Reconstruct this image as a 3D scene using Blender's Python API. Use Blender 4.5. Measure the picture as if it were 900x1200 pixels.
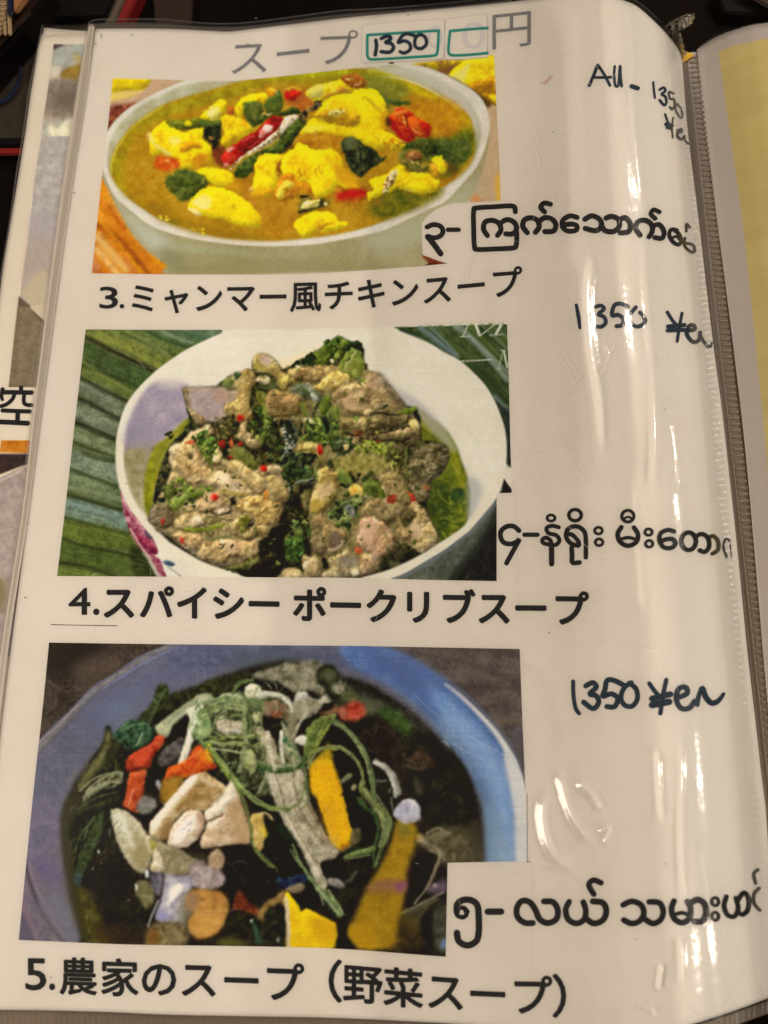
import bpy, bmesh, math
import numpy as np
from mathutils import Vector

# ================================================================ scene, camera, world, lamps
for o in list(bpy.data.objects): bpy.data.objects.remove(o)
scene = bpy.context.scene
COL = scene.collection
H, TILT, FOC = .26, math.radians(13), 901.0
cam = bpy.data.cameras.new('camera'); camo = bpy.data.objects.new('camera', cam); COL.objects.link(camo)
camo.location = (0, 0, H); camo.rotation_euler = (TILT, 0, 0)
cam.sensor_fit = 'HORIZONTAL'; cam.sensor_width = 36; cam.lens = 36*FOC/900
cam.clip_start = .01; cam.clip_end = 50
cam.dof.use_dof = True; cam.dof.focus_distance = .262; cam.dof.aperture_fstop = 11
scene.camera = camo
w = bpy.data.worlds.new('World'); scene.world = w; w.use_nodes = True
w.node_tree.nodes['Background'].inputs[0].default_value = (1, .84, .68, 1)
w.node_tree.nodes['Background'].inputs[1].default_value = .10

def lamp(name, loc, power, size, col=(1, .86, .72)):
    l = bpy.data.lights.new(name, 'AREA'); l.shape = 'DISK'; l.size = size; l.energy = power; l.color = col
    o = bpy.data.objects.new(name, l); COL.objects.link(o); o.location = loc
    o.rotation_euler = (Vector((0, .05, 0))-Vector(loc)).to_track_quat('-Z', 'Y').to_euler()
# ceiling downlights of the restaurant (small, they make the streaks on the plastic)
for x, y, p, sz in ((.74, 1.50, 5, .09), (.36, 1.02, 7, .10), (.86, .72, 5, .08), (.84, -.20, 4, .07), (.80, -.62, 4, .06), (1.42, .58, 15, .09), (1.40, -.24, 11, .08), (1.36, -.66, 9, .07)):
    lamp('ceiling_lamp', (x, y, 1.85), p*.66, sz*.8)
# added large soft fill light high on the left, unseen source
lamp('fill_lamp', (-1.35, -.35, 1.55), 24.5, .55, (1, .825, .665))
scene.view_settings.view_transform = 'Standard'; scene.view_settings.look = 'None'
scene.view_settings.exposure = 0; scene.view_settings.gamma = 1
scene.cycles.max_bounces = 6; scene.cycles.transparent_max_bounces = 12

# ================================================================ the sheet's shape and the tracing helpers
CT, ST = math.cos(TILT), math.sin(TILT)
def _table(k, sm=5.):
    k = np.array(k); x = np.linspace(-.4, .5, 3601); z = np.interp(x, k[:, 0], k[:, 1])
    r = 90; g = np.exp(-np.arange(-r, r+1)**2/(2*(sm*4)**2)); g /= g.sum()
    return x, np.convolve(np.pad(z, r, mode='edge'), g, 'valid')
LX, LZ = _table([(-.4, 0), (-.1, 0), (-.04, .001), (0, .004), (.03, .0100), (.05, .0157), (.066, .0212), (.081, .0244), (.094, .0243), (.103, .0210), (.111, .0125), (.116, .0055), (.1195, -.0010), (.123, -.0016), (.13, .0005), (.5, .0005)])
RX, RZ = _table([(-.4, .0), (.126, .0004), (.131, .0045), (.14, .010), (.16, .017), (.2, .022), (.5, .024)], 2.5)
def s_left(x, y): return np.interp(x, LX, LZ)+.00035*np.sin(x*55+y*31)*np.clip((.1-x)*12, 0, 1)
def s_right(x, y): return np.interp(x, RX, RZ)
def s_under(x, y): return np.interp(x, LX, LZ)*0-.0016
def flat(z): return lambda x, y: np.full(np.shape(x), float(z))
def world(p, surf, lift=0.):
    """where the line of sight through traced points p meets a surface: world points on that surface"""
    p = np.asarray(p, float); u = (p[..., 0]-450)/FOC; v = (600-p[..., 1])/FOC
    dx, dy, dz = u, v*CT+ST, v*ST-CT
    lo = (H-.06)/-dz; hi = (H+.05)/-dz
    for _ in range(34):
        t = (lo+hi)/2; above = H+dz*t > surf(dx*t, dy*t)
        lo = np.where(above, t, lo); hi = np.where(above, hi, t)
    x, y = dx*hi, dy*hi
    return np.stack([x, y, surf(x, y)+lift], -1)
def line(p, n, smooth=True):
    """resample a traced edge to n points, evenly along its length"""
    a = np.array(p, float).reshape(-1, 2)
    if smooth and len(a) > 2: a = Print.smooth(a, False, 6)
    d = np.r_[0, np.cumsum(np.hypot(*np.diff(a, axis=0).T))]
    t = np.linspace(0, d[-1], n)
    return np.stack([np.interp(t, d, a[:, 0]), np.interp(t, d, a[:, 1])], 1)
def coons(top, bot, left, right, nx, ny):
    T, B, L, R = line(top, nx), line(bot, nx), line(left, ny), line(right, ny)
    s = np.linspace(0, 1, nx)[None, :, None]; t = np.linspace(0, 1, ny)[:, None, None]
    return (1-t)*T[None]+t*B[None]+(1-s)*L[:, None]+s*R[:, None]-((1-s)*(1-t)*T[0]+s*(1-t)*T[-1]+(1-s)*t*B[0]+s*t*B[-1])

# ================================================================ object helpers
def empty(name, loc, label, cat, group=None):
    o = bpy.data.objects.new(name, None); COL.objects.link(o); o.location = loc
    o['label'] = label; o['category'] = cat
    if group: o['group'] = group
    return o
def mesh_obj(name, me, mat, parent=None, label=None, cat=None, kind=None, smooth=True):
    if mat: me.materials.append(mat)
    if smooth: me.polygons.foreach_set('use_smooth', np.ones(len(me.polygons), bool))
    o = bpy.data.objects.new(name, me); COL.objects.link(o)
    if parent:
        o.parent = parent
        p, off = parent, Vector((0, 0, 0))
        while p: off += p.location; p = p.parent
        me.transform(__import__('mathutils').Matrix.Translation(-off))
    if label: o['label'] = label
    if cat: o['category'] = cat
    if kind: o['kind'] = kind
    return o
def grid_mesh(W):
    """quad mesh over an (ny,nx,3) array of world points"""
    ny, nx = W.shape[:2]; me = bpy.data.meshes.new('sheet')
    me.vertices.add(nx*ny); me.vertices.foreach_set('co', W.reshape(-1).astype(np.float32))
    i = np.arange(ny*nx).reshape(ny, nx)
    q = np.stack([i[1:, :-1], i[1:, 1:], i[:-1, 1:], i[:-1, :-1]], -1).reshape(-1, 4)
    n = len(q); me.loops.add(n*4); me.loops.foreach_set('vertex_index', q.reshape(-1).astype(np.int32))
    me.polygons.add(n); me.polygons.foreach_set('loop_start', np.arange(n, dtype=np.int32)*4)
    me.update(calc_edges=True)
    return me
def slab(W, th):
    """the same sheet with a thickness below it"""
    me = grid_mesh(W); bm = bmesh.new(); bm.from_mesh(me)
    bd = [e for e in bm.edges if e.is_boundary]
    r = bmesh.ops.extrude_edge_only(bm, edges=bd)
    for v in r['geom']:
        if isinstance(v, bmesh.types.BMVert): v.co.z -= th
    bm.to_mesh(me); bm.free(); return me
def srgb(c):
    c = np.asarray(c, float)/255; return np.where(c <= .04045, c/12.92, ((c+.055)/1.055)**2.4)
PAPER = np.array((208, 190, 168)); PALB = np.array((.74, .725, .69))
VEIL = .014      # grey lift that the plastic adds to what was traced through it
def ink(c): return np.clip((srgb(c)-VEIL)/srgb(PAPER)*PALB, .003, .9)
def paint_mesh(me, px, P):
    """give every vertex the ink colour that the print has there"""
    x = np.clip((px[..., 0]-P.x0)*P.R-.5, 0, P.W-1.001); y = np.clip((px[..., 1]-P.y0)*P.R-.5, 0, P.H-1.001)
    xi, yi = x.astype(int), y.astype(int); fx, fy = (x-xi)[..., None], (y-yi)[..., None]; I = P.im
    c = (I[yi, xi]*(1-fx)+I[yi, xi+1]*fx)*(1-fy)+(I[yi+1, xi]*(1-fx)+I[yi+1, xi+1]*fx)*fy
    lin = np.where(c <= .04045, c/12.92, ((c+.055)/1.055)**2.4)
    col = np.clip((lin-VEIL)/srgb(PAPER)*PALB, .003, .92)
    a = me.color_attributes.new('ink', 'FLOAT_COLOR', 'POINT')
    a.data.foreach_set('color', np.concatenate([col, np.ones(col.shape[:-1]+(1,))], -1).reshape(-1).astype(np.float32))

# ================================================================ materials
def mat(name, color=(.5, .5, .5), rough=.6, spec=.5, metal=0., coat=0., build=None):
    m = bpy.data.materials.new(name); m.use_nodes = True; nt = m.node_tree; b = nt.nodes['Principled BSDF']
    b.inputs['Base Color'].default_value = (*color, 1); b.inputs['Roughness'].default_value = rough
    b.inputs['Specular IOR Level'].default_value = spec; b.inputs['Metallic'].default_value = metal; b.inputs['Coat Weight'].default_value = coat
    if build: build(nt, b)
    return m
def noise(nt, scale, detail=4, rough=.6, vec=None, stretch=None):
    n = nt.nodes.new('ShaderNodeTexNoise'); n.inputs['Scale'].default_value = scale; n.inputs['Detail'].default_value = detail; n.inputs['Roughness'].default_value = rough
    tc = nt.nodes.new('ShaderNodeTexCoord'); mp = nt.nodes.new('ShaderNodeMapping')
    if stretch: mp.inputs['Scale'].default_value = stretch
    nt.links.new(tc.outputs['Object'], mp.inputs[0]); nt.links.new(mp.outputs[0], n.inputs['Vector'])
    return n
def ramp(nt, fac, stops):
    r = nt.nodes.new('ShaderNodeValToRGB'); e = r.color_ramp.elements
    while len(e) < len(stops): e.new(.5)
    for i, (p, c) in enumerate(stops): e[i].position = p; e[i].color = (*c, 1)
    nt.links.new(fac, r.inputs[0]); return r
def bump(nt, b, h, strength, dist=.0005):
    n = nt.nodes.new('ShaderNodeBump'); n.inputs['Strength'].default_value = strength; n.inputs['Distance'].default_value = dist
    nt.links.new(h, n.inputs['Height']); nt.links.new(n.outputs[0], b.inputs['Normal']); return n
def paper_like(c, amt=.05):
    c = np.array(c)
    def f(nt, b):
        n = noise(nt, 16, 8, .72); r = ramp(nt, n.outputs[0], [(.3, tuple(c*(1-amt)*np.array((1, .985, .96)))), (.55, tuple(c)), (.72, tuple(np.minimum(c*(1+amt*.3), 1)))])
        nt.links.new(r.outputs[0], b.inputs['Base Color'])
        crumple_bump(nt, b)
    return f
def crumple_bump(nt, b):
    # handled paper: soft waves plus thin branching crease lines
    n2 = noise(nt, 26, 6, .62); n3 = noise(nt, 34, 2, .5); n4 = noise(nt, 900, 3, .7)
    s1 = nt.nodes.new('ShaderNodeMath'); s1.operation = 'SUBTRACT'; s1.inputs[1].default_value = .5; nt.links.new(n3.outputs[0], s1.inputs[0])
    s2 = nt.nodes.new('ShaderNodeMath'); s2.operation = 'ABSOLUTE'; nt.links.new(s1.outputs[0], s2.inputs[0])
    r = nt.nodes.new('ShaderNodeMapRange'); r.inputs[1].default_value = 0; r.inputs[2].default_value = .012; r.inputs[3].default_value = .10; r.inputs[4].default_value = 0; nt.links.new(s2.outputs[0], r.inputs[0])
    n5 = noise(nt, 12, 2, .5); r5 = nt.nodes.new('ShaderNodeMapRange'); r5.inputs[1].default_value = .5; r5.inputs[2].default_value = .62; nt.links.new(n5.outputs[0], r5.inputs[0])
    m = nt.nodes.new('ShaderNodeMath'); m.operation = 'MULTIPLY'; nt.links.new(r.outputs[0], m.inputs[0]); nt.links.new(r5.outputs[0], m.inputs[1])
    a = nt.nodes.new('ShaderNodeMath'); a.operation = 'ADD'; nt.links.new(n2.outputs[0], a.inputs[0]); nt.links.new(m.outputs[0], a.inputs[1])
    c = nt.nodes.new('ShaderNodeMath'); c.operation = 'MULTIPLY_ADD'; c.inputs[1].default_value = .022; nt.links.new(n4.outputs[0], c.inputs[0]); nt.links.new(a.outputs[0], c.inputs[2])
    bump(nt, b, c.outputs[0], .6, .0020)
M = {}
M['paper'] = mat('paper', tuple(PALB), .75, .25, build=paper_like(PALB))
M['under_paper'] = mat('worn_paper', (.76, .73, .66), .7, .3, build=paper_like((.76, .73, .66), .08))
M['right_paper'] = mat('grey_paper', (.56, .53, .52), .6, .4, build=paper_like((.56, .53, .52), .03))
def yel(nt, b):
    n = noise(nt, 40, 4, .6, stretch=(1, 3, 1)); r = ramp(nt, n.outputs[0], [(.3, (.60, .53, .22)), (.7, (.68, .60, .27))])
    nt.links.new(r.outputs[0], b.inputs['Base Color'])
M['yellow_print'] = mat('yellow_print', (.5, .45, .2), .45, .5, build=yel)
M['label_paper'] = mat('label_paper', tuple(PALB*.985), .7, .3, build=paper_like(PALB*.985, .02))
def inkm(nt, b):
    a = nt.nodes.new('ShaderNodeVertexColor'); a.layer_name = 'ink'; nt.links.new(a.outputs[0], b.inputs['Base Color'])
    crumple_bump(nt, b)
M['print'] = mat('printed_ink', (.5, .5, .5), .85, .1, build=inkm)
def blk(c):
    c = np.array(c)
    def f(nt, b):
        n = noise(nt, 900, 3, .7); r = ramp(nt, n.outputs[0], [(.3, tuple(c*.7)), (.7, tuple(c*1.5))]); nt.links.new(r.outputs[0], b.inputs['Base Color'])
    return f
M['black_ink'] = mat('black_ink', (.02, .022, .026), .85, .1, build=blk(ink((44, 43, 42))))
M['grey_ink'] = mat('grey_ink', (.1, .1, .1), .8, .1, build=blk(ink((114, 108, 102))))
M['marker'] = mat('marker_ink', (.02, .03, .035), .7, .15, build=blk(ink((44, 52, 58))))
M['ghost_ink'] = mat('show_through_ink', tuple(ink((196, 182, 168))), .6, .3)
M['green_ink'] = mat('green_ink', tuple(ink((16, 124, 104))), .5, .3)
M['sticker'] = mat('sticker_paper', tuple(PALB*1.02), .5, .4)
M['red_smudge'] = mat('red_smudge', tuple(ink((196, 158, 140))), .7, .2)
def filmm(name, haze=.005, rough=.085, tint=(.975, .97, .955), scratch=.4, gain=1.0, hazecol=(.75, .72, .68)):
    m = bpy.data.materials.new(name); m.use_nodes = True; nt = m.node_tree; nt.nodes.clear()
    out = nt.nodes.new('ShaderNodeOutputMaterial'); tr = nt.nodes.new('ShaderNodeBsdfTransparent'); tr.inputs[0].default_value = (*tint, 1)
    gl = nt.nodes.new('ShaderNodeBsdfGlossy'); gl.inputs['Roughness'].default_value = rough
    g2 = nt.nodes.new('ShaderNodeBsdfGlossy'); g2.inputs['Roughness'].default_value = .24
    df = nt.nodes.new('ShaderNodeBsdfDiffuse'); df.inputs[0].default_value = (*hazecol, 1)
    fr = nt.nodes.new('ShaderNodeFresnel'); fr.inputs[0].default_value = 1.45
    # fine handling scratches and the faint orange-peel of soft plastic
    n = noise(nt, 380, 3, .6, stretch=(1, .22, 1)); n3 = noise(nt, 90, 3, .5)
    ad = nt.nodes.new('ShaderNodeMath'); ad.operation = 'ADD'; ml = nt.nodes.new('ShaderNodeMath'); ml.operation = 'MULTIPLY'; ml.inputs[1].default_value = .35
    nt.links.new(n.outputs[0], ml.inputs[0]); nt.links.new(ml.outputs[0], ad.inputs[0]); nt.links.new(n3.outputs[0], ad.inputs[1])
    n4 = noise(nt, 2400, 2, .6, stretch=(1, .12, 1)); m4 = nt.nodes.new('ShaderNodeMath'); m4.operation = 'MULTIPLY_ADD'; m4.inputs[1].default_value = .07
    nt.links.new(n4.outputs[0], m4.inputs[0]); nt.links.new(ad.outputs[0], m4.inputs[2]); ad = m4
    bp = nt.nodes.new('ShaderNodeBump'); bp.inputs['Strength'].default_value = scratch; bp.inputs['Distance'].default_value = .0003
    nt.links.new(ad.outputs[0], bp.inputs['Height'])
    for q in (gl, g2): nt.links.new(bp.outputs[0], q.inputs['Normal'])
    gm = nt.nodes.new('ShaderNodeMixShader'); gm.inputs[0].default_value = .18; nt.links.new(gl.outputs[0], gm.inputs[1]); nt.links.new(g2.outputs[0], gm.inputs[2])
    fm = nt.nodes.new('ShaderNodeMath'); fm.operation = 'MULTIPLY'; fm.inputs[1].default_value = gain; nt.links.new(fr.outputs[0], fm.inputs[0])
    m1 = nt.nodes.new('ShaderNodeMixShader'); m1.inputs[0].default_value = haze; nt.links.new(tr.outputs[0], m1.inputs[1]); nt.links.new(df.outputs[0], m1.inputs[2])
    m2 = nt.nodes.new('ShaderNodeMixShader'); nt.links.new(fm.outputs[0], m2.inputs[0]); nt.links.new(m1.outputs[0], m2.inputs[1]); nt.links.new(gm.outputs[0], m2.inputs[2])
    nt.links.new(m2.outputs[0], out.inputs[0]); return m
M['film'] = filmm('clear_film')
M['film_edge'] = filmm('film_edge', .10, .12, scratch=.5)
M['weld'] = filmm('welded_film', .22, .15, (.96, .94, .91), .4)
M['groove'] = filmm('weld_groove', .35, .3, (.84, .82, .78), .4, hazecol=(.42, .40, .36))
M['gutter'] = filmm('gutter_film', .62, .35, (.6, .55, .5), .3, gain=.35, hazecol=(.20, .16, .115))
M['rib'] = filmm('gutter_rib', .6, .2, (.6, .55, .5), .3, gain=.5, hazecol=(.20, .165, .12))
M['scratch'] = filmm('scratched_film', .35, .2, (.95, .94, .92), .3, hazecol=(.85, .82, .76))
M['tape'] = filmm('old_tape', .3, .15, (.85, .78, .62), .6, hazecol=(.5, .45, .34))
M['yellow_tape'] = mat('yellow_tape', (.72, .45, .02), .5)

# ---------------------------------------------------------------- print painter
class Print:
    """Paints a small printed picture (ink colours) on a numpy grid whose
    coordinates are millimetre-like page units (1 unit = 1 grid cell / R)."""
    def __init__(s, x0, y0, x1, y1, R, seed, base):
        s.x0, s.y0, s.R = x0, y0, R
        s.W, s.H = int(round((x1-x0)*R)), int(round((y1-y0)*R))
        s.im = np.empty((s.H, s.W, 3)); s.im[:] = np.array(base, float)/255
        s.rng = np.random.default_rng(seed)
        s.N = {}
        for sc in (60, 30, 14, 7, 3.5, 1.8):
            s.N[sc] = s._val(sc)
        s.o = (0, 0, 1); s.mott = .8; s.vol = 0.
    def _val(s, sc, sx=1.0):
        gw, gh = int(s.W/(sc*s.R*sx))+4, int(s.H/(sc*s.R))+4
        g = s.rng.random((gh, gw))
        y = np.arange(s.H)/(sc*s.R); x = np.arange(s.W)/(sc*s.R*sx)
        yi = y.astype(int); xi = x.astype(int)
        fy = (y-yi); fy = fy*fy*(3-2*fy); fx = (x-xi); fx = fx*fx*(3-2*fx)
        a = g[yi][:, xi]; b = g[yi][:, xi+1]; c = g[yi+1][:, xi]; d = g[yi+1][:, xi+1]
        return (a*(1-fx)+b*fx)*(1-fy)[:, None]+(c*(1-fx)+d*fx)*fy[:, None]
    def F(s, ox, oy, k): s.o = (ox, oy, k)
    def pts(s, p):
        a = np.array(p, float).reshape(-1, 2)
        return a/s.o[2]+np.array(s.o[:2])
    @staticmethod
    def smooth(a, closed=True, n=5):
        N = len(a); out = []
        for i in range(N if closed else N-1):
            if closed: p0, p1, p2, p3 = a[i-1], a[i], a[(i+1) % N], a[(i+2) % N]
            else: p0, p1, p2, p3 = a[max(i-1, 0)], a[i], a[i+1], a[min(i+2, N-1)]
            for t in np.arange(n)/n:
                out.append(.5*((2*p1)+(-p0+p2)*t+(2*p0-5*p1+4*p2-p3)*t*t+(-p0+3*p1-3*p2+p3)*t**3))
        if not closed: out.append(a[-1])
        return np.array(out)
    def mask(s, a, f):
        R = s.R; g = (a-np.array([s.x0, s.y0]))*R
        pad = int(3*f*R)+2
        bx0 = max(int(g[:, 0].min())-pad, 0); bx1 = min(int(g[:, 0].max())+pad+1, s.W)
        by0 = max(int(g[:, 1].min())-pad, 0); by1 = min(int(g[:, 1].max())+pad+1, s.H)
        if bx1 <= bx0 or by1 <= by0: return None
        m = np.zeros((by1-by0, bx1-bx0)); X = np.arange(bx0, bx1)
        ax, ay = g[:, 0], g[:, 1]; cx, cy = np.roll(ax, -1), np.roll(ay, -1)
        dy = np.where(cy == ay, 1e-9, cy-ay)
        sub = 3 if f*R < 1.5 else 1
        for r in range(by0, by1):
            for q in range(sub):
                y = r+(q+.5)/sub
                h = (ay <= y) != (cy <= y)
                if not h.any(): continue
                xs = np.sort(ax[h]+(y-ay[h])*(cx[h]-ax[h])/dy[h])
                for k in range(0, len(xs)-1, 2):
                    m[r-by0] += np.clip(xs[k+1]-X, 0, 1)-np.clip(xs[k]-X, 0, 1)
        m /= sub
        if f > 0: m = s.blur(m, f*R)
        return np.clip(m, 0, 1), slice(by0, by1), slice(bx0, bx1)
    @staticmethod
    def blur(m, sg):
        if sg < .25: return m
        r = max(1, int(2.4*sg+.5)); k = np.exp(-np.arange(-r, r+1)**2/(2*sg*sg)); k /= k.sum()
        for ax in (0, 1):
            p = np.pad(m, [(r, r) if i == ax else (0, 0) for i in (0, 1)], mode='edge')
            o = np.zeros_like(m); n = m.shape[ax]
            for i, w in enumerate(k): o += w*(p[i:i+n] if ax == 0 else p[:, i:i+n])
            m = o
        return m
    def tex(s, sl, spec):
        t = np.zeros((sl[0].stop-sl[0].start, sl[1].stop-sl[1].start)); w = 0
        for sc, a in spec: t += a*s.N[sc][sl]; w += a
        t = (t/w-.5)
        return t
    def sh(s, p, c, c2=None, c3=None, f=.7, tx=((7, 1), (3.5, .8), (1.8, .5)), k=2.2, rel=0, edge=0, op=1, sm=True, vol=None, raw=False):
        """one printed shape: c mid colour, c2 dark and c3 light ends of its mottling"""
        a = np.asarray(p, float) if raw else s.pts(p)
        if sm: a = s.smooth(a)
        r = s.mask(a, f)
        if r is None: return
        m, sy, sx = r; sl = (sy, sx)
        c = np.array(c, float)/255; col = np.broadcast_to(c, m.shape+(3,)).copy()
        t = s.tex(sl, tx)*k*s.mott
        if vol is None: vol = s.vol if (f <= 1.3 and m.shape[0] < 130*s.R and m.shape[1] < 170*s.R) else 0
        if c2 is not None:
            w = np.clip(-t*2, 0, 1)[..., None]; col = col*(1-w)+np.array(c2)/255.*w
        if c3 is not None:
            w = np.clip(t*2, 0, 1)[..., None]; col = col*(1-w)+np.array(c3)/255.*w
        if rel:
            h = s.tex(sl, ((7, 1.5), (3.5, 1), (1.8, .45)))
            gy, gx = np.gradient(h)
            col *= (1+rel*np.clip((gx*.6+gy)*-9, -1, 1.2))[..., None]
        if edge or vol:
            b = s.blur(m, max(2.2*s.R, .0))
            if edge: col *= (1-edge*np.clip(1-b, 0, 1)*1.6)[..., None]
            if vol:
                gy, gx = np.gradient(s.blur(m, 3.2*s.R))
                col *= (1+vol*np.clip((gx*.5+gy)*9, -1, 1))[..., None]
        m = (m*op)[..., None]
        s.im[sy, sx] = s.im[sy, sx]*(1-m)+np.clip(col, 0, 1)*m
    def ln(s, p, w, c, c2=None, c3=None, f=.5, sm=True, **kw):
        """a stroke; w = width or (start, middle, end) in page units"""
        a = s.pts(p)
        if sm and len(a) > 2: a = s.smooth(a, False)
        d = np.gradient(a, axis=0); d /= np.maximum(np.hypot(d[:, 0], d[:, 1]), 1e-6)[:, None]
        n = np.stack([-d[:, 1], d[:, 0]], 1)
        if np.isscalar(w): w = (w, w, w)
        ww = np.interp(np.linspace(0, 1, len(a)), np.linspace(0, 1, len(w)), w)[:, None]/2
        s.sh(np.concatenate([a+n*ww, (a-n*ww)[::-1]]), c, c2, c3, f=f, sm=False, raw=True, **kw)
    def el(s, cx, cy, rx, ry, c, c2=None, c3=None, ang=0, j=.12, **kw):
        t = np.linspace(0, 2*math.pi, 13)[:-1]; q = 1+(s.rng.random(12)-.5)*2*j
        x = np.cos(t)*rx*q; y = np.sin(t)*ry*q; ca, sa = math.cos(math.radians(ang)), math.sin(math.radians(ang))
        s.sh(np.stack([cx+x*ca-y*sa, cy+x*sa+y*ca], 1), c, c2, c3, **kw)
    def inside(s, a, n):
        out = []; lo, hi = a.min(0), a.max(0)
        b = np.roll(a, -1, 0)
        while len(out) < n:
            q = lo+s.rng.random(2)*(hi-lo)
            h = (a[:, 1] <= q[1]) != (b[:, 1] <= q[1])
            if h.any():
                xs = a[h, 0]+(q[1]-a[h, 1])*(b[h, 0]-a[h, 0])/(b[h, 1]-a[h, 1])
                if (xs > q[0]).sum() % 2: out.append(q)
        return out
    def herbs(s, p, n, pal, sz=(3, 7), f=.35, vein=.4, ratio=.55, ang=None):
        """n chopped leaf bits scattered in the outline p"""
        a = s.pts(p)
        for q in s.inside(a, n):
            r = s.rng.uniform(*sz); th = s.rng.uniform(0, 360) if ang is None else ang+s.rng.normal()*18
            c = np.array(pal[s.rng.integers(len(pal))], float)*s.rng.uniform(.8, 1.2)
            m = s.rng.integers(6, 10); t = np.linspace(0, 2*math.pi, m+1)[:-1]
            rr = r*(1+(s.rng.random(m)-.5)*.9)
            x = np.cos(t)*rr; y = np.sin(t)*rr*ratio*s.rng.uniform(.6, 1.3)
            ca, sa = math.cos(math.radians(th)), math.sin(math.radians(th))
            s.sh(np.stack([q[0]+x*ca-y*sa, q[1]+x*sa+y*ca], 1), np.clip(c, 0, 255), c*.6, np.clip(c*1.35, 0, 255), f=f, sm=False, raw=True, k=2.6, tx=((3.5, 1), (1.8, 1)))
            if s.rng.random() < vein:
                o = s.o; s.o = (0, 0, 1)
                s.ln([q[0]-ca*r*.8, q[1]-sa*r*.8, q[0]+ca*r*.8, q[1]+sa*r*.8], (.4, .9, .3), np.clip(c*1.6+25, 0, 255), f=.3, sm=False, op=.7)
                s.o = o
    def dots(s, p, n, pal, r=(.5, 1.3), f=.35, op=.9):
        a = s.pts(p)
        for q in s.inside(a, n):
            R = s.rng.uniform(*r); t = np.linspace(0, 2*math.pi, 7)[:-1]; k = R*s.rng.uniform(.6, 1.4, 6)
            s.sh(np.stack([q[0]+np.cos(t)*k, q[1]+np.sin(t)*k*.8], 1), pal[s.rng.integers(len(pal))], f=f, raw=True, op=op)
    def tone(s, p, mul, f=5, sat=1., soft=0.):
        """overall ink balance inside the outline p"""
        m, sy, sx = s.mask(s.smooth(s.pts(p)), f); m = m[..., None]; b = s.im[sy, sx]
        if soft: b = np.stack([s.blur(b[..., c], soft) for c in range(3)], -1)
        g = b.mean(-1, keepdims=True); b = np.clip((g+(b-g)*sat)*np.array(mul), 0, 1); s.im[sy, sx] = s.im[sy, sx]*(1-m)+b*m
    def fibres(s, p, n, pal, L=(6, 16), w=(.5, 1.2), ang=None, sp=90., bend=.25, op=.5, f=.35):
        """n fine curved threads (veins, grain of the meat, shreds) in the outline p"""
        a = s.pts(p); o = s.o; s.o = (0, 0, 1)
        for q in s.inside(a, n):
            th = math.radians((ang if ang is not None else 0)+s.rng.uniform(-sp, sp)); l = s.rng.uniform(*L); ww = s.rng.uniform(*w)
            d = np.array([math.cos(th), math.sin(th)]); e = np.array([-d[1], d[0]])*s.rng.normal()*bend*l
            s.ln(list(q-d*l/2)+list(q+e)+list(q+d*l/2), (ww*.3, ww, ww*.3), pal[s.rng.integers(len(pal))], f=f, op=op)
        s.o = o
    def warp(s, p, amp=1.2, f=2, scs=(7, 3.5)):
        """ragged, hand-cut look of small food edges inside the outline p"""
        r = s.mask(s.smooth(s.pts(p)), f)
        m, sy, sx = r; yy, xx = np.mgrid[sy, sx].astype(float)
        n = [sum(s._val(q) for q in scs)[sy, sx]-.5*len(scs) for _ in (0, 1)]
        yy += n[0]*amp*2*s.R*m; xx += n[1]*amp*2*s.R*m
        y = np.clip(yy, 0, s.H-1.001); x = np.clip(xx, 0, s.W-1.001)
        yi, xi = y.astype(int), x.astype(int); fy, fx = (y-yi)[..., None], (x-xi)[..., None]
        I = s.im
        s.im[sy, sx] = (I[yi, xi]*(1-fx)+I[yi, xi+1]*fx)*(1-fy)+(I[yi+1, xi]*(1-fx)+I[yi+1, xi+1]*fx)*fy
    def finish(s, grain=.035, band=.012):
        """printer grain and faint horizontal print-head banding"""
        for sg, k in ((6., .10), (1.6, .18)):
            b = np.stack([s.blur(s.im[..., c], sg) for c in range(3)], -1); s.im = np.clip(s.im+k*(s.im-b), 0, 1)
        g = s.rng.normal(size=(s.H, s.W, 1))*.6+s.rng.normal(size=(s.H, s.W, 3))*.45
        s.im *= 1+grain*g
        rows = s._val(1.2, 60)-.5
        s.im *= (1+band*2*rows)[..., None]
        s.im = np.clip(s.im+.012, .03, 1)

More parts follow.
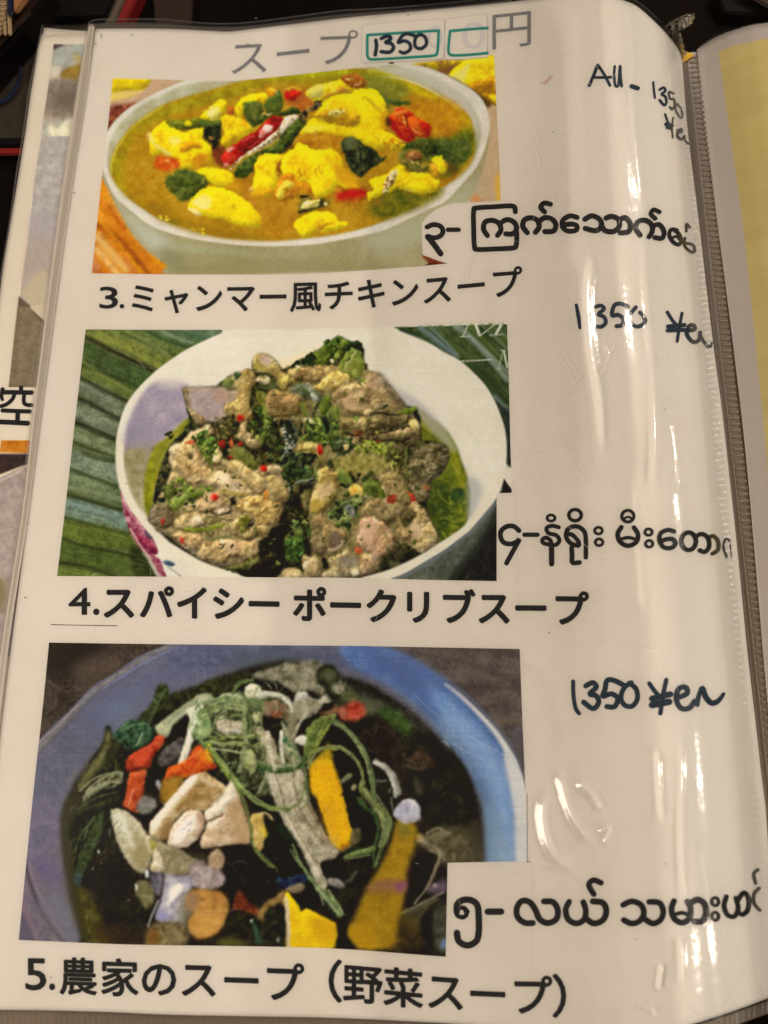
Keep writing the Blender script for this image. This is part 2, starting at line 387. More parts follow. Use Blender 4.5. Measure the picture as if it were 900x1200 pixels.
def photo_chicken():
    P = Print(104, 62, 592, 324, 1.0, 3, (205, 186, 166))
    P.mott = .7; P.vol = .22
    Y, YD, YL = (236, 208, 8), (206, 150, 12), (240, 222, 60)
    # wooden table and yellow dish behind the bowl
    P.F(0, 0, 1)
    P.sh([100, 60, 240, 60, 240, 130, 100, 130], (194, 156, 118), (184, 142, 104), (205, 170, 134), sm=False, f=.1, k=1.2)
    P.F(100, 60, 5.625)
    P.sh([150, 150, 440, 160, 430, 200, 380, 255, 260, 262, 150, 275], (222, 190, 8), (205, 168, 8), (232, 204, 20), f=1)
    P.sh([150, 268, 300, 262, 400, 252, 300, 300, 150, 330], (226, 200, 80), f=1.6, op=.7)
    P.sh([150, 385, 250, 355, 350, 340, 340, 420, 200, 560, 120, 620], (128, 60, 44), (92, 36, 34), (168, 98, 60), f=2)
    P.F(0, 0, 1)
    P.sh([100, 200, 125, 195, 150, 240, 185, 285, 230, 330, 90, 330], (206, 122, 26), (176, 92, 22), (226, 150, 40), sm=False, f=.5, k=1.2, tx=((14, 1), (3.5, .4)))
    P.F(100, 190, 5.625)
    for q, w, c in (([100, 160, 200, 300, 330, 480, 480, 640, 600, 740], 9, (226, 146, 22)), ([80, 400, 200, 500, 330, 640, 430, 760], 7, (150, 66, 20)),
                    ([70, 470, 160, 590, 290, 720], 10, (218, 176, 96)), ([60, 560, 130, 640, 230, 760], 6, (232, 196, 120)), ([40, 700, 120, 745], 6, (170, 80, 30)),
                    ([90, 380, 240, 560, 400, 760], 4, (236, 166, 30)), ([150, 280, 260, 450], 5, (190, 92, 20)), ([85, 300, 110, 380], 4, (234, 170, 40)),
                    ([250, 620, 330, 740], 4, (196, 110, 50))):
        P.ln(q, w, c, tuple(int(v*.8) for v in c), f=2.2, op=.85)
    P.sh([60, 560, 70, 640, 110, 690, 50, 735, 30, 700], (190, 130, 90), f=2, op=.6)
    # right hand background
    P.F(460, 60, 5.625)
    P.sh([100, 60, 690, 10, 720, 1100, 480, 1100, 560, 800, 640, 500, 560, 280, 300, 120], (190, 158, 118), (180, 148, 108), (200, 170, 132), sm=False, f=.4, k=1.2)
    P.sh([130, 85, 500, 50, 460, 110, 370, 160, 330, 150, 230, 110], (176, 148, 28), (130, 92, 40), (196, 172, 50), f=1.2)
    P.sh([290, 125, 420, 90, 400, 140, 340, 160], (134, 88, 44), f=1.6)
    P.sh([500, 50, 720, 10, 720, 170, 480, 240, 370, 165], (230, 202, 8), (210, 170, 10), (236, 212, 40), f=.8)
    P.sh([510, 70, 500, 130, 470, 200, 440, 220, 380, 175, 450, 120], (222, 204, 96), f=1.8)
    P.sh([490, 235, 700, 170, 700, 350, 620, 330], (186, 134, 12), (150, 96, 10), (224, 176, 20), f=.7)
    P.sh([630, 290, 700, 300, 700, 360], (232, 196, 20), f=1.2)
    P.sh([480, 228, 560, 270, 650, 345, 620, 370, 560, 300], (88, 62, 34), f=1.6)
    P.F(460, 190, 5.625)
    P.sh([680, 100, 730, 90, 730, 260, 690, 260], (214, 164, 60), f=2)
    P.sh([500, 250, 540, 215, 590, 262], (206, 130, 60), f=2)
    P.sh([60, 700, 200, 600, 280, 640, 380, 680], (112, 52, 34), (84, 34, 28), (140, 76, 44), f=1)
    # bowl body
    P.F(0, 0, 1)
    body = [119, 206, 128, 225, 141, 250, 157, 277, 178, 298, 196, 311, 214, 322, 478, 314, 495, 298, 520, 272, 549, 236, 568, 192, 573, 150, 560, 112, 520, 86, 440, 70, 380, 76, 296, 86, 223, 93, 180, 110, 150, 128, 126, 154, 119, 180]
    P.sh(body, (162, 148, 104), (146, 132, 86), (174, 161, 120), f=.6, tx=((60, 1.5), (7, .4), (1.8, .6)), k=2)
    P.sh([128, 222, 150, 250, 200, 282, 180, 296, 155, 268, 135, 240], (186, 182, 158), f=5, op=.85)
    P.sh([185, 290, 215, 300, 225, 322, 205, 318], (136, 132, 92), f=5, op=.8)
    P.sh([430, 275, 500, 252, 560, 205, 550, 235, 500, 280, 440, 295], (176, 170, 138), f=6, op=.7)
    P.sh([200, 284, 300, 296, 300, 300, 200, 292], (170, 170, 140), f=3, op=.5)
    P.sh([230, 305, 420, 305, 470, 318, 215, 324], (146, 134, 88), f=5, op=.6)
    # white rim ring, then the inner wall
    rim = [121, 200, 134, 229, 151, 245, 171, 261, 192, 271, 224, 279.5, 260, 285, 291, 288, 326, 288.5, 360, 287, 393, 282.5, 446, 271, 482, 255, 503, 245, 522, 236, 545, 212, 560, 193, 570, 168, 574, 149, 571, 130, 563, 114, 549, 103, 531, 93, 513, 84, 483, 76, 420, 70, 340, 76, 260, 84, 223, 93, 207, 98, 180, 110, 160, 121, 141, 135, 126, 154, 120, 176]
    P.sh(rim, (212, 197, 174), (196, 184, 158), (220, 206, 184), f=.7, tx=((14, 1), (1.8, .5)), k=1.4)
    wall = [128, 200, 126, 178, 131, 160, 146, 140, 165, 124, 186, 113, 215, 100, 250, 94, 300, 84, 380, 77, 440, 72, 480, 82, 510, 93, 536, 108, 553, 124, 561, 140, 564, 158, 560, 178, 545, 203, 513, 228, 473, 248, 437, 264.5, 393, 275, 340, 281.5, 309, 282.5, 255, 278, 214, 267, 185, 256, 158, 238, 141, 222]
    P.sh(wall, (182, 172, 136), (168, 156, 114), (196, 186, 156), f=1.3, tx=((14, 1), (3.5, .5)), k=1.6)
    P.sh([470, 80, 505, 88, 540, 110, 556, 132, 560, 160, 545, 130, 515, 105, 480, 90, 440, 82], (190, 180, 156), f=2.5)
    # broth
    br = [130, 204, 131, 188, 137, 172, 150, 152, 168, 138, 189, 124, 214, 115, 242, 107, 262, 101, 296, 92, 340, 84, 390, 78, 429, 82, 453, 89, 475, 94, 496, 102, 522, 115, 543, 129, 552, 141, 556, 160, 557, 178, 545, 200, 513, 224, 473, 248, 437, 264, 393, 275, 340, 281, 309, 282, 255, 277.5, 214, 266, 185, 255, 158, 238, 141, 222]
    P.sh(br, (180, 134, 26), (158, 108, 20), (200, 152, 40), f=1.1, tx=((30, 1), (7, .7), (1.8, .6)), k=2)
    P.sh([131, 195, 140, 172, 165, 142, 200, 122, 262, 103, 330, 86, 400, 79, 450, 90, 430, 100, 330, 98, 260, 118, 190, 140, 155, 165, 143, 205, 150, 225, 175, 248, 160, 238, 138, 218], (160, 142, 22), (140, 118, 20), (182, 164, 30), f=3.2, op=.9)
    P.ln([131, 205, 131, 190, 138, 173, 152, 153, 170, 138, 192, 124], 2, (206, 196, 60), f=.8, op=.7)
    P.sh([180, 240, 230, 262, 300, 276, 360, 274, 300, 282, 230, 274, 180, 254], (150, 112, 16), f=3, op=.7)
    P.sh([440, 82, 500, 106, 545, 134, 553, 160, 540, 160, 525, 132, 480, 106, 430, 95], (202, 178, 14), (180, 150, 10), (214, 196, 30), f=2.2, op=.95)
    P.ln([445, 89, 475, 94, 500, 104, 524, 118, 540, 130], 1.6, (222, 208, 140), f=.6)
    P.sh([430, 84, 470, 96, 480, 112, 462, 124, 440, 116, 425, 98], (128, 128, 40), (110, 112, 36), (150, 146, 50), f=3, op=.85)
    P.sh([470, 120, 530, 120, 545, 160, 500, 168, 480, 140], (196, 134, 18), (176, 112, 16), (208, 156, 30), f=5, op=.9)
    P.sh([290, 88, 330, 84, 400, 80, 410, 86, 340, 92], (178, 166, 22), (160, 150, 20), (206, 196, 40), f=2)
    P.dots([150, 190, 200, 190, 230, 240, 180, 235], 26, [(226, 176, 60), (214, 150, 40)], (.5, 1.2))
    P.dots([140, 160, 180, 150, 200, 240, 160, 230], 22, [(206, 140, 20), (170, 96, 16)], (1.2, 2.6), f=1, op=.6)
    # green leaves in the broth, right and below
    for q, c in (([520, 165, 550, 150, 556, 175, 530, 205, 505, 205, 512, 180], (84, 98, 28)), ([440, 225, 470, 222, 520, 222, 500, 240, 450, 258, 432, 245], (112, 104, 22)), ([480, 165, 525, 162, 520, 185, 490, 190, 470, 178], (84, 96, 36)), ([395, 215, 430, 225, 420, 245, 395, 240], (160, 110, 22))):
        P.sh(q, c, tuple(int(v*.75) for v in c), tuple(int(v*1.3) for v in c), f=3, op=.85)
    P.F(460, 60, 5.625)
    P.sh([90, 620, 180, 580, 330, 590, 470, 580, 520, 660, 450, 740, 340, 760, 250, 700, 130, 660], (78, 92, 36), (52, 68, 30), (112, 118, 44), f=1.6)
    P.sh([330, 740, 400, 730, 440, 790, 360, 800], (96, 76, 30), f=2)
    P.F(340, 60, 5.625)
    P.sh([610, 315, 720, 325, 790, 330, 780, 350, 700, 352, 640, 345], (74, 88, 34), (56, 72, 30), f=1)
    P.sh([560, 280, 640, 300, 650, 380, 600, 360], (98, 108, 40), f=3)
    # chicken, back left group
    P.F(100, 60, 5.625)
    P.sh([440, 545, 470, 500, 520, 465, 560, 490, 610, 520, 660, 540, 700, 525, 760, 505, 780, 540, 775, 575, 815, 620, 840, 680, 800, 740, 740, 750, 690, 780, 630, 770, 600, 720, 560, 700, 500, 670, 440, 690, 425, 620], Y, YD, (244, 222, 10), f=.6, k=1.6)
    P.sh([410, 550, 440, 545, 470, 610, 530, 650, 580, 690, 540, 690, 480, 650, 435, 600], (226, 208, 120), f=1.2, op=.8)
    P.sh([570, 560, 620, 570, 630, 600, 590, 620, 550, 600], (238, 218, 90), f=1.8)
    P.sh([620, 640, 700, 590, 760, 610, 770, 640, 700, 650, 640, 665], (206, 146, 14), (186, 120, 12), f=1.3)
    P.sh([700, 710, 760, 670, 810, 700, 780, 750, 720, 760], (208, 144, 20), (190, 116, 14), f=1.5)
    P.sh([690, 690, 720, 670, 740, 690, 700, 710], (236, 196, 20), f=1)
    P.sh([520, 470, 580, 450, 660, 450, 740, 440, 800, 470, 880, 490, 870, 520, 800, 500, 720, 515, 650, 520, 590, 505, 560, 500], (104, 108, 26), (70, 82, 26), (150, 146, 40), f=1)
    P.sh([655, 460, 690, 455, 695, 480, 660, 485], (228, 200, 20), f=1)
    P.sh([780, 440, 840, 470, 820, 500, 760, 480], (84, 104, 40), f=1.4)
    P.sh([460, 710, 500, 690, 560, 705, 610, 715, 620, 760, 560, 790, 480, 780, 450, 750], (204, 84, 20), (188, 56, 16), (220, 120, 40), f=1.6)
    P.sh([520, 715, 560, 720, 550, 740, 520, 735], (226, 150, 70), f=1)
    P.F(220, 60, 5.625)
    P.sh([110, 500, 150, 480, 215, 470, 210, 560, 200, 650, 170, 680, 150, 610, 110, 570], (38, 44, 26), (22, 26, 20), (70, 74, 40), f=1)
    P.sh([100, 430, 130, 480, 200, 490, 210, 450], (100, 112, 40), f=1.5)
    P.sh([140, 560, 165, 570, 160, 585, 140, 580], (180, 120, 60), f=.8)
    P.sh([160, 650, 230, 620, 260, 700, 250, 760, 180, 730], (130, 60, 30), (96, 40, 26), f=1.8)
    P.sh([80, 440, 120, 395, 160, 360, 190, 340, 220, 320, 250, 335, 245, 400, 215, 440, 180, 460, 130, 450], Y, (222, 180, 20), (240, 220, 40), f=.7)
    P.sh([130, 395, 170, 360, 215, 385, 215, 430, 180, 455, 140, 440], (226, 212, 96), (214, 196, 60), (232, 222, 130), f=1)
    P.sh([300, 380, 330, 340, 390, 290, 460, 280, 520, 285, 530, 320, 500, 350, 420, 360, 370, 400, 350, 440], Y, YD, (242, 220, 20), f=.6)
    P.sh([218, 450, 260, 415, 310, 425, 370, 450, 430, 490, 420, 530, 370, 560, 310, 590, 260, 620, 215, 600, 240, 540, 225, 490], (228, 196, 12), (200, 150, 20), (240, 216, 30), f=.7)
    P.sh([530, 250, 580, 245, 600, 300, 590, 350, 545, 340, 535, 290], (206, 140, 20), (180, 100, 20), (226, 180, 30), f=1)
    P.sh([630, 250, 700, 245, 780, 265, 830, 300, 830, 350, 760, 390, 700, 370, 650, 350, 640, 300], (186, 104, 34), (166, 84, 34), (206, 136, 50), f=1.6)
    P.sh([640, 280, 680, 265, 740, 270, 740, 300, 690, 325, 650, 315], (198, 36, 20), (160, 24, 16), (216, 70, 30), f=.9)
    P.ln([640, 255, 700, 245, 750, 262], 2, (222, 180, 40), f=.7)
    P.sh([370, 340, 420, 330, 480, 340, 500, 400, 470, 440, 430, 480, 380, 430, 362, 380], (88, 98, 34), (60, 74, 30), (120, 122, 48), f=.8)
    P.sh([500, 360, 540, 300, 570, 290, 600, 250, 620, 300, 630, 360, 600, 400, 540, 410, 510, 390], (92, 104, 38), (66, 82, 32), (134, 134, 50), f=.8)
    P.sh([400, 440, 470, 430, 560, 400, 640, 390, 700, 370, 750, 400, 700, 420, 630, 430, 560, 430, 480, 480, 420, 500], (72, 82, 30), (44, 52, 26), (108, 108, 46), f=1)
    P.ln([490, 420, 530, 415, 560, 405], 1.6, (206, 180, 100), f=.5)
    P.sh([270, 375, 300, 365, 300, 420, 260, 410], (180, 96, 30), f=1.3)
    # big chicken right of the chili
    P.F(340, 60, 5.625)
    P.sh([100, 280, 150, 240, 230, 215, 330, 190, 380, 195, 440, 240, 420, 270, 330, 290, 250, 310, 190, 340, 130, 310], (228, 200, 20), (206, 160, 30), (238, 220, 60), f=.7)
    P.sh([110, 265, 170, 225, 215, 220, 215, 270, 180, 310, 130, 300], (222, 206, 92), (206, 184, 60), f=1.2)
    P.sh([215, 285, 290, 270, 330, 240, 400, 255, 340, 280, 270, 305, 220, 310], (190, 140, 40), (160, 100, 40), f=1)
    P.sh([340, 190, 370, 155, 430, 150, 500, 195, 500, 230, 440, 245, 380, 225], (164, 92, 30), (128, 64, 26), (204, 140, 50), f=1)
    P.dots([350, 170, 480, 180, 470, 230, 380, 220], 10, [(226, 180, 110), (230, 200, 60)], (.8, 1.5))
    P.sh([210, 350, 250, 310, 320, 290, 400, 280, 430, 255, 520, 250, 570, 265, 620, 330, 630, 400, 635, 470, 625, 520, 660, 540, 700, 580, 760, 620, 700, 650, 640, 640, 560, 645, 490, 610, 420, 580, 350, 570, 250, 560, 160, 530, 70, 550, 90, 500, 160, 420], Y, (222, 178, 12), (242, 220, 12), f=.6, tx=((14, 1), (3.5, .5), (1.8, .4)), k=1.6)
    P.sh([150, 420, 230, 390, 290, 375, 360, 375, 380, 420, 460, 410, 455, 470, 420, 500, 340, 490, 230, 470, 180, 450], (194, 148, 24), (160, 116, 30), (214, 180, 40), f=1.2)
    P.sh([255, 395, 290, 380, 330, 390, 350, 375, 355, 400, 320, 430, 280, 425, 250, 430], (226, 206, 90), (150, 120, 40), (234, 220, 120), f=.6, k=4, tx=((3.5, 1), (1.8, 1)))
    P.ln([110, 440, 170, 430, 230, 440, 290, 425], 1.2, (140, 110, 30), f=.5)
    P.ln([480, 320, 495, 305, 540, 345, 585, 400, 610, 420], .9, (160, 120, 20), f=.4)
    P.ln([520, 310, 560, 350, 600, 395], .8, (170, 130, 20), f=.4)
    P.sh([600, 420, 632, 400, 632, 500, 600, 510], (208, 150, 14), f=1.8)
    P.sh([80, 500, 180, 480, 260, 500, 220, 520, 100, 535], (236, 216, 50), f=1.5)
    P.sh([60, 570, 150, 545, 260, 540, 340, 570, 370, 600, 330, 640, 230, 650, 150, 640, 60, 620], (190, 130, 24), (166, 100, 24), (206, 152, 30), f=1.4)
    P.sh([600, 560, 680, 560, 740, 600, 700, 650, 640, 640, 590, 600], (228, 190, 16), (196, 130, 14), (240, 216, 30), f=.6, k=4, tx=((3.5, 1), (1.8, 1)))
    P.dots([480, 540, 640, 540, 640, 600, 500, 600], 7, [(120, 84, 20), (150, 100, 20)], (.5, 1))
    # tomato
    P.sh([640, 450, 680, 400, 700, 365, 760, 380, 800, 400, 830, 440, 890, 460, 930, 510, 920, 560, 870, 570, 830, 560, 800, 600, 750, 590, 700, 540, 650, 490], (200, 66, 18), (170, 24, 16), (218, 110, 30), f=.8, k=2.6)
    P.sh([690, 400, 760, 385, 790, 400, 750, 410, 700, 425], (222, 130, 40), f=1)
    P.sh([780, 440, 830, 440, 860, 530, 800, 520], (216, 100, 24), f=1.3)
    P.ln([765, 420, 770, 500, 772, 490], 2, (110, 40, 16), f=.6)
    P.ln([745, 430, 752, 480], 2, (230, 170, 60), f=.6)
    P.ln([800, 510, 840, 540, 865, 550], 1.4, (230, 150, 90), f=.5)
    P.sh([650, 440, 680, 460, 740, 560, 800, 590, 750, 590, 690, 530], (174, 24, 14), f=1.4)
    P.sh([870, 470, 930, 500, 920, 560, 870, 530], (176, 36, 22), f=1.3)
    P.sh([630, 440, 655, 440, 660, 490, 635, 480], (90, 50, 20), f=1.2)
    # herb by the tomato, nut
    P.sh([760, 620, 820, 590, 870, 580, 900, 600, 960, 610, 960, 680, 900, 690, 830, 650, 780, 640], (64, 72, 30), (40, 46, 26), (98, 100, 40), f=.8)
    P.sh([710, 680, 760, 650, 850, 650, 880, 700, 860, 760, 930, 740, 920, 790, 800, 800, 740, 750], (104, 100, 36), (78, 80, 32), (150, 130, 50), f=1.2)
    P.sh([760, 680, 800, 655, 850, 670, 865, 710, 820, 730, 780, 720], (150, 96, 46), (110, 60, 34), (196, 150, 80), f=.7, k=3)
    P.dots([730, 690, 860, 700, 850, 750, 740, 740], 8, [(220, 190, 90), (200, 160, 60)], (.7, 1.4))
    # dark spinach leaf in the middle
    P.sh([335, 600, 360, 575, 410, 565, 460, 590, 510, 620, 560, 660, 600, 700, 640, 690, 600, 740, 540, 760, 500, 800, 470, 830, 440, 820, 400, 780, 370, 720, 345, 650], (52, 60, 34), (26, 32, 24), (90, 96, 52), f=.7, k=2.8)
    P.sh([345, 590, 400, 572, 450, 600, 430, 640, 370, 640], (100, 106, 60), (76, 84, 48), f=1.8, op=.8)
    P.ln([450, 640, 465, 690, 470, 750], 1, (16, 22, 18), f=.4)
    P.ln([560, 680, 580, 720], 1.4, (18, 22, 20), f=.5)
    # chili pepper
    P.F(220, 60, 5.625)
    P.sh([230, 680, 300, 620, 380, 570, 450, 530, 500, 480, 540, 440, 600, 430, 640, 450, 640, 480, 590, 530, 520, 590, 460, 630, 390, 670, 330, 720, 280, 750, 240, 745, 220, 710], (180, 26, 18), (130, 14, 14), (204, 56, 36), f=.6, tx=((14, 1), (3.5, .5)))
    P.sh([540, 440, 600, 432, 630, 450, 560, 480], (132, 16, 16), f=1.6)
    P.sh([475, 530, 510, 490, 550, 490, 565, 510, 520, 545, 480, 570], (226, 176, 150), (206, 110, 90), (236, 214, 190), f=.7, k=3)
    P.sh([255, 650, 300, 630, 305, 650, 270, 670], (222, 150, 120), f=.8)
    P.ln([350, 600, 400, 575, 440, 555], 1.5, (214, 90, 70), f=.5)
    P.ln([400, 640, 460, 600, 500, 570], 1.2, (206, 90, 70), f=.5)
    P.sh([235, 735, 260, 735, 270, 750, 245, 755], (214, 130, 110), f=.6)
    P.sh([640, 440, 700, 420, 730, 430, 700, 470, 640, 540, 580, 590, 520, 630, 450, 665, 390, 690, 330, 730, 290, 785, 280, 770, 330, 715, 400, 665, 470, 620, 540, 560, 600, 510], (206, 186, 140), (120, 100, 60), (226, 212, 180), f=.6, k=4, tx=((3.5, 1), (1.8, 1)))
    P.sh([310, 790, 350, 730, 410, 695, 480, 660, 560, 620, 620, 560, 680, 490, 730, 440, 780, 450, 760, 500, 720, 560, 690, 610, 650, 660, 560, 680, 480, 680, 440, 740, 430, 790, 380, 830, 310, 830], (56, 70, 28), (28, 36, 22), (96, 108, 40), f=.7, k=2.4, tx=((14, 1), (3.5, .8)))
    P.ln([560, 640, 620, 590, 690, 520, 730, 460], 2.4, (120, 128, 50), f=1, op=.6)
    P.sh([730, 440, 750, 400, 800, 370, 850, 330, 880, 330, 885, 360, 850, 385, 800, 400, 780, 440, 760, 470], (70, 58, 34), (30, 26, 20), (150, 120, 70), f=.5, k=4, tx=((3.5, 1), (1.8, 1)))
    P.ln([800, 380, 840, 350, 875, 345], 1.6, (136, 112, 66), f=.4)
    P.sh([640, 665, 680, 620, 700, 600, 690, 640, 650, 690], (120, 80, 24), f=1)
    # front middle chicken
    P.sh([445, 740, 470, 700, 530, 680, 620, 680, 640, 690, 600, 740, 600, 800, 590, 880, 560, 920, 530, 960, 490, 970, 440, 960, 420, 900, 440, 830], Y, YD, (242, 220, 20), f=.6, k=1.6)
    P.sh([610, 740, 660, 660, 700, 640, 730, 610, 780, 620, 830, 650, 960, 650, 1010, 690, 1030, 760, 1020, 800, 1060, 850, 1140, 900, 1100, 930, 1030, 900, 990, 880, 960, 920, 900, 960, 840, 960, 810, 900, 780, 870, 740, 880, 700, 830, 640, 820], Y, (222, 176, 10), (242, 220, 20), f=.6, tx=((14, 1), (3.5, .6)), k=1.8)
    P.F(220, 190, 5.625)
    P.sh([590, 0, 615, 0, 610, 60, 590, 90], (150, 86, 20), f=1)
    P.sh([620, 90, 680, 70, 730, 120, 800, 150, 830, 210, 800, 240, 720, 230, 640, 260, 580, 250, 570, 200, 600, 130], (196, 132, 24), (176, 106, 24), (216, 160, 30), f=1.2)
    P.sh([585, 200, 620, 150, 650, 120, 685, 130, 690, 160, 640, 190, 630, 240, 590, 240], (228, 200, 50), (200, 150, 20), (240, 224, 90), f=.6, k=2.6)
    P.dots([650, 60, 900, 40, 880, 130, 720, 130], 12, [(190, 130, 14), (160, 100, 10)], (.6, 1.4))
    for q in ([735, 40, 745, 90, 730, 110], [770, 50, 765, 100], [860, 20, 870, 60], [835, 40, 850, 90]):
        P.ln(q, 1, (176, 116, 10), f=.5)
    P.sh([400, 170, 425, 165, 435, 190, 410, 195], (236, 216, 150), f=.6)
    P.sh([430, 200, 520, 190, 560, 170, 540, 210, 480, 235, 440, 230], (226, 176, 20), (206, 140, 20), (240, 210, 60), f=.8)
    P.sh([960, 20, 1030, 30, 1120, 120, 1100, 150, 1000, 130], (212, 158, 14), f=2)
    # left front pieces and leaf
    P.sh([-80, 60, 0, 50, 100, 80, 130, 140, 60, 200, 0, 240, -60, 220, -100, 150], (98, 104, 34), (66, 80, 30), (134, 130, 44), f=1.3)
    P.sh([50, 60, 120, 40, 220, 45, 290, 80, 310, 130, 280, 165, 200, 160, 140, 130, 110, 90], Y, (216, 180, 10), (242, 220, 20), f=.9)
    P.sh([250, 150, 330, 130, 380, 160, 350, 190, 280, 180], (206, 150, 16), f=2)
    P.F(100, 190, 5.625)
    P.sh([520, 140, 560, 90, 640, 60, 700, 70, 780, 110, 820, 140, 760, 180, 700, 240, 650, 265, 600, 240, 560, 190], (88, 98, 34), (56, 70, 30), (130, 128, 50), f=1.2, k=2.6)
    P.ln([590, 150, 660, 160, 720, 150], 1.2, (50, 64, 30), f=.5)
    P.F(220, 190, 5.625)
    P.sh([0, 290, 40, 230, 110, 175, 180, 165, 280, 190, 370, 240, 430, 290, 470, 350, 485, 400, 460, 430, 400, 430, 320, 415, 250, 380, 160, 375, 80, 350, 20, 325], (234, 206, 8), (220, 186, 8), (242, 218, 16), f=.6, tx=((14, 1), (3.5, .5)), k=1.6)
    P.sh([30, 260, 90, 220, 150, 230, 160, 280, 110, 310, 50, 300], (238, 222, 110), (234, 212, 60), (240, 228, 150), f=2)
    P.sh([10, 300, 60, 320, 100, 345, 60, 350, 15, 325], (230, 206, 130), f=1)
    P.ln([200, 380, 250, 378, 290, 372], 1.2, (170, 130, 10), f=.5)
    P.sh([380, 100, 430, 150, 520, 250, 600, 260, 700, 300, 720, 420, 600, 500, 500, 480, 470, 330, 380, 240, 330, 170], (186, 124, 28), (166, 100, 24), (202, 140, 36), f=4, op=.55)
    P.F(340, 190, 5.625)
    P.sh([30, 420, 60, 370, 130, 330, 220, 325, 290, 345, 315, 385, 260, 400, 330, 390, 380, 400, 340, 440, 260, 455, 200, 465, 230, 430, 170, 440, 140, 480, 90, 500, 60, 470], Y, (212, 170, 10), (242, 220, 20), f=.6, k=2)
    P.sh([180, 410, 240, 400, 300, 400, 230, 420, 190, 440], (196, 140, 20), f=.9)
    P.sh([50, 300, 80, 250, 60, 230, 110, 220, 130, 240, 190, 245, 240, 250, 270, 270, 200, 300, 120, 320, 60, 335], (96, 88, 30), (50, 44, 22), (140, 120, 50), f=1)
    P.sh([65, 295, 90, 270, 130, 250, 190, 245, 195, 280, 150, 300, 100, 310], (214, 192, 90), (170, 140, 50), (232, 220, 140), f=.5, k=3, tx=((3.5, 1), (1.8, 1)))
    P.sh([225, 270, 245, 265, 250, 280, 230, 285], (222, 200, 110), f=.4)
    P.dots([60, 215, 140, 215, 130, 240, 70, 245], 8, [(60, 30, 16), (40, 24, 14)], (.9, 1.8))
    P.sh([290, 210, 360, 180, 430, 165, 500, 185, 510, 220, 450, 250, 360, 260, 300, 250], (190, 66, 28), (170, 36, 20), (196, 96, 40), f=2)
    P.sh([320, 220, 400, 185, 490, 190, 490, 215, 400, 225, 330, 240], (198, 36, 22), (176, 26, 18), f=1.4)
    # right front chicken and nut
    P.sh([520, 130, 580, 100, 640, 70, 700, 25, 740, 20, 760, 60, 820, 70, 920, 80, 930, 110, 980, 130, 960, 190, 900, 205, 820, 205, 740, 180, 650, 200, 560, 240, 520, 250, 510, 200, 560, 190], (232, 204, 10), (210, 168, 12), (242, 220, 30), f=.8)
    P.sh([610, 200, 620, 130, 650, 80, 690, 50, 710, 70, 690, 130, 650, 170, 640, 215], (206, 182, 110), (140, 100, 50), (232, 220, 160), f=.6, k=4, tx=((3.5, 1), (1.8, 1)))
    P.sh([920, 30, 960, -10, 1010, -15, 1040, 30, 1020, 70, 990, 90, 940, 110, 930, 60], (214, 160, 30), (190, 120, 30), (226, 184, 40), f=1.3)
    P.sh([930, -20, 970, -35, 1000, -30, 1020, 30, 1025, 60, 990, 70, 960, 20], (238, 214, 20), f=.8)
    P.sh([650, 220, 700, 180, 760, 200, 860, 230, 820, 290, 720, 330, 620, 350, 560, 330, 570, 270], (108, 104, 24), (82, 88, 24), (140, 124, 30), f=2.2)
    P.sh([540, 250, 600, 240, 620, 260, 560, 290], (150, 112, 20), f=2)
    P.F(100, 190, 5.625)
    P.dots([490, 350, 570, 370, 560, 395, 500, 375], 9, [(222, 206, 60)], (.8, 1.6))
    P.dots([700, 420, 790, 440, 780, 475, 700, 450], 9, [(206, 180, 40)], (.8, 1.8))
    P.sh([560, 380, 620, 410, 560, 400], (120, 110, 30), f=1.5)
    P.F(0, 0, 1)
    for a in ([350, 100, 440, 100, 455, 150, 420, 175, 360, 160, 345, 130], [305, 180, 400, 172, 420, 225, 330, 235, 298, 225], [178, 150, 240, 150, 246, 190, 190, 200], [222, 222, 280, 222, 305, 262, 240, 255], [345, 250, 400, 250, 400, 275, 350, 275], [430, 205, 520, 195, 520, 225, 440, 228], [262, 130, 300, 135, 290, 160, 262, 165]):
        P.fibres(a, 26, [(214, 166, 12), (200, 146, 14), (244, 226, 70), (190, 134, 20)], (3, 9), (.5, 1.3), op=.5)
        P.dots(a, 9, [(180, 124, 14), (196, 140, 14), (246, 232, 120)], (.4, .9), op=.8)
    P.dots([140, 170, 200, 130, 300, 110, 520, 130, 540, 180, 440, 250, 300, 272, 190, 244], 90, [(214, 170, 60), (150, 98, 16), (196, 150, 30)], (.5, 1.3), op=.5)
    P.fibres([180, 100, 360, 84, 460, 92, 540, 140, 520, 200, 400, 262, 250, 268, 150, 215], 80, [(206, 166, 40), (150, 106, 16)], (4, 12), (.6, 1.4), 0, 20, op=.35)
    P.warp([136, 190, 150, 158, 190, 128, 262, 106, 390, 84, 450, 92, 520, 118, 545, 140, 550, 175, 513, 218, 437, 258, 340, 276, 255, 272, 185, 250, 145, 220], 1.0)
    g = P.im.mean(-1, keepdims=True); P.im = g+(P.im-g)*.93
    P.finish(.03)
    return P

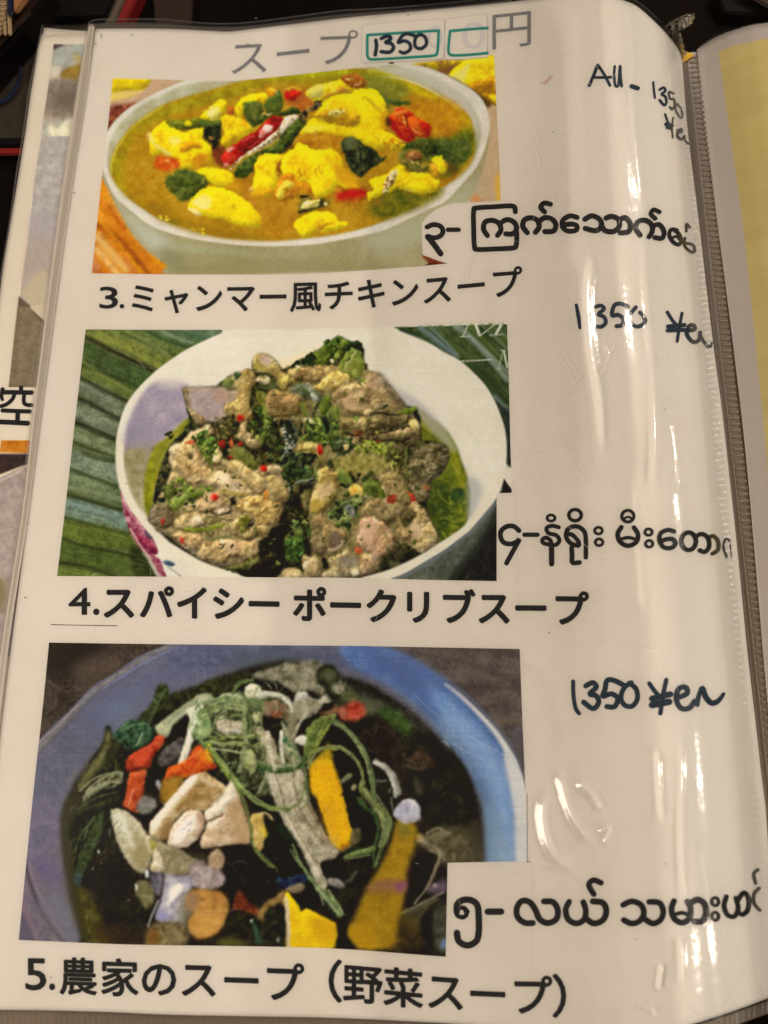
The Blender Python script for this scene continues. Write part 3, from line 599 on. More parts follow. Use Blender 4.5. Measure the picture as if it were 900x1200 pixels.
def photo_pork():
    P = Print(66, 378, 602, 680, 1.0, 11, (212, 196, 170))
    P.mott = .72; P.vol = .2
    W = (214, 199, 172)
    M, MD, ML = (156, 138, 92), (100, 86, 48), (200, 182, 140)
    K = (36, 38, 28)
    G = [(74, 98, 38), (96, 116, 44), (52, 76, 36), (120, 136, 56), (44, 60, 34)]
    # banana leaf
    P.F(60, 380, 5)
    P.sh([0, 0, 1000, 0, 1000, 1600, 0, 1600], (84, 90, 54), (70, 80, 46), (104, 108, 68), sm=False, f=.1, tx=((14, 1), (3.5, .6), (1.8, .5)))
    for a, c in (([200, 40, 400, 40, 700, 190, 600, 265, 400, 180, 200, 90], (122, 124, 50)), ([330, 40, 560, 40, 800, 150, 720, 200, 520, 110], (106, 118, 54)),
                 ([560, 40, 900, 40, 900, 110, 800, 140], (84, 104, 60)), ([700, 40, 1000, 40, 900, 90], (96, 120, 88)),
                 ([200, 110, 400, 190, 600, 280, 520, 400, 300, 330, 190, 240], (68, 86, 44)), ([190, 240, 330, 310, 500, 400, 450, 460, 300, 400, 180, 310], (104, 112, 50)),
                 ([180, 330, 450, 450, 400, 560, 170, 450], (108, 114, 84)), ([160, 470, 400, 580, 380, 660, 150, 560], (122, 126, 98)), ([150, 600, 380, 700, 370, 780, 130, 700], (122, 126, 86)),
                 ([120, 740, 370, 820, 380, 900, 120, 860], (112, 126, 96))):
        P.sh(a, c, tuple(int(v*.8) for v in c), tuple(min(255, int(v*1.18)) for v in c), f=2.4, op=.9, tx=((7, 1), (1.8, 1)))
    for a, w, c in (([200, 75, 330, 140, 450, 200, 600, 275], 5, (40, 36, 24)), ([180, 240, 320, 290, 420, 330, 500, 360], 2.5, (48, 58, 30)), ([180, 320, 300, 380, 400, 430, 460, 455], 4, (44, 48, 30)),
                    ([160, 430, 260, 480, 340, 530, 410, 560], 5, (44, 44, 30)), ([150, 575, 250, 620, 320, 650, 385, 680], 6, (40, 44, 30)), ([130, 690, 230, 730, 370, 780], 4.5, (54, 66, 30)),
                    ([400, 45, 560, 110, 740, 190], 2.6, (60, 74, 34)), ([560, 40, 680, 100, 800, 130], 3, (46, 70, 40)), ([250, 40, 400, 120, 560, 210, 620, 240], 2, (146, 146, 62)),
                    ([440, 40, 560, 100, 690, 180], 2, (150, 152, 84)), ([640, 40, 760, 90, 840, 110], 3, (140, 152, 120)), ([200, 230, 300, 300, 460, 390], 3, (124, 128, 56)), ([180, 350, 280, 410, 400, 480], 2.5, (140, 146, 120)), ([760, 40, 860, 75, 900, 90], 2.5, (60, 90, 60))):
        a = [a[0]+(a[0]-a[2])*.8, a[1]+(a[1]-a[3])*.8]+a if a[0] < 210 else a
        P.ln(a, w, c, f=1.4, op=.85)
    P.F(60, 530, 5.625)
    for a, c in (([130, 0, 420, 60, 440, 240, 120, 120], (124, 134, 104)), ([120, 140, 450, 230, 460, 330, 100, 250], (116, 126, 86)), ([100, 290, 480, 380, 510, 520, 90, 420], (116, 132, 112)),
                 ([85, 440, 520, 530, 600, 650, 70, 580], (94, 106, 38)), ([70, 590, 640, 700, 690, 820, 50, 740], (78, 92, 38)), ([50, 750, 300, 790, 400, 820, 40, 815], (100, 112, 40)),
                 ([520, 600, 640, 700, 700, 830, 560, 820], (50, 54, 30))):
        P.sh(a, c, tuple(int(v*.8) for v in c), tuple(min(255, int(v*1.18)) for v in c), f=2, op=.9, tx=((7, 1), (1.8, 1)))
    for a, w, c in (([200, 0, 320, 40, 420, 60], 5, (60, 66, 34)), ([125, 110, 240, 150, 340, 190, 440, 230], 4.6, (56, 68, 32)), ([105, 265, 250, 310, 360, 345, 470, 380], 6, (76, 84, 44)), ([100, 285, 280, 330, 470, 385], 3, (46, 54, 30)),
                    ([85, 425, 230, 470, 380, 510, 510, 545], 3, (60, 70, 40)), ([75, 570, 220, 620, 380, 650, 640, 710], 2.5, (40, 46, 26)), ([60, 725, 220, 750, 340, 790, 440, 820], 4.5, (48, 54, 28)),
                    ([110, 230, 300, 270, 460, 310], 2.5, (132, 138, 90)), ([95, 330, 250, 370, 420, 430], 3, (134, 150, 136)), ([90, 480, 300, 520, 480, 560], 2, (118, 126, 50)), ([60, 770, 200, 800, 320, 815], 2, (122, 128, 50))):
        a = [a[0]+(a[0]-a[2])*.8, a[1]+(a[1]-a[3])*.8]+a if a[0] < 130 else a
        P.ln(a, w, c, f=1.2, op=.85)
    # right-hand leaf with pale ribs and the cut-off lettering
    P.F(450, 380, 5.625)
    P.sh([60, 20, 830, 0, 850, 920, 800, 920, 760, 600, 650, 400, 480, 240, 250, 90], (66, 82, 44), (48, 62, 36), (86, 100, 52), sm=False, f=.4)
    for a, w, c in (([100, 30, 300, 130, 500, 250], 5, (44, 62, 44)), ([230, 15, 350, 110, 480, 220], 6, (112, 126, 124)), ([300, 10, 400, 110, 500, 220], 3, (134, 144, 138)), ([360, 10, 500, 170, 620, 260], 7, (78, 96, 44)),
                    ([460, 5, 640, 160, 820, 380], 6, (136, 144, 124)), ([500, 5, 700, 200, 825, 330], 3, (160, 160, 140)), ([560, 10, 700, 150, 820, 250], 9, (80, 98, 44)), ([650, 5, 760, 110, 820, 170], 3, (120, 132, 90)),
                    ([600, 250, 700, 360, 820, 520], 10, (50, 64, 36)), ([540, 250, 640, 350, 760, 500], 5, (56, 70, 44)), ([720, 470, 780, 530, 835, 590], 5, (112, 124, 120)), ([600, 20, 760, 170, 825, 240], 2, (48, 64, 36)), ([690, 0, 830, 110], 6, (92, 104, 52)),
                    ([400, 60, 560, 200, 760, 430], 2, (50, 64, 36))):
        P.ln(a, w, c, f=1.2, op=.85)
    P.sh([740, 520, 780, 540, 840, 600, 850, 910, 805, 910, 800, 700], (50, 56, 50), (34, 40, 38), f=1.2)
    C = (208, 200, 172)
    for a, w in (([555, 0, 520, 80], 1.4), ([500, 82, 575, 80], 1), ([600, -10, 632, 78], 3.2), ([632, 78, 745, -10], 1.2), ([775, 0, 735, 70], 3.2), ([695, 74, 785, 66], 1), ([500, 245, 710, 233], 1.2), ([785, 175, 755, 290], .9), ([740, 295, 775, 293], .8), ([765, 172, 800, 170], .8), ([790, 172, 812, 290], 2), ([810, 290, 822, 250], .8)):
        P.ln(a, w, C, f=.4, sm=False)
    P.F(0, 0, 1)
    P.fibres([66, 380, 300, 380, 200, 420, 145, 480, 66, 470], 150, [(130, 136, 76), (56, 66, 38), (110, 120, 84), (72, 86, 44)], (18, 50), (.5, 1.3), 27, 5, .02, .4)
    P.fibres([66, 470, 150, 470, 140, 600, 66, 590], 120, [(136, 142, 108), (60, 70, 42), (120, 128, 96), (80, 92, 54)], (18, 50), (.5, 1.3), 19, 4, .02, .4)
    P.fibres([66, 590, 150, 590, 190, 680, 66, 680], 110, [(112, 122, 56), (54, 62, 32), (92, 106, 46), (72, 86, 40)], (18, 50), (.5, 1.2), 13, 4, .02, .4)
    P.fibres([470, 380, 600, 380, 600, 520, 560, 440], 110, [(126, 138, 116), (46, 60, 36), (92, 108, 60), (64, 80, 44)], (16, 44), (.5, 1.1), 46, 4, .02, .4)
    # bowl
    bowl = [300, 384, 270, 387, 240, 399, 218, 410, 198, 423, 180, 437, 160, 457, 146, 478, 138, 504, 135.5, 525, 136, 550, 141, 574, 149, 600, 160, 625, 176, 650, 190, 672, 200, 684, 440, 684, 458, 678, 477, 670.4, 503, 655, 521, 644, 539, 630, 557, 613.6, 578, 589, 586, 574, 592, 553, 593.8, 530, 593, 512, 589.6, 495.6, 581.6, 474, 571, 454.7, 557, 438.7, 539, 422.7, 521, 413, 503, 402, 477, 391.5, 459, 385, 440, 380, 340, 378]
    P.sh([600, 574, 602, 684, 440, 684, 470, 660, 560, 600, 590, 560], (34, 34, 32), (24, 24, 24), (44, 44, 40), f=.4, sm=False)
    P.sh([590, 570, 583, 592, 580, 602, 566, 628, 549, 652, 526, 680, 440, 684, 440, 650, 560, 590], (86, 88, 72), (70, 72, 58), (104, 104, 90), f=1, sm=False)
    P.ln([455, 680, 480, 671, 506, 656, 542, 630, 560, 613, 582, 588], 5, (112, 116, 112), f=2)
    P.ln([583, 592, 580, 604, 566, 630, 549, 654, 530, 678], 5, (52, 54, 46), f=2.5)
    P.sh(bowl, W, (208, 192, 164), (220, 206, 182), f=.6, tx=((30, 1), (7, .5)), k=1.2)
    P.ln([141, 574, 149, 600, 160, 625, 176, 650, 190, 672], .1, W)
    P.F(60, 380, 5)
    P.sh([600, 345, 700, 335, 800, 355, 830, 450, 830, 540, 740, 600, 650, 700, 600, 800, 600, 880, 560, 980, 520, 960, 450, 860, 425, 760, 430, 680, 455, 560, 520, 430], (158, 140, 146), (142, 126, 138), (176, 156, 156), f=2.2, tx=((14, 1), (1.8, .7)))
    P.sh([425, 740, 600, 700, 610, 800, 600, 900, 520, 960, 450, 870], (150, 132, 104), (134, 120, 96), (164, 146, 118), f=5, op=.85)
    P.sh([480, 560, 560, 500, 600, 600, 540, 700, 450, 700], (140, 128, 138), f=6, op=.6)
    P.sh([600, 330, 720, 320, 800, 340, 760, 370, 640, 370], (206, 190, 168), f=4, op=.8)
    P.F(60, 530, 5.625)
    P.sh([480, 0, 620, 0, 600, 200, 600, 330, 640, 420, 560, 330, 500, 180], (152, 136, 92), (136, 122, 80), (166, 150, 110), f=2, op=.95)
    # pink flower pattern outside
    P.sh([455, 250, 480, 310, 520, 380, 570, 440, 610, 490, 670, 560, 700, 640, 700, 670, 680, 680, 720, 710, 740, 770, 760, 825, 710, 825, 690, 790, 640, 700, 590, 640, 545, 580, 510, 500, 480, 400], (160, 84, 96), (128, 40, 64), (196, 132, 136), f=.7, k=3)
    P.sh([560, 540, 640, 580, 700, 640, 690, 670, 620, 650, 580, 600], (142, 44, 70), (112, 28, 54), (176, 80, 100), f=1)
    P.ln([470, 300, 520, 400, 600, 490], 1.2, (210, 160, 156), f=.6)
    P.ln([520, 500, 590, 620, 650, 700, 700, 800], 1.5, (206, 184, 150), f=.7)
    P.sh([610, 520, 650, 540, 670, 570, 640, 560], (80, 80, 96), f=.8)
    P.sh([735, 720, 770, 712, 815, 735, 800, 752, 760, 745], (70, 84, 100), (110, 120, 124), f=.8)
    P.ln([770, 755, 820, 790, 860, 822], 1.2, (130, 132, 126), f=.6)
    P.sh([760, 825, 700, 825, 640, 720, 600, 660, 640, 690, 700, 790], (190, 176, 148), f=.9, op=.6)
    P.ln([645, 715, 690, 790, 715, 830], 1.6, (180, 170, 140), f=.6)
    P.dots([270, 800, 300, 800, 300, 815, 270, 815], 3, [(210, 200, 170)], (.6, 1))
    # oil
    P.sh([700, -60, 800, -40, 790, 60, 740, 190, 690, 230, 670, 400, 645, 425, 610, 350, 610, 200, 640, 60], (136, 132, 28), (110, 112, 24), (170, 158, 36), f=1.6)
    P.sh([700, 90, 740, 60, 770, 90, 740, 170, 700, 160], (190, 128, 34), (196, 96, 24), (196, 160, 50), f=1.8)
    P.F(60, 380, 5)
    P.sh([600, 800, 640, 700, 740, 600, 820, 545, 850, 590, 760, 660, 700, 740, 690, 850, 620, 880], (134, 130, 36), (112, 114, 28), (156, 146, 50), f=1.5)
    P.sh([780, 600, 830, 580, 850, 600, 800, 640], (60, 70, 32), f=1.5)
    P.F(0, 0, 1)
    P.sh([488, 478, 505, 490, 522, 504, 534, 522, 541, 541, 548, 560, 551, 582, 549, 606, 540, 622, 516, 638, 498, 625, 488, 560, 480, 500], (96, 106, 28), (70, 86, 26), (124, 124, 34), f=1.4, tx=((14, 1), (3.5, .8)))
    P.sh([490, 482, 510, 494, 527, 512, 537, 534, 545, 565, 547, 590, 538, 585, 530, 545, 512, 512, 492, 500], (132, 130, 26), (112, 116, 24), (150, 144, 40), f=1.8)
    P.F(450, 530, 5.625)
    P.sh([300, 200, 400, 200, 450, 260, 440, 400, 420, 520, 370, 560, 290, 440, 280, 340], (66, 80, 28), (48, 62, 26), (96, 106, 36), f=2.5)
    P.sh([450, 250, 520, 240, 540, 300, 500, 340, 450, 320], (52, 76, 36), (34, 56, 34), (70, 90, 36), f=1.4)
    for a, w in (([430, 30, 470, 110, 500, 190], 1.3), ([350, 240, 380, 300, 440, 350], 1.2), ([430, 290, 440, 330, 465, 345], 1.6), ([505, 350, 515, 400], 1.6), ([400, 430, 480, 460, 540, 430], 1.6), ([380, 520, 420, 570, 480, 540], 1.8), ([440, 480, 500, 500], 2)):
        P.ln(a, w, (146, 146, 46), f=.6, op=.75)
    P.dots([350, 360, 530, 300, 540, 460, 400, 580], 34, [(122, 126, 40), (60, 80, 28), (140, 140, 50)], (1, 2.4), f=.8, op=.7)
    P.F(0, 0, 1)
    # dark ground of the heap, with soft shadow on the plate
    heap = [200, 520, 223, 499, 214, 456, 253, 453, 262, 446, 275, 437, 296, 433, 296, 423, 307, 415, 321, 419, 330, 433, 341, 428, 362, 416, 378, 407, 396, 393, 410, 400, 424, 403, 427, 412, 427, 424, 433, 435, 447, 442, 458, 456, 472, 474, 488, 478, 493, 490, 494, 515, 517, 519, 526, 537, 520, 548, 512, 557, 503, 569, 500, 594, 509, 615, 515, 634, 494, 651, 468, 663, 450, 670, 427, 676, 420, 684, 300, 684, 287, 675, 256, 665, 233, 656, 216, 646, 198, 635, 184, 620, 176, 606, 182, 570, 190, 540]
    P.sh([446, 436, 462, 452, 490, 470, 520, 500, 536, 530, 520, 520, 480, 480, 455, 462], (170, 160, 150), f=2.5, op=.7)
    P.sh(heap, (48, 48, 30), (24, 26, 20), (84, 84, 48), f=.9, k=3, sm=False)
    P.herbs([200, 500, 300, 440, 420, 410, 480, 480, 510, 530, 500, 600, 460, 660, 300, 672, 200, 630, 180, 590], 300, [K, (30, 32, 24), (66, 72, 38), (90, 84, 50), (54, 66, 34), (100, 92, 52)], (2, 6), vein=.15)
    def meat(a, c=M, d=MD, l=ML, rel=.5, **k):
        P.sh(a, tuple(int(v*.35) for v in c), f=1.6, op=.3) if k.pop('sd', 1) else None
        kw = dict(f=1.1, k=2.3, rel=rel*.34, edge=.14, vol=.36, tx=((14, .8), (7, 1), (3.5, 1), (1.8, .7))); kw.update(k)
        P.sh(a, c, d, l, **kw)
    P.F(180, 530, 5.625)
    meat([20, 330, 120, 120, 130, 0, 300, -40, 480, 60, 700, 90, 850, 100, 890, 300, 830, 460, 740, 560, 690, 680, 560, 740, 400, 745, 230, 660, 100, 560, 0, 500], (150, 132, 92), (92, 82, 50), (192, 174, 132), sd=0)
    P.F(320, 530, 5.625)
    meat([240, 400, 330, 90, 560, -20, 800, 60, 900, 300, 900, 600, 700, 800, 330, 830, 250, 640], (128, 118, 74), (76, 74, 42), (166, 152, 108), sd=0)
    P.F(330, 380, 5.625)
    meat([60, 300, 300, 270, 560, 300, 700, 390, 840, 560, 900, 760, 500, 980, 100, 900, -60, 500], (134, 120, 78), (76, 72, 42), (174, 156, 112), sd=0)
    P.herbs([60, 450, 260, 450, 420, 620, 500, 760, 300, 960, 0, 900], 90, [(52, 70, 36), (74, 90, 42), (38, 48, 32), (90, 92, 48)], (3, 7))
    def spec(a, n, l=(226, 210, 180), r=(.5, 1.2)): P.dots(a, n, [l, (206, 190, 150)], r, f=.4, op=.75)
    # ---- upper left: bone end and knuckle
    P.F(200, 380, 5.625)
    meat([80, 425, 140, 412, 300, 412, 430, 420, 510, 430, 520, 480, 480, 520, 440, 570, 360, 610, 340, 640, 250, 650, 150, 610, 130, 560, 110, 500], (172, 146, 120), (150, 124, 98), (188, 164, 140), rel=.15, edge=.2, vol=.05, k=2)
    P.sh([130, 450, 280, 440, 360, 480, 360, 560, 340, 625, 240, 620, 150, 560], (166, 142, 134), (150, 128, 124), (182, 158, 142), f=2.4, op=.85)
    P.sh([280, 460, 360, 450, 370, 500, 300, 510], (178, 134, 108), f=2.5, op=.7)
    meat([80, 425, 110, 430, 120, 500, 140, 560, 180, 600, 250, 640, 210, 670, 160, 650, 130, 590, 100, 510], (158, 132, 84), (112, 88, 46), (196, 172, 124))
    meat([350, 400, 400, 340, 470, 310, 540, 300, 560, 350, 540, 420, 520, 500, 530, 570, 540, 620, 490, 650, 440, 620, 380, 600, 350, 560, 370, 520, 430, 500, 440, 440, 380, 430], (166, 142, 84), (118, 94, 46), (200, 178, 122))
    P.sh([350, 370, 380, 355, 420, 370, 400, 420, 350, 420], (110, 116, 56), (82, 92, 44), (136, 140, 80), f=.8)
    P.sh([410, 330, 440, 320, 480, 325, 450, 350, 430, 365], (66, 82, 50), f=.7)
    meat([540, 240, 560, 205, 600, 192, 650, 205, 700, 240, 725, 300, 770, 330, 810, 370, 820, 410, 770, 430, 720, 400, 690, 350, 640, 320, 590, 320, 545, 290], (168, 148, 86), (130, 108, 56), (204, 184, 130), rel=.4)
    P.sh([590, 210, 640, 205, 670, 240, 640, 260, 600, 250], (188, 158, 134), (170, 136, 110), (206, 180, 160), f=1.5)
    P.sh([545, 250, 590, 270, 640, 300, 580, 300], (176, 156, 60), f=1.6, op=.8)
    P.sh([720, 380, 790, 360, 820, 380, 810, 420, 750, 430, 715, 400], (186, 168, 82), (160, 138, 60), (206, 190, 120), f=.7)
    P.sh([560, 360, 610, 335, 650, 360, 640, 400, 580, 390], (176, 166, 130), (110, 100, 60), (216, 204, 170), f=.7, k=3.5)
    P.sh([580, 400, 640, 400, 700, 400, 740, 430, 700, 440, 630, 430, 590, 420], (60, 72, 38), (36, 44, 28), (96, 104, 60), f=.6)
    P.sh([560, 450, 590, 440, 640, 470, 620, 520, 590, 560, 570, 510], (104, 108, 40), (76, 84, 34), (132, 134, 60), f=.6)
    meat([630, 460, 680, 430, 740, 440, 800, 460, 860, 500, 870, 560, 830, 600, 740, 615, 660, 605, 620, 560, 620, 500], (142, 118, 70), (80, 62, 34), (186, 158, 106), rel=.6)
    P.sh([740, 480, 800, 470, 800, 520, 750, 520], (188, 150, 100), f=1.2, op=.8)
    for y in range(520, 600, 18): P.ln([660, y+12, 740, y+4, 820, y-6, 860, y-14], 1, (76, 58, 30), f=.5, op=.7)
    meat([680, 620, 760, 610, 840, 600, 850, 640, 780, 650, 700, 645], (128, 112, 74), rel=.5)
    # sprig and leaf strips
    P.sh([600, 520, 640, 560, 660, 640, 640, 700, 620, 780, 585, 820, 580, 770, 610, 700, 600, 620], (96, 110, 40), (60, 74, 34), (140, 146, 72), f=.6)
    P.sh([750, 640, 790, 620, 820, 680, 840, 740, 830, 780, 780, 720, 760, 680], (40, 50, 42), (22, 30, 26), (66, 78, 66), f=.6)
    P.ln([780, 620, 815, 680, 830, 740], .8, (140, 148, 140), f=.4)
    P.sh([740, 640, 760, 700, 800, 750, 830, 790, 790, 830, 760, 880, 730, 890, 760, 800, 740, 720], (120, 128, 124), (40, 50, 44), (196, 200, 196), f=.5, k=5, tx=((3.5, .6), (1.8, 1)))
    P.herbs([640, 620, 740, 640, 760, 780, 700, 890, 600, 890, 620, 760], 26, [(44, 56, 34), (66, 82, 40), (30, 38, 28)], (2.5, 6))
    P.herbs([540, 560, 640, 560, 660, 680, 600, 780, 540, 720], 22, G+[(30, 36, 26)], (2, 5))
    # chopped herb and chili paste over the bone
    P.herbs([280, 620, 440, 600, 540, 680, 560, 760, 420, 780, 300, 720], 46, [(96, 90, 44), (126, 112, 60), (72, 66, 34), (84, 50, 30), (150, 130, 80)], (1.2, 3), vein=.2)
    meat([470, 640, 510, 640, 500, 700, 540, 740, 580, 780, 570, 820, 520, 810, 480, 770, 440, 750, 450, 700], (182, 160, 116), (130, 106, 60), (212, 194, 158), k=2.4)
    # left meat with leaf
    meat([0, 830, 60, 780, 130, 720, 200, 680, 250, 660, 290, 700, 260, 760, 250, 900, 120, 960, 0, 940], (186, 160, 116), (136, 108, 62), (214, 190, 152))
    P.herbs([160, 720, 280, 700, 320, 780, 290, 880, 200, 890, 150, 800], 26, [(84, 112, 40), (110, 132, 54), (60, 88, 40), (70, 104, 44)], (3, 6))
    P.sh([95, 790, 130, 765, 155, 785, 150, 820, 110, 825], (208, 66, 28), (180, 40, 20), (222, 110, 50), f=.6)
    P.sh([90, 860, 130, 850, 150, 880, 110, 890], (60, 56, 36), f=.9)
    meat([260, 860, 300, 820, 340, 850, 330, 920, 280, 930], (196, 176, 130), sd=0)
    P.sh([400, 820, 470, 810, 530, 850, 550, 920, 450, 950, 400, 900], (104, 106, 48), (80, 84, 40), (134, 130, 68), f=1)
    P.sh([440, 605, 475, 595, 485, 625, 455, 640], (186, 40, 30), (150, 24, 22), f=.6)
    P.sh([320, 780, 350, 760, 360, 800, 330, 810], (150, 36, 26), f=.7)
    P.sh([390, 770, 410, 770, 410, 810, 395, 810], (190, 90, 50), f=.6)
    P.sh([440, 780, 470, 775, 465, 800, 445, 800], (170, 36, 28), f=.6)
    # ---- right top
    P.F(330, 380, 5.625)
    P.sh([60, 275, 130, 225, 190, 190, 240, 200, 250, 270, 200, 300, 130, 290, 80, 295], (52, 68, 34), (28, 38, 26), (86, 104, 46), f=.5, k=3)
    meat([40, 330, 70, 290, 150, 280, 240, 270, 330, 280, 360, 330, 300, 380, 220, 390, 120, 370, 60, 370], (158, 134, 86), (104, 78, 42), (202, 178, 128), rel=.6, sd=0)
    meat([240, 400, 290, 340, 350, 310, 420, 310, 460, 350, 450, 400, 390, 430, 320, 440, 250, 450, 210, 420], (178, 156, 84), (134, 110, 54), (210, 192, 130), rel=.5, sd=0)
    meat([330, 460, 380, 420, 440, 390, 520, 390, 560, 340, 600, 310, 660, 330, 700, 390, 740, 440, 790, 500, 820, 560, 780, 600, 720, 590, 650, 560, 600, 600, 550, 600, 480, 610, 430, 570, 380, 530, 330, 500], (156, 134, 94), (104, 84, 54), (194, 172, 134), rel=.5, tx=((14, .8), (7, 1), (1.8, .7)))
    P.sh([560, 350, 620, 330, 650, 370, 620, 420, 570, 400], (176, 144, 118), (160, 126, 100), f=2, op=.8)
    P.sh([400, 500, 450, 490, 500, 530, 470, 570, 420, 550], (190, 154, 124), f=2, op=.75)
    P.sh([660, 340, 720, 430, 790, 510, 760, 520, 690, 440], (92, 80, 54), f=2, op=.7)
    P.sh([545, 570, 600, 550, 640, 520, 630, 540, 590, 590, 560, 600], (196, 174, 130), f=.7)
    # parsley on the summit
    P.sh([210, 200, 260, 160, 290, 120, 350, 95, 370, 75, 410, 95, 450, 110, 470, 140, 440, 170, 400, 200, 360, 240, 300, 250, 270, 280, 230, 260], (88, 108, 36), (52, 70, 30), (126, 138, 52), f=.5, k=2.6, sm=False)
    P.sh([370, 290, 400, 220, 440, 170, 480, 130, 520, 160, 540, 230, 550, 280, 530, 340, 500, 370, 460, 350, 420, 320, 380, 310], (118, 130, 50), (80, 98, 36), (156, 160, 84), f=.5, k=2.2, sm=False)
    P.sh([450, 120, 500, 105, 535, 130, 510, 150, 545, 165, 540, 182, 500, 170, 460, 150, 420, 190, 390, 170], (34, 48, 30), (22, 30, 24), (60, 78, 40), f=.5, sm=False)
    P.ln([410, 310, 440, 250, 490, 180], 2.5, (170, 172, 110), f=.8)
    P.sh([335, 150, 370, 140, 380, 165, 345, 172], (30, 44, 28), f=.7)
    P.herbs([290, 110, 400, 90, 460, 150, 380, 230, 260, 260, 230, 220], 12, [(66, 88, 34), (110, 126, 44), (44, 60, 30)], (2.5, 5))
    P.herbs([60, 280, 200, 200, 240, 280, 140, 290], 14, [(32, 46, 30), (70, 88, 42), (24, 34, 26)], (2, 4.5))
    for cx, cy, r in ((333, 245, 2.6), (108, 282, 2.8), (180, 640, 5.4), (425, 812, 4.2), (875, 660, 4.6)): P.el(cx, cy, r*5.6, r*4.8, (212, 198, 160), (170, 150, 96), (232, 222, 196), f=.5)
    P.sh([350, 200, 370, 190, 380, 215, 355, 225], (140, 156, 70), f=.5)
    P.herbs([510, 350, 570, 330, 560, 390, 510, 390], 8, [(96, 110, 40), (140, 140, 70), (50, 60, 34)], (1.5, 3))
    # onion slice, sprigs
    P.sh([50, 430, 90, 400, 160, 390, 220, 430, 270, 480, 240, 510, 180, 490, 110, 460], (96, 108, 84), (60, 74, 48), (150, 156, 150), f=.6)
    P.sh([190, 450, 230, 470, 240, 500, 210, 500], (166, 170, 168), f=.8)
    meat([-20, 360, 40, 330, 90, 370, 80, 410, 20, 430, -20, 400], (184, 166, 86), sd=0)
    P.sh([245, 520, 290, 470, 330, 480, 320, 560, 280, 600, 250, 580], (96, 112, 40), (66, 82, 36), (122, 134, 56), f=.6)
    P.sh([330, 540, 380, 560, 390, 620, 350, 630, 320, 590], (110, 122, 50), (76, 90, 40), (150, 154, 80), f=.6)
    P.sh([120, 520, 150, 510, 170, 560, 160, 610, 130, 590], (124, 130, 54), (96, 104, 46), f=.8)
    P.herbs([140, 650, 260, 600, 360, 640, 380, 740, 280, 780, 150, 760], 46, [(74, 100, 40), (96, 120, 46), (44, 66, 34), (60, 84, 40), (120, 138, 60)], (3, 6.5))
    P.sh([265, 620, 310, 610, 320, 680, 290, 690], (28, 38, 34), f=.8)
    P.herbs([130, 740, 230, 760, 340, 750, 330, 800, 250, 800], 16, G, (2.5, 5))
    # folded grey meat layers on the right
    meat([570, 600, 650, 590, 740, 600, 840, 590, 850, 640, 780, 680, 680, 700, 600, 720, 565, 670], (108, 96, 60), (58, 50, 32), (156, 142, 100), rel=.7)
    meat([390, 610, 470, 620, 560, 610, 580, 660, 560, 720, 500, 710, 430, 690, 385, 660], (140, 126, 78), (84, 72, 40), (180, 164, 116), rel=.5)
    meat([480, 740, 600, 720, 720, 700, 840, 680, 890, 720, 840, 760, 740, 770, 660, 760, 560, 780], (124, 108, 72), (66, 56, 34), (168, 150, 112), rel=.6)
    meat([660, 790, 720, 770, 800, 780, 800, 840, 760, 870, 700, 850], (98, 90, 58), (56, 50, 34), (140, 130, 92))
    for a in ([560, 730, 640, 720, 760, 690, 870, 670], [400, 700, 460, 730, 540, 740], [640, 770, 720, 765, 800, 770, 860, 740], [580, 600, 650, 585, 740, 600, 800, 590], [800, 770, 830, 820, 800, 880]):
        P.ln(a, (1, 2.6, 1.2), (30, 26, 20), f=.7, op=.9)
    P.sh([470, 710, 520, 700, 525, 730, 480, 735], (112, 30, 24), f=.8)
    P.sh([620, 765, 645, 768, 640, 785, 620, 780], (140, 40, 30), f=.7)
    P.sh([755, 590, 800, 560, 860, 545, 895, 545, 870, 580, 810, 595], (112, 124, 40), (84, 96, 34), (140, 146, 60), f=.6)
    P.sh([845, 640, 870, 620, 900, 650, 895, 690, 860, 695], (196, 170, 96), (150, 120, 56), (224, 206, 140), f=.6)
    P.herbs([510, 780, 600, 760, 700, 830, 680, 880, 560, 870, 500, 830], 22, [(116, 130, 44), (140, 150, 56), (92, 110, 40)], (3, 6))
    P.ln([510, 800, 560, 870, 540, 890], 1.6, (150, 158, 80), f=.5)
    meat([100, 800, 170, 780, 240, 790, 290, 850, 300, 930, 200, 900, 120, 870], (168, 152, 90), (120, 104, 52), (200, 186, 134))
    P.sh([235, 800, 265, 798, 272, 850, 245, 860], (196, 40, 30), (160, 26, 22), f=.6)
    P.sh([355, 760, 400, 740, 450, 760, 450, 840, 400, 870, 360, 840], (50, 60, 38), (26, 32, 26), (84, 98, 60), f=.8, k=3)
    P.ln([362, 790, 380, 770, 420, 770, 440, 790, 430, 830], 1.2, (136, 150, 110), f=.5)
    P.el(425, 812, 17, 20, (206, 186, 130), (170, 146, 80), f=.5)
    P.sh([440, 870, 520, 850, 640, 880, 720, 900, 640, 980, 500, 1000, 380, 980, 330, 900, 400, 870], (144, 136, 66), (110, 102, 48), (172, 162, 96), f=1.4, k=2.4)
    # ---- right centre grey chunk
    P.F(450, 530, 5.625)
    meat([180, 30, 230, -30, 300, -60, 400, -50, 430, 0, 420, 70, 370, 150, 310, 190, 300, 300, 240, 340, 200, 300, 160, 220, 150, 120], (112, 102, 72), (62, 56, 38), (158, 146, 114), rel=.8)
    spec([180, 50, 350, 0, 360, 120, 200, 160], 20, (176, 170, 150), (.5, 1))
    P.sh([255, 215, 290, 210, 300, 240, 265, 245], (164, 96, 56), f=.9)
    P.ln([150, -40, 140, 60, 145, 180, 130, 220], 2.4, (112, 116, 70), f=.7)
    P.herbs([0, -60, 100, -60, 110, 80, 40, 130, -20, 60], 22, [(110, 122, 46), (84, 98, 40), (136, 144, 60)], (2.5, 5))
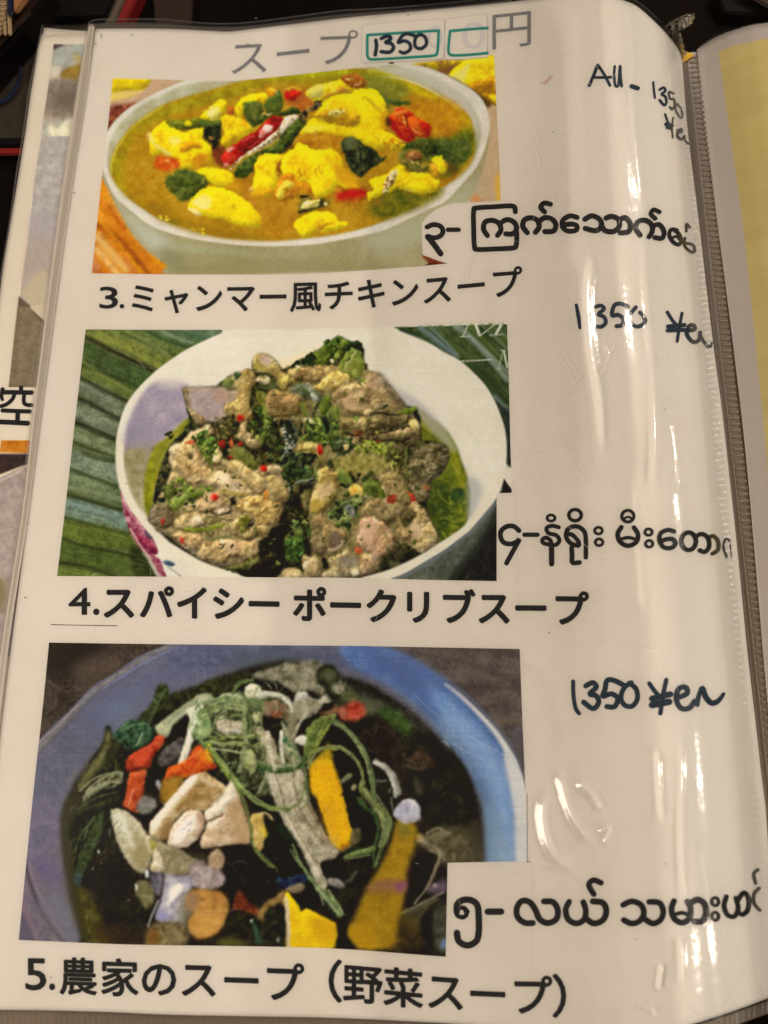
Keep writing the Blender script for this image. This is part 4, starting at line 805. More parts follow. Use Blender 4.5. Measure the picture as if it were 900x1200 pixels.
    P.herbs([60, 90, 160, 60, 200, 220, 120, 260], 20, [(90, 84, 44), (66, 66, 36), (120, 110, 64)], (2, 4))
    meat([0, 160, 60, 140, 120, 180, 140, 250, 190, 300, 240, 360, 270, 380, 300, 440, 330, 500, 360, 560, 350, 610, 300, 640, 270, 680, 220, 660, 180, 620, 130, 580, 80, 530, 90, 480, 40, 440, 0, 400, -40, 330], (176, 154, 108), (120, 98, 58), (212, 192, 150), rel=.6)
    P.sh([100, 420, 150, 380, 220, 400, 180, 470, 130, 490], (90, 80, 48), (54, 48, 32), (140, 124, 80), f=1.2)
    P.sh([170, 480, 230, 470, 250, 530, 200, 560], (196, 172, 150), f=1.6, op=.8)
    P.sh([120, 280, 160, 260, 200, 290, 205, 325, 160, 325, 130, 305], (204, 52, 36), (170, 34, 26), (222, 110, 80), f=.6)
    P.sh([25, 290, 60, 270, 85, 290, 75, 325, 40, 325], (186, 46, 34), (150, 30, 26), f=.7)
    spec([90, 500, 300, 440, 340, 600, 200, 620], 14)
    P.sh([0, 560, 60, 560, 110, 600, 150, 660, 220, 700, 120, 740, 40, 745, -20, 700], (54, 52, 36), (34, 34, 26), (84, 80, 56), f=1.2)
    P.sh([10, 720, 60, 715, 100, 745, 60, 765, 15, 760], (126, 118, 84), (90, 84, 56), (164, 154, 120), f=.9)
    # ---- bottom centre
    P.F(320, 530, 5.625)
    P.sh([100, 300, 180, 250, 180, 400, 240, 560, 250, 800, 0, 810, 20, 640, 40, 450], (34, 32, 24), (20, 20, 18), (56, 56, 38), f=1.5)
    P.herbs([-20, 60, 180, 0, 300, 40, 280, 180, 120, 200, 60, 170], 60, [(40, 58, 36), (30, 42, 32), (60, 84, 42), (86, 106, 50), (24, 32, 28)], (3, 7))
    P.ln([130, 230, 180, 190, 280, 175], (1, 2, 1), (150, 156, 150), f=.5)
    P.sh([95, 215, 110, 205, 110, 250, 98, 270], (150, 154, 150), f=.5)
    P.ln([150, 220, 200, 200, 270, 200], 1.5, (90, 96, 84), f=.6)
    meat([240, 370, 250, 290, 290, 210, 290, 150, 310, 110, 350, 95, 390, 130, 430, 110, 430, 180, 430, 250, 400, 320, 350, 380, 290, 410, 250, 400], (170, 150, 84), (118, 98, 48), (208, 188, 134), rel=.5)
    P.sh([300, 230, 360, 200, 400, 230, 370, 290, 310, 300], (196, 170, 136), f=2, op=.8)
    P.sh([250, 330, 300, 310, 330, 360, 290, 400, 255, 390], (176, 152, 60), f=1.4, op=.8)
    meat([185, 280, 220, 250, 250, 250, 240, 330, 230, 400, 190, 350], (118, 112, 62), (78, 78, 42), (150, 144, 90))
    P.sh([275, 100, 290, 95, 300, 160, 290, 200, 280, 160], (130, 142, 80), f=.6)
    P.sh([420, 110, 470, 120, 520, 170, 550, 200, 500, 220, 440, 210], (102, 120, 50), (74, 94, 40), (130, 144, 70), f=.7)
    P.sh([500, 130, 560, 180, 540, 210, 510, 170], (30, 34, 28), f=.8)
    P.herbs([440, 200, 500, 200, 500, 280, 440, 270], 12, [(50, 62, 34), (90, 104, 46), (34, 40, 30)], (2, 4))
    P.sh([500, 240, 540, 220, 600, 235, 605, 275, 560, 292, 510, 280], (214, 182, 92), (190, 146, 50), (236, 216, 150), f=.6)
    P.sh([600, 200, 650, 180, 690, 200, 740, 280, 700, 310, 640, 280, 600, 260], (86, 104, 38), (54, 70, 32), (126, 140, 60), f=.6, k=3)
    P.sh([590, 170, 630, 120, 660, 140, 630, 180, 600, 200], (62, 74, 40), f=.7)
    P.herbs([360, 400, 440, 330, 540, 290, 620, 290, 580, 380, 520, 440, 500, 560, 470, 620, 440, 520, 380, 460], 66, [(66, 90, 40), (96, 116, 54), (44, 60, 36), (120, 136, 80), (34, 44, 30)], (2.5, 6))
    P.sh([470, 360, 510, 340, 540, 380, 545, 430, 510, 420], (110, 120, 116), (70, 80, 74), (160, 166, 160), f=.7, k=3)
    P.ln([440, 350, 500, 320, 600, 300], 1.4, (150, 164, 120), f=.5)
    P.herbs([90, 480, 160, 440, 240, 440, 240, 540, 140, 560], 30, [(70, 92, 42), (100, 114, 56), (120, 110, 64), (44, 58, 36)], (2, 5))
    P.sh([50, 600, 90, 560, 170, 560, 210, 600, 200, 690, 150, 730, 90, 710, 60, 660], (52, 80, 36), (34, 54, 30), (84, 112, 48), f=.9, k=3)
    P.herbs([70, 580, 190, 570, 190, 690, 100, 700], 20, [(60, 94, 40), (84, 118, 52), (40, 66, 34)], (2.5, 5))
    P.herbs([0, 730, 70, 730, 60, 780, 0, 790], 10, [(70, 92, 40), (50, 70, 36)], (2, 4))
    # cartilage pieces
    meat([270, 420, 330, 410, 370, 470, 460, 510, 480, 560, 440, 620, 390, 680, 350, 660, 330, 590, 320, 500, 270, 480], (150, 126, 84), (104, 84, 54), (190, 168, 124), rel=.3)
    P.sh([370, 540, 420, 530, 450, 570, 430, 620, 390, 620, 365, 590], (110, 92, 80), (88, 72, 62), (130, 112, 96), f=1.5)
    P.ln([360, 640, 410, 640, 450, 600, 455, 580], 2.2, (196, 178, 160), f=.8)
    meat([245, 590, 270, 550, 310, 540, 345, 590, 350, 650, 320, 690, 270, 660], (120, 106, 76), (80, 70, 50), (156, 140, 106), rel=.3)
    meat([190, 720, 200, 680, 240, 690, 290, 700, 320, 760, 310, 830, 180, 830, 210, 780], (172, 152, 112), (120, 100, 66), (214, 196, 160))
    P.sh([195, 740, 215, 720, 235, 740, 225, 775, 200, 770], (222, 208, 176), f=.7)
    meat([0, 810, 80, 770, 160, 765, 200, 800, 190, 840, 0, 840], (170, 150, 106), (116, 98, 60), (208, 190, 146))
    meat([350, 700, 420, 680, 480, 640, 500, 660, 560, 690, 570, 760, 580, 800, 500, 830, 330, 830, 330, 790, 380, 770], (160, 144, 104), (112, 98, 66), (200, 184, 144), rel=.4)
    P.sh([420, 720, 480, 670, 550, 690, 570, 740, 520, 760, 440, 755], (136, 128, 110), (116, 108, 94), (156, 148, 128), f=1.4)
    P.sh([510, 780, 550, 775, 570, 800, 530, 815], (222, 204, 160), f=1)
    P.sh([320, 700, 345, 700, 365, 750, 340, 765], (20, 18, 16), f=.8)
    P.sh([540, 650, 560, 620, 590, 640, 580, 665, 550, 665], (200, 90, 50), f=.7)
    # pink rib
    meat([590, 380, 640, 320, 700, 310, 760, 340, 840, 330, 880, 380, 830, 430, 770, 460, 720, 460, 600, 440], (132, 116, 78), (92, 78, 50), (168, 150, 112), rel=.5)
    meat([560, 480, 590, 430, 650, 430, 720, 450, 780, 520, 800, 590, 770, 650, 710, 700, 650, 665, 600, 650, 555, 620, 550, 560, 570, 520], (182, 148, 116), (140, 108, 76), (212, 182, 156), rel=.45, vol=.4)
    P.sh([590, 470, 660, 450, 690, 510, 660, 600, 600, 610, 565, 560], (194, 158, 138), (176, 138, 118), (212, 184, 166), f=2.6, op=.85)
    spec([580, 460, 680, 440, 690, 600, 590, 620], 26, (220, 190, 176), (.5, 1))
    P.ln([700, 470, 740, 540, 780, 600, 770, 640], 2, (140, 118, 70), f=1)
    meat([580, 670, 640, 670, 700, 700, 700, 760, 640, 800, 580, 810, 570, 740], (172, 144, 104), (120, 94, 60), (206, 182, 144))
    P.sh([650, 660, 700, 660, 690, 720, 660, 740], (166, 138, 124), f=1.2)
    meat([800, 530, 850, 500, 900, 510, 900, 600, 850, 570, 800, 550], (172, 144, 100))
    P.sh([720, 700, 800, 650, 900, 620, 900, 740, 760, 800, 700, 800], (38, 38, 28), (24, 24, 20), (70, 68, 46), f=1.2)
    P.sh([760, 720, 820, 715, 850, 745, 790, 760], (88, 86, 56), f=1.5)
    # stringy meat upper right of it
    meat([700, 160, 760, 130, 830, 150, 850, 220, 900, 300, 880, 360, 820, 320, 760, 300, 740, 240], (150, 130, 84), (96, 80, 48), (190, 170, 120))
    P.sh([755, 310, 790, 275, 815, 300, 800, 330, 765, 335], (168, 36, 30), f=.7)
    # ---- bottom left big chunk
    P.F(180, 530, 5.625)
    P.herbs([0, 250, 120, 180, 260, 200, 380, 240, 260, 330, 150, 400, 0, 400], 44, [(84, 104, 42), (110, 126, 52), (50, 62, 36), (128, 142, 66), (36, 42, 30)], (3, 6.5))
    meat([130, 40, 100, 0, 130, -50, 260, -60, 300, 0, 340, 90, 400, 130, 430, 190, 340, 200, 260, 215, 220, 180, 170, 130, 120, 110], (186, 160, 114), (134, 108, 64), (216, 194, 154))
    P.sh([215, 20, 250, 10, 260, 40, 230, 50], (86, 76, 48), f=1)
    P.herbs([280, -40, 400, -40, 420, 90, 360, 60], 16, [(92, 116, 42), (70, 90, 40), (120, 138, 60)], (3, 6))
    P.el(415, 48, 26, 30, (222, 206, 160), (190, 166, 110), (236, 226, 196), f=.6)
    meat([340, 180, 400, 130, 480, 120, 540, 170, 600, 190, 640, 240, 660, 290, 560, 290, 480, 275, 430, 240, 350, 210], (188, 166, 124), (140, 118, 70), (220, 204, 172), rel=.5)
    P.sh([430, 150, 480, 140, 500, 180, 470, 200, 430, 190], (222, 208, 190), f=1.4)
    P.sh([500, 180, 560, 190, 570, 230, 520, 230], (170, 152, 140), f=1.8, op=.8)
    P.ln([440, 245, 520, 275, 620, 278], 3, (172, 150, 60), f=1.2, op=.8)
    meat([490, 70, 530, 50, 600, 80, 660, 120, 730, 170, 740, 240, 700, 290, 640, 240, 590, 180, 510, 130], (182, 160, 112), (138, 116, 66), (214, 196, 152))
    P.sh([560, 0, 620, 0, 680, 70, 690, 110, 640, 110, 590, 60], (100, 106, 48), (80, 86, 40), (120, 124, 60), f=1)
    meat([740, 100, 790, 80, 850, 100, 850, 140, 790, 150, 750, 140], (192, 168, 130))
    meat([740, 170, 790, 150, 840, 190, 880, 250, 890, 300, 840, 340, 800, 290, 760, 250], (176, 156, 102), (128, 106, 60), (210, 192, 146))
    meat([560, 330, 620, 290, 700, 290, 760, 320, 830, 340, 840, 400, 820, 460, 760, 500, 730, 550, 680, 560, 640, 500, 640, 420, 580, 400, 550, 370], (176, 148, 88), (124, 98, 50), (212, 188, 138), rel=.65)
    meat([280, 340, 330, 280, 400, 260, 460, 290, 520, 330, 500, 370, 440, 380, 400, 400, 330, 400, 280, 380], (170, 144, 106), (112, 90, 58), (206, 182, 146))
    meat([390, 400, 440, 370, 520, 370, 500, 400, 440, 415], (192, 168, 150), (150, 126, 104), (216, 196, 180), rel=.2)
    meat([150, 450, 210, 400, 290, 400, 360, 430, 330, 480, 270, 510, 200, 520, 140, 500], (168, 148, 108), (116, 98, 62), (204, 186, 148))
    P.el(285, 452, 40, 26, (214, 194, 170), (190, 166, 140), (228, 212, 196), f=1.2)
    meat([0, 350, 80, 340, 130, 400, 130, 480, 60, 500, 10, 490, -40, 440], (120, 104, 76), (76, 64, 44), (156, 138, 106))
    P.sh([45, 440, 70, 435, 75, 465, 50, 470], (160, 50, 40), f=.9)
    P.sh([120, 320, 180, 290, 220, 300, 200, 350, 150, 390, 120, 370], (112, 130, 54), (84, 104, 42), (140, 152, 76), f=.6)
    P.sh([190, 200, 240, 260, 300, 250, 350, 240, 330, 270, 260, 300, 210, 290], (110, 130, 50), (80, 100, 40), (136, 150, 70), f=.6)
    P.ln([170, 180, 210, 250, 240, 290], 2.6, (100, 122, 48), f=.6)
    P.sh([60, 280, 110, 200, 140, 200, 130, 280, 100, 310], (92, 104, 46), (70, 80, 40), f=.8)
    meat([500, 470, 560, 430, 620, 400, 660, 430, 690, 520, 640, 580, 560, 560, 500, 530, 470, 500], (142, 124, 80), (94, 78, 46), (186, 166, 120), rel=.6)
    P.sh([560, 450, 600, 420, 640, 440, 635, 490, 590, 530, 560, 510], (98, 100, 34), (70, 74, 30), (124, 124, 46), f=1)
    P.sh([640, 440, 665, 450, 660, 490, 630, 500, 610, 510], (40, 36, 26), f=.9)
    P.sh([190, 500, 260, 500, 350, 495, 430, 470, 470, 480, 440, 500, 350, 525, 250, 532, 195, 525], (112, 122, 38), (86, 96, 32), (140, 148, 58), f=.6)
    P.ln([380, 430, 450, 440, 520, 450], 1.4, (70, 70, 44), f=.6)
    P.ln([330, 400, 380, 395, 420, 415, 500, 395, 520, 375], 1.4, (44, 36, 28), f=.6)
    meat([120, 540, 200, 530, 300, 540, 330, 580, 320, 640, 230, 650, 160, 600, 130, 570], (176, 150, 108), (122, 100, 62), (208, 186, 146))
    P.sh([170, 565, 195, 560, 205, 595, 180, 600], (190, 60, 44), f=.8)
    P.ln([340, 570, 400, 580, 440, 560, 520, 555], 3, (110, 116, 72), f=.7)
    meat([330, 600, 440, 580, 520, 570, 600, 590, 680, 600, 690, 660, 640, 700, 560, 700, 500, 690, 460, 740, 380, 730, 310, 700, 290, 670], (174, 148, 104), (118, 94, 58), (210, 186, 146), rel=.6)
    P.sh([470, 590, 540, 590, 560, 630, 510, 660, 470, 640], (190, 162, 140), f=2, op=.8)
    P.herbs([430, 600, 470, 600, 470, 650, 430, 640], 5, [(84, 84, 50), (60, 60, 40)], (1.5, 3))
    P.ln([430, 730, 470, 740, 540, 710, 550, 720], 2, (110, 100, 84), f=.7)
    P.sh([490, 760, 560, 740, 640, 710, 700, 690, 690, 720, 600, 750, 530, 770], (110, 114, 54), (84, 88, 44), (134, 136, 74), f=.8)
    P.sh([690, 600, 740, 560, 810, 470, 850, 440, 850, 800, 640, 830, 560, 790, 640, 760, 700, 700], (26, 24, 20), (16, 16, 14), (44, 42, 32), f=1.2)
    P.sh([505, 300, 545, 300, 540, 350, 510, 345], (30, 26, 20), f=.9)
    P.sh([375, 290, 400, 270, 425, 290, 415, 320, 385, 325], (198, 44, 34), (160, 30, 26), (220, 100, 80), f=.6)
    P.sh([700, 90, 740, 80, 750, 115, 710, 120], (196, 40, 30), (160, 26, 22), f=.5)
    P.sh([725, 260, 755, 255, 750, 320, 730, 310], (206, 130, 50), f=.9)
    P.sh([495, 20, 525, 20, 520, 50, 500, 45], (150, 50, 34), f=.8)
    spec([300, 300, 500, 280, 840, 350, 700, 540, 300, 540], 44)
    spec([200, 560, 600, 600, 600, 700, 350, 700], 26)
    spec([340, 110, 560, 110, 700, 220, 500, 260], 20)
    P.dots([180, 300, 700, 200, 800, 500, 300, 640], 40, [(60, 50, 30), (90, 84, 50), (84, 96, 44)], (.5, 1.3), op=.8)
    P.F(0, 0, 1)
    P.dots([250, 450, 420, 440, 480, 520, 420, 650, 300, 640, 220, 540], 70, [(196, 176, 120), (120, 130, 60), (216, 200, 160), (60, 60, 40)], (.5, 1.2), op=.8)
    P.dots([260, 480, 400, 480, 460, 600, 330, 640], 5, [(176, 54, 38), (196, 70, 40)], (.9, 1.6))
    HE = [212, 520, 262, 492, 285, 440, 300, 435, 390, 405, 430, 430, 480, 490, 520, 530, 500, 570, 508, 630, 440, 664, 300, 674, 205, 628, 185, 598]
    P.fibres(HE, 330, [(92, 80, 44), (196, 178, 132), (120, 112, 60), (78, 76, 40), (176, 156, 108)], (4, 11), (.6, 1.3), op=.5)
    P.herbs(HE, 150, [(84, 98, 42), (64, 80, 36), (112, 120, 54), (96, 92, 48), (50, 60, 32)], (1.4, 3.4), vein=.1)
    P.fibres(HE, 90, [(104, 120, 52), (74, 92, 40), (132, 138, 70)], (5, 12), (.9, 1.7), op=.75)
    P.dots(HE, 110, [(222, 208, 172), (204, 188, 140)], (.4, .9), op=.8)
    g = P.im.mean(-1, keepdims=True); P.im = g+(P.im-g)*.9
    P.tone(HE, (1.05, 1.0, .88), 4, .93, .45)
    P.warp([205, 515, 222, 460, 300, 425, 390, 400, 430, 420, 480, 480, 520, 530, 500, 570, 512, 630, 440, 668, 300, 680, 200, 630, 182, 600], .9)
    # the white rim over the heap's lower edge
    P.sh([144, 530, 147, 553, 156, 581.6, 170, 604.7, 180, 617, 198, 635, 216, 646, 233, 656, 256, 665, 287, 675.5, 300, 678, 300, 690, 190, 690, 183, 668, 172, 650, 172, 640, 160, 610, 146, 570, 138, 550], W, (206, 192, 164), f=.7, sm=False, op=0)
    P.ln([141, 520, 142.5, 553, 151, 583, 166, 608, 176, 621, 194, 639, 213, 650, 231, 660, 254, 670, 285, 680], 7, W, f=.7)
    P.ln([424, 681, 452, 673, 472, 665, 498, 652, 519, 638.5, 546, 620, 558, 605, 574, 586, 583, 572, 588, 552], 8, W, (208, 196, 172), f=.8)
    P.sh([548, 560, 565, 570, 560, 590, 548, 610], (160, 156, 150), f=2.5, op=.6)
    P.finish(.025)
    return P

def photo_vegetable():
    P = Print(20, 752, 622, 1122, 1.0, 23, (96, 84, 76))
    K = (30, 27, 24); P.mott = .6; P.vol = .13
    P.F(0, 0, 1)
    # grey brown tabletop, upper corners
    P.sh([20, 750, 230, 750, 200, 780, 60, 860, 20, 900], (74, 62, 54), (54, 46, 40), (96, 80, 68), sm=False, f=.2, tx=((14, 1), (3.5, .6), (1.8, .8)))
    P.sh([50, 752, 130, 752, 110, 776, 90, 790, 55, 790], (50, 42, 38), f=7, op=.8)
    P.sh([90, 775, 150, 768, 120, 800, 90, 800], (96, 80, 66), f=5, op=.6)
    P.ln([56, 798, 68, 806, 82, 812], 1.4, (120, 102, 86), f=.8, op=.6)
    P.sh([450, 750, 625, 750, 625, 940, 560, 860], (96, 84, 76), (78, 68, 62), (112, 98, 86), sm=False, f=.2, tx=((14, 1), (3.5, .6), (1.8, .8)))
    for a in ([480, 765, 540, 775, 610, 800], [520, 800, 560, 805, 620, 806], [560, 830, 590, 828, 620, 838], [500, 760, 570, 762, 620, 770], [590, 850, 605, 856, 620, 870]):
        P.ln(a, 4, (72, 62, 58), f=2.4, op=.6)
    P.ln([540, 785, 580, 795, 618, 790], 4, (112, 96, 80), f=2.4, op=.5)
    P.ln([570, 848, 600, 845, 620, 850], 4, (118, 100, 72), f=2.4, op=.5)
    # bowl
    out = [20, 895, 45, 868, 62, 850, 84, 830, 108, 805, 135, 788, 165, 768, 200, 754, 215, 746, 430, 746, 450, 758, 480, 770, 510, 788, 534, 806, 560, 832, 585, 862, 601, 884, 612, 910, 617, 935, 640, 980, 640, 1040, 20, 1130]
    P.sh(out, (100, 97, 110), (86, 84, 96), (118, 114, 126), f=.7, tx=((30, 1), (7, .6), (1.8, .9)), k=2)
    P.ln([24, 910, 44, 880, 60, 862, 84, 836, 112, 808, 140, 790, 175, 768, 215, 752], 5, (122, 112, 108), (100, 92, 90), (140, 130, 124), f=1.2)
    P.ln([36, 880, 50, 866, 70, 848, 92, 826], 1.6, (160, 146, 136), f=.7, op=.8)
    P.ln([40, 890, 56, 872, 80, 848, 108, 818, 140, 796], 3, (92, 84, 80), f=1.4, op=.7)
    P.ln([120, 808, 140, 795, 170, 776, 210, 758], 1.6, (136, 134, 166), f=.8, op=.8)
    P.sh([100, 830, 150, 800, 200, 775, 260, 762, 300, 765, 250, 785, 170, 815, 110, 870], (96, 97, 116), f=9, op=.7)
    P.sh([120, 830, 165, 810, 160, 830, 120, 850], (102, 112, 124), f=8, op=.7)
    P.sh([200, 760, 380, 758, 440, 762, 430, 790, 330, 770, 230, 785], (84, 86, 104), (72, 76, 92), (102, 104, 120), f=8, op=.8)
    P.sh([270, 770, 330, 765, 380, 780, 360, 800, 280, 790], (80, 84, 92), f=6, op=.8)
    P.sh([20, 960, 60, 930, 72, 960, 74, 1020, 80, 1060, 40, 1050, 20, 1000], (108, 98, 112), (96, 88, 104), (120, 108, 122), f=6, op=.8)
    P.sh([40, 1010, 72, 1012, 78, 1035, 44, 1035], (100, 86, 118), f=5, op=.6)
    P.sh([20, 1040, 40, 1010, 60, 1060, 86, 1106, 20, 1110], (112, 98, 106), (96, 84, 92), (126, 110, 110), f=2.5, op=.8)
    P.ln([28, 1000, 34, 1030, 46, 1062, 62, 1088, 78, 1106], 4, (74, 66, 70), f=1.4, op=.85)
    P.ln([34, 1012, 42, 1038, 56, 1066, 76, 1100], 2.5, (128, 116, 124), f=1.1, op=.8)
    P.ln([24, 1050, 34, 1080, 46, 1106], 6, (128, 102, 104), f=2, op=.7)
    P.sh([20, 1066, 26, 1070, 42, 1106, 20, 1108], (88, 80, 92), f=1.3, op=.8)
    P.sh([44, 1060, 80, 1050, 110, 1106, 80, 1106], (110, 104, 118), f=3, op=.7)
    # blue right side with highlights
    P.sh([400, 754, 450, 758, 500, 782, 545, 820, 585, 866, 608, 905, 616, 950, 618, 1020, 568, 1020, 567, 950, 555, 920, 530, 880, 490, 830, 450, 800, 410, 780], (88, 110, 148), (78, 100, 138), (106, 130, 162), f=3, tx=((14, 1), (1.8, .7)))
    P.sh([420, 756, 470, 766, 520, 800, 500, 820, 450, 790], (84, 98, 136), f=6, op=.7)
    P.sh([500, 800, 540, 830, 580, 880, 600, 930, 604, 1010, 585, 1010, 580, 940, 560, 890, 520, 840], (124, 150, 178), (104, 136, 172), (146, 166, 182), f=5, op=.85)
    P.sh([564, 950, 580, 950, 584, 1012, 566, 1012], (100, 128, 162), f=3, op=.8)
    P.ln([521, 801, 540, 816, 560, 835, 580, 857, 595, 880, 606, 905, 612, 935], (2, 6, 12), (204, 196, 184), f=1.4)
    P.sh([590, 880, 604, 890, 614, 920, 620, 950, 622, 1012, 606, 1012, 604, 960, 597, 915], (200, 190, 178), (188, 184, 178), (210, 200, 186), f=1.6)
    P.ln([516, 790, 545, 813, 575, 843, 600, 875, 612, 905], 2.5, (96, 104, 124), f=1.3, op=.8)
    P.sh([600, 860, 618, 856, 618, 925, 612, 905], (88, 80, 80), f=1, op=.8)
    P.ln([484, 812, 500, 828, 520, 844], .6, (150, 176, 206), f=.3, op=.7)
    P.ln([530, 870, 545, 880, 570, 892], .7, (160, 180, 206), f=.3, op=.7)
    # dark broth
    br = [72, 968, 76, 945, 86, 920, 100, 900, 116, 880, 150, 852, 185, 826, 230, 805, 270, 790, 310, 778, 350, 776, 390, 790, 430, 800, 470, 825, 505, 855, 528, 880, 545, 900, 558, 930, 566, 960, 568, 1020, 570, 1130, 100, 1130, 96, 1100, 86, 1060, 78, 1020]
    P.sh(br, (42, 38, 32), (26, 24, 22), (60, 56, 44), f=3, tx=((14, 1), (3.5, .6), (1.8, .4)))
    P.sh([74, 960, 88, 925, 100, 905, 92, 950, 88, 1000, 92, 1050, 110, 1106, 100, 1106, 82, 1060, 75, 1010], (74, 68, 44), f=4, op=.85)
    P.sh([90, 1040, 104, 1046, 120, 1080, 130, 1110, 106, 1110], (88, 80, 30), (70, 60, 20), (104, 96, 40), f=3, op=.9)
    P.sh([110, 1080, 150, 1090, 170, 1110, 120, 1110], (70, 50, 20), f=4, op=.6)
    P.F(320, 750, 5)
    P.sh([370, 240, 480, 270, 620, 330, 760, 400, 880, 500, 900, 560, 700, 470, 540, 400, 420, 330], (56, 58, 52), (40, 42, 38), (80, 84, 70), f=3, op=.8)
    P.sh([350, 270, 430, 270, 520, 330, 600, 380, 560, 440, 420, 400], (96, 98, 56), (70, 76, 44), (120, 120, 76), f=2.6, op=.85)
    P.sh([520, 340, 640, 360, 700, 420, 640, 430, 560, 400], (90, 92, 72), f=3, op=.7)
    P.sh([620, 400, 700, 400, 780, 460, 820, 530, 780, 560, 700, 500, 640, 450], (66, 92, 40), (44, 70, 32), (88, 116, 50), f=2.2, op=.9)
    P.sh([540, 510, 620, 490, 700, 540, 750, 620, 770, 720, 780, 900, 700, 900, 640, 760, 560, 640, 530, 560], (48, 40, 34), (34, 28, 26), (66, 54, 44), f=1.5)
    P.ln([600, 500, 680, 530, 740, 620, 770, 720, 775, 780], 1.6, (82, 62, 48), f=1.4, op=.7)
    P.sh([790, 690, 860, 670, 900, 690, 880, 730, 800, 725], (98, 72, 52), (66, 50, 40), (124, 92, 66), f=1.4, op=.8)
    P.ln([780, 735, 840, 755, 900, 745], 2.4, (112, 98, 66), f=1.2, op=.8)
    P.sh([820, 800, 850, 820, 880, 900, 840, 900], (88, 78, 60), f=2.4, op=.8)
    P.F(450, 750, 5)
    P.ln([345, 590, 375, 615, 400, 655], 1.4, (150, 160, 170), f=.5, op=.8)
    P.sh([380, 620, 440, 700, 500, 800, 520, 880, 470, 900, 400, 760], (42, 42, 38), f=2)
    P.sh([190, 640, 280, 690, 300, 740, 260, 750, 170, 740], (84, 62, 44), (60, 46, 36), (112, 84, 56), f=2, op=.8)
    # lower right tangle
    P.F(450, 930, 5)
    P.sh([190, 260, 300, 200, 420, 190, 520, 220, 560, 320, 580, 400, 480, 400, 360, 420, 300, 340, 230, 310], (98, 88, 60), (70, 62, 42), (124, 112, 82), f=3, op=.9)
    P.sh([460, 200, 560, 160, 580, 400, 520, 400, 500, 300], (72, 64, 48), f=4, op=.8)
    P.sh([180, 250, 200, 238, 235, 250, 230, 285, 200, 280], (166, 144, 96), f=1.4)
    P.ln([220, 310, 250, 270, 320, 245, 380, 230], 3, (140, 126, 96), f=1.8, op=.8)
    P.ln([230, 290, 280, 330, 330, 360, 310, 420, 280, 500, 250, 570], 3.4, (140, 120, 92), f=1.5, op=.8)
    P.ln([270, 330, 340, 350, 350, 400], 2.2, (160, 140, 112), f=1.2, op=.7)
    P.sh([140, 400, 220, 380, 270, 460, 240, 560, 160, 640, 90, 660, 80, 560], (38, 28, 28), f=2.5)
    P.sh([0, 490, 60, 500, 140, 500, 130, 570, 60, 580, 0, 560], (92, 52, 84), (70, 40, 60), (120, 72, 100), f=3, op=.75)
    P.sh([280, 530, 330, 510, 365, 520, 365, 570, 300, 590, 250, 580], (112, 88, 108), (84, 68, 80), (134, 110, 120), f=2.4, op=.8)
    P.el(299, 538, 10, 12, (176, 150, 156), f=1)
    P.sh([330, 590, 365, 580, 365, 640, 320, 630], (40, 38, 44), f=1.6)
    P.ln([60, 700, 160, 690, 240, 650, 320, 610], 5, (116, 104, 74), f=2.2, op=.8)
    P.ln([180, 760, 220, 700, 260, 660], 4, (108, 98, 66), f=2, op=.7)
    P.sh([100, 700, 200, 720, 220, 800, 160, 860, 100, 800], (96, 80, 36), f=4, op=.8)
    P.sh([230, 730, 290, 700, 300, 900, 220, 900], (38, 30, 22), f=3)
    P.sh([290, 680, 370, 660, 370, 900, 300, 900], (78, 76, 60), (60, 60, 50), (96, 94, 76), f=3, op=.9)
    P.sh([340, 860, 370, 850, 370, 905, 330, 900], (96, 116, 150), f=2)
    P.sh([0, 800, 120, 780, 230, 860, 240, 900, 0, 905], (72, 54, 22), (54, 40, 18), (88, 70, 30), f=4, op=.9)
    # out-of-focus yellow wedge with mushroom cap
    P.F(310, 930, 5)
    P.sh([790, 150, 870, 170, 900, 220, 880, 320, 850, 400, 830, 500, 820, 600, 800, 700, 780, 800, 760, 900, 560, 910, 500, 860, 475, 810, 520, 740, 560, 640, 620, 520, 680, 420, 740, 280], (156, 116, 18), (130, 94, 20), (178, 138, 28), f=3, tx=((30, 1), (7, .5), (1.8, .7)))
    P.sh([620, 530, 700, 500, 820, 520, 810, 570, 720, 580, 600, 570], (138, 90, 70), f=3.5, op=.8)
    P.sh([780, 520, 825, 520, 815, 570, 770, 565], (136, 70, 112), f=2.5, op=.8)
    P.sh([480, 800, 560, 760, 640, 800, 660, 900, 540, 900], (178, 130, 16), f=3.5, op=.8)
    P.sh([780, 180, 840, 180, 860, 240, 800, 260], (120, 108, 40), f=3, op=.8)
    P.sh([760, 120, 770, 80, 800, 45, 850, 30, 890, 50, 910, 90, 910, 150, 880, 165, 830, 175, 790, 160], (184, 176, 186), (156, 150, 168), (204, 196, 196), f=1)
    P.sh([820, 50, 850, 60, 850, 130, 830, 140], (146, 144, 172), f=2.2, op=.7)
    P.ln([790, 160, 830, 172, 880, 165], 2, (170, 154, 120), f=1, op=.8)
    # pale green stalk pieces, top left
    P.F(170, 750, 5)
    P.sh([-20, 440, 30, 380, 60, 300, 80, 260, 120, 260, 140, 290, 130, 340, 90, 400, 60, 460, 20, 500, -20, 520], (58, 66, 40), (36, 40, 30), (86, 96, 60), f=1.3)
    P.ln([30, 470, 60, 400, 100, 330, 120, 280], 2, (92, 104, 66), f=1, op=.8)
    P.sh([120, 330, 200, 300, 300, 270, 420, 220, 560, 190, 620, 190, 560, 240, 500, 300, 430, 330, 330, 340, 200, 400, 120, 420], (52, 52, 34), (34, 34, 26), (76, 76, 46), f=2.4)
